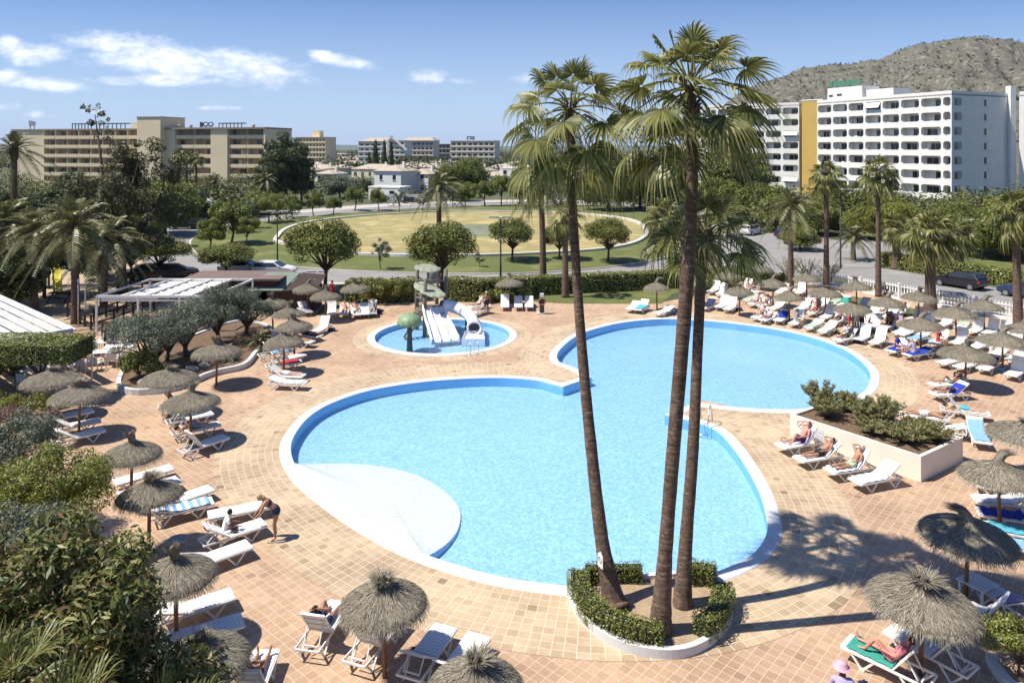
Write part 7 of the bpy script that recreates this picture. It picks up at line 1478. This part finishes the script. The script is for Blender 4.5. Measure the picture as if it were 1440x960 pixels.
# ---- loungers, towels, people: rows of (head x, head y, foot x, foot y, back angle, extras)
ROWS = {
 'under far left parasols': [(64,590,128,576,55,''),(70,603,140,590,35,''),(76,620,144,603,35,'')],
 'left of the big pool': [(224,571,284,565,55,'t:blue:-.6'),(237,592,295,580,55,''),(244,608,306,595,55,'p:prone:fair:dark:grey'),(256,633,316,613,55,'')],
 'by the clipped round bush': [(170,676,234,658,0,''),(178,694,242,675,0,''),(226,709,288,688,18,''),(212,724,298,703,18,'t:white:.1:light blue')],
 'near the bending woman': [(300,723,374,708,0,''),(286,760,368,734,35,'q:sitboy'),(270,792,338,768,18,'')],
 'near bottom left parasols': [(232,864,312,838,18,''),(240,900,326,874,0,''),(345,985,370,925,55,'p:recline:tan:dark:black')],
 'in bottom front row': [(432,912,478,846,55,'p:recline_knee:tan:dark:navy shirt'),(502,926,552,868,55,'p:recline:brown:dark:grey shirt'),(575,950,626,880,35,''),(622,965,674,892,35,'')],
 'against the planter wall': [(1157,616,1089,628,55,'p:recline_knee:red:brown:purple|t:lilac:-.3'),(1186,635,1115,646,35,'p:recline:tan:dark:black'),(1230,652,1160,662,55,'p:recline:tan:white:pale green|t:white:.5'),(1268,664,1193,678,35,'t:white:.5')],
 'behind the white planter': [(1365,536,1300,541,18,'p:recline_knee:tan:dark:white'),(1368,549,1303,554,35,'p:prone:tan:dark:navy|t:blue:-.2'),(1320,572,1394,582,55,'p:prone:fair:dark:turquoise|t:white:.7'),(1330,588,1268,580,0,'p:prone:tan:brown:white'),(1368,598,1384,624,35,'t:light blue:.4'),(1352,606,1290,598,18,'')],
 'at the right edge': [(1446,690,1385,680,35,'p:recline:tan:dark:white|t:grey:.5'),(1450,705,1376,701,35,'t:white:.6'),(1455,730,1390,720,35,'t:blue:.7'),(1462,752,1408,742,35,'t:turquoise:.8'),(1470,775,1420,762,18,'t:light blue:.6')],
 'at the bottom right': [(1302,952,1198,903,55,'p:recline_knee:red:brown:pink shirt|t:green:.7'),(1362,940,1256,884,55,''),(1408,872,1340,846,55,'t:white:.5'),(1450,862,1386,822,35,'t:lilac:-.1')],
 'in grey parasol cluster': [(380,536,430,538,18,'t:white:.6'),(378,526,428,528,35,'p:prone:fair:white:white'),(374,514,424,507,55,'t:red:.4'),(370,498,404,493,55,'t:light blue:.4'),(388,507,425,498,55,''),(420,468,448,472,35,'p:recline:tan:dark:navy|t:navy:.3'),(396,470,420,466,35,''),(468,452,436,470,55,''),(420,430,438,441,35,'t:grey:.5'),(408,478,434,480,35,'p:recline:tan:dark:black')],
 'left of play tower': [(467,429,466,446,55,''),(484,429,484,447,35,'p:recline:fair:brown:pink'),(498,431,502,447,35,'p:recline_knee:tan:dark:white'),(512,430,513,446,35,''),(524,428,524,446,55,'p:recline:tan:dark:grey shirt|t:grey:.3')],
 'beyond the paddling pool': [(690,424,652,434,35,'p:recline:fair:brown:white'),(690,431,660,441,18,'p:recline:fair:brown:grey'),(710,420,710,436,55,''),(729,420,729,436,35,''),(744,420,744,436,35,'')],
 'at far pool end': [(921,422,882,443,35,'t:turquoise:.8'),(900,425,880,437,18,''),(952,432,915,442,18,''),(1018,401,990,413,55,''),(1028,404,1003,417,55,''),(1010,424,982,434,35,'t:navy:.3'),(1031,421,1000,436,55,''),(1040,424,1014,439,55,'')],
 'in pool side row, right': [(1083,437,1054,449,35,'p:recline_knee:fair:brown:grey'),(1094,441,1066,452,18,'p:prone:tan:dark:lilac'),(1112,440,1086,454,35,'t:blue:-.1'),(1136,444,1106,459,68,'p:sit:tan:dark:grey shirt'),(1163,450,1126,464,18,'t:pale green:.7'),(1180,455,1146,470,18,'t:white:.8'),(1206,470,1172,479,35,'p:recline:brown:dark:black shirt|p2:sit_low:fair:dark:white shirt'),(1230,466,1198,480,68,''),(1252,469,1218,487,55,''),(1280,484,1246,495,35,'p:sit:fair:brown:blue shirt|t:blue:.7'),(1320,492,1262,500,18,'t:blue:.2|p:sit_low:fair:blond:lilac shirt'),(1354,503,1322,510,18,''),(1376,508,1345,516,18,''),(1406,506,1374,522,35,'t:purple:-.3'),(1445,513,1412,532,68,'')],
 'in middle rows, right': [(1068,414,1044,424,35,'t:pale green:.2'),(1074,419,1050,430,35,'p:recline:fair:brown:lilac'),(1088,421,1062,433,35,'p:recline_knee:fair:dark:pink'),(1106,426,1078,436,18,''),(1142,427,1116,437,35,''),(1157,431,1134,443,55,'p:recline:red:brown:red|t:white:.3'),(1176,437,1152,449,55,''),(1190,443,1166,455,35,'p:recline:tan:dark:navy'),(1222,452,1196,462,35,''),(1243,450,1214,463,55,''),(1266,450,1234,463,68,'p:recline_knee:brown:dark:black'),(1284,459,1254,470,35,''),(1306,470,1278,478,18,'t:light blue:.5'),(1336,474,1306,485,55,'p:sit:tan:dark:red shirt|t:white:.6'),(1366,471,1334,486,68,''),(1390,480,1362,490,35,''),(1418,492,1386,501,18,''),(1448,495,1414,508,35,''),(1288,462,1260,472,18,'')],
 'in back rows by fence': [(1060,399,1040,409,55,''),(1110,404,1090,413,35,'t:white:.5'),(1134,404,1118,414,55,''),(1120,410,1098,421,35,'p:recline:fair:blond:white'),(1158,413,1130,423,18,''),(1190,416,1160,431,35,'t:pale green:.2'),(1200,419,1174,434,35,'t:green:-.3'),(1170,423,1142,432,35,''),(1214,437,1184,446,35,''),(1240,438,1208,448,35,''),(1252,432,1228,442,35,'p:recline:fair:white:white'),(1282,433,1250,442,35,'p:recline_knee:tan:dark:pale green'),(1302,441,1276,451,55,''),(1318,446,1292,456,55,''),(1342,449,1316,459,35,''),(1372,449,1336,466,35,'t:pale green:-.2'),(1388,456,1358,469,68,''),(1410,458,1378,472,68,''),(1426,462,1398,475,68,''),(1440,472,1412,484,35,''),(1226,424,1200,434,35,''),(1262,436,1242,448,18,'')],
}
PNUM = {}
ringc = {'white':'white','blue':'blue'}
for row, L_ in ROWS.items():
    order = sorted(range(len(L_)), key=lambda i: ((L_[i][0]+L_[i][2]), L_[i][1])) if row not in ('left of the big pool','by the clipped round bush','under far left parasols') else list(range(len(L_)))
    word = 'from left' if row not in ('left of the big pool','by the clipped round bush','under far left parasols') else 'from the back'
    for i, (hx, hy, fx, fy, ang, ex) in enumerate(L_):
        k_ = order.index(i); od = ORD[k_]
        where = '%s %s, %s' % (od, word, row)
        o, c, rz, kk = lounger(hx, hy, fx, fy, ang, ('white lounger with flat back, ' if ang == 0 else 'white lounger, ')+where)
        if (hash_ := (int(hx*7+hy*13) % 5)) in (0, 2) and hy < 560:
            colr = ['navy','red','white','black','light blue','pale green','lilac','grey'][int(hx*3+hy) % 8]; bmb = MB(); bw_ = .16+.05*(hash_)
            bmb.add([(-bw_,-.09,0),(bw_,-.09,0),(bw_,.09,0),(-bw_,.09,0),(-bw_*.85,-.05,.26),(bw_*.85,-.05,.26),(bw_*.85,.05,.26),(-bw_*.85,.05,.26)], [(3,2,1,0),(4,5,6,7),(0,1,5,4),(1,2,6,5),(2,3,7,6),(3,0,4,7)]); bmb.tube([(-.1,0,.24),(-.06,0,.4),(.06,0,.4),(.1,0,.24)], .012, 5)
            sd_ = Vector((-math.sin(rz), math.cos(rz), 0))*.48-Vector((math.cos(rz), math.sin(rz), 0))*.5; tag(bmb.build('beach_bag', pm('cloth_'+colr, *CLOTH[colr], 8, .9), None, False, (c.x+sd_.x, c.y+sd_.y, 0)), '%s beach bag by lounger %s' % (colr, where), 'bag', 'beach bags among the loungers').rotation_euler = (0, 0, hx)
        for e_ in ex.split('|'):
            q = e_.split(':')
            if q[0] == 't':
                x1 = float(q[2]); towel(c, rz, kk, q[1], '%s towel on lounger %s' % ((q[1] if len(q) < 4 else 'blue and white striped'), where), .85 if x1 > 0 else .1, -.35 if x1 > .45 else (-.8 if x1 > 0 else -.75), q[3] if len(q) > 3 else None) if x1 else None
            elif q[0] in ('p','p2'):
                pose, sk_, ha, su = q[1:5]; col_ = su.split(' ')[0] if su.split(' ')[0] in CLOTH else ('pale green' if su.startswith('pale') else su); shirt = 'shirt' if su.endswith('shirt') else ''
                fem = sk_ in ('fair',) and ha in ('brown','blond'); seat = pose.startswith('sit'); loc = (c.x, c.y, 0.0 if not seat else -.05)
                if seat:
                    off = Vector((math.cos(rz), math.sin(rz), 0))*(.25 if q[0] == 'p' else -.3); loc = (c.x+off.x, c.y+off.y, -.04); prz = rz+PI*.5 if i % 2 else rz-PI*.5
                else: prz = rz
                pz = {'recline':'reclining','recline_knee':'knee raised','prone':'face down','sit':'sitting up','sit_low':'leaning forward'}[pose]
                person(loc, prz, pose, 'person in %s %s %s, lounger %s' % (col_, 'shirt' if shirt else 'swimwear', pz, where), sk_, ha, (col_, shirt), fem, kk if 'recline' in pose else 30)
            elif q[0] == 'q':
                person((c.x-.25, c.y-.1, .0), rz-.3, 'sit_low', 'child in a white top sitting on the lounger behind the bending woman', 'brown', 'dark', ('white','shirt'), False, s=.85)
pp = G(388,757); person((pp.x, pp.y, 0), PI+.25, 'bend', 'woman in a navy skirt bending over the loungers left of the white shallow', 'tan', 'blond', ('navy',''), True, stout=1.12)
t = thing('handbag', 'grey white handbag on the lounger beside the bending woman', 'bag', tuple(G(392,705,.95))); 
bpy.data.objects.remove(t)
for (x_, y_, rz_, pose, l, sk_, ha, su, fm) in [(684,442,-1.2,'stand','man standing beyond the paddling pool with his back to the hedge','tan','white',('navy',''),False),(467,424,1.0,'stand','person in red standing behind the parasol below the forked pine','tan','dark',('red','shirt'),False),
    (1205,466,2.0,'stand','person in white shirt standing under the parasol near the far pool','tan','dark',('white','shirt'),False),(1212,468,.5,'stand','person in black standing right of the one in white shirt','tan','dark',('black','shirt'),False),(1194,464,3.0,'stand','person in red shirt standing left of the one in white','tan','brown',('red','shirt'),False),
    (1247,438,1.0,'stand','person in a dark shirt standing behind the parasol before the second slim palm','tan','dark',('black','shirt'),False),(150,497,2.0,'stand','person in dark top behind the café chairs','tan','dark',('black','shirt'),False),(157,500,1.4,'stand','second person in grey behind the café chairs','tan','dark',('grey','shirt'),False)]:
    q = G(x_, y_); person((q.x, q.y, 0), rz_, pose, l, sk_, ha, su, fm)
for (x_, y_, rz_, l, sk_, ha, su, fm) in [(1051,412,-.5,'person in pink sitting left in the pair near the yellow green bush','fair','brown',('pink',''),True),(1062,412,2.6,'person in navy sitting right in the pair near the yellow green bush','tan','dark',('navy',''),False)]:
    q = G(x_, y_); chair('white armchair of the pair near the yellow green bush, %s one' % ('left' if x_ < 1055 else 'right'), (q.x-.05,q.y,0), rz_); person((q.x, q.y, -.02), rz_, 'sit', l, sk_, ha, su, fm)
q = G(1189,1022); person((q.x, q.y, 0), 1.2, 'sit_low', 'person in lilac with a pink hat cut by the bottom edge at right', 'fair', 'brown', ('lilac','shirt'), True)
mb = MB(); mb.lathe([(.19,-.03),(.12,.0),(.115,.07),(.08,.11),(.01,.12)], 16); pj = pose_joints('sit_low')['head']; v_ = Matrix.Rotation(1.2, 3, 'Z') @ (pj+Vector((0,0,.07)))
tag(mb.build('sun_hat', pm('pink_cloth', (.72,.40,.45), (.64,.34,.4)), None, True, (q.x+v_.x, q.y+v_.y, v_.z)), 'pink sun hat on the person at the bottom edge', 'hat')
mb = MB().box(-.3,.3,-.3,.3,0,.4); 
t = thing('stool', 'white plastic stool under the person with the pink hat', 'stool', (q.x,q.y,0), 1.2); MB().box(-.2,.2,-.2,.2,.37,.41).build('seat', M_white, t)
for x in (-.16,.16):
    for y in (-.16,.16): MB().box(x-.02,x+.02,y-.02,y+.02,0,.37).build('leg', M_white, t)
# children on the play tower
person((-6.25,50.9,1.6), -1.3, 'stand', 'small child in white climbing the stairs of the play tower', 'fair', 'blond', ('white',''), False, s=.6)
# bags and shoes lying about
for i, (x_, y_, colr, l) in enumerate([(585,914,'black','pair of black sandals by the parasol post at the bottom centre'),(1215,962,'navy','dark sandals on the tiles beside the pink hat person'),(293,745,'red','small red bag on the tiles beside the striped towel lounger')]):
    q = G(x_, y_, .0); mb = MB()
    if 'bag' in l: mb.ell((0,0,.12), (.17,.1,.12), 10, 7); mb.tube([(-.1,0,.2),(-.05,0,.33),(.05,0,.33),(.1,0,.2)], .012, 5)
    else:
        for s in (-1,1): mb.ell((0,s*.07,.02), (.13,.045,.02), 10, 5); mb.tube([(.03,s*.07-.04,.03),(.04,s*.07,.07),(.03,s*.07+.04,.03)], .012, 5)
    tag(mb.build('bag' if 'bag' in l else 'sandals', pm('cloth_'+colr, *CLOTH[colr], 8, .9), None, True, tuple(q)), l, 'bag' if 'bag' in l else 'sandals')
# hide nothing: prototypes that no row used are removed
for k, o in LP.items():
    if k not in LUSED:
        for ch in list(o.children): bpy.data.objects.remove(ch)
        bpy.data.objects.remove(o)

# the slightly hazy air over the whole place
hz, hnt, hout = nmat('haze'); hv_ = N(hnt, 'ShaderNodeVolumePrincipled'); hv_.inputs['Color'].default_value = (.72, .82, 1, 1); hv_.inputs['Density'].default_value = 0.00005; hnt.links.new(hv_.outputs[0], hout.inputs['Volume'])
tag(MB().box(-9400, 9400, -450, 12400, -3, 175).build('haze', hz), 'thin bluish air haze over the far land', 'haze', kind='stuff')
scene.cycles.volume_bounces = 0
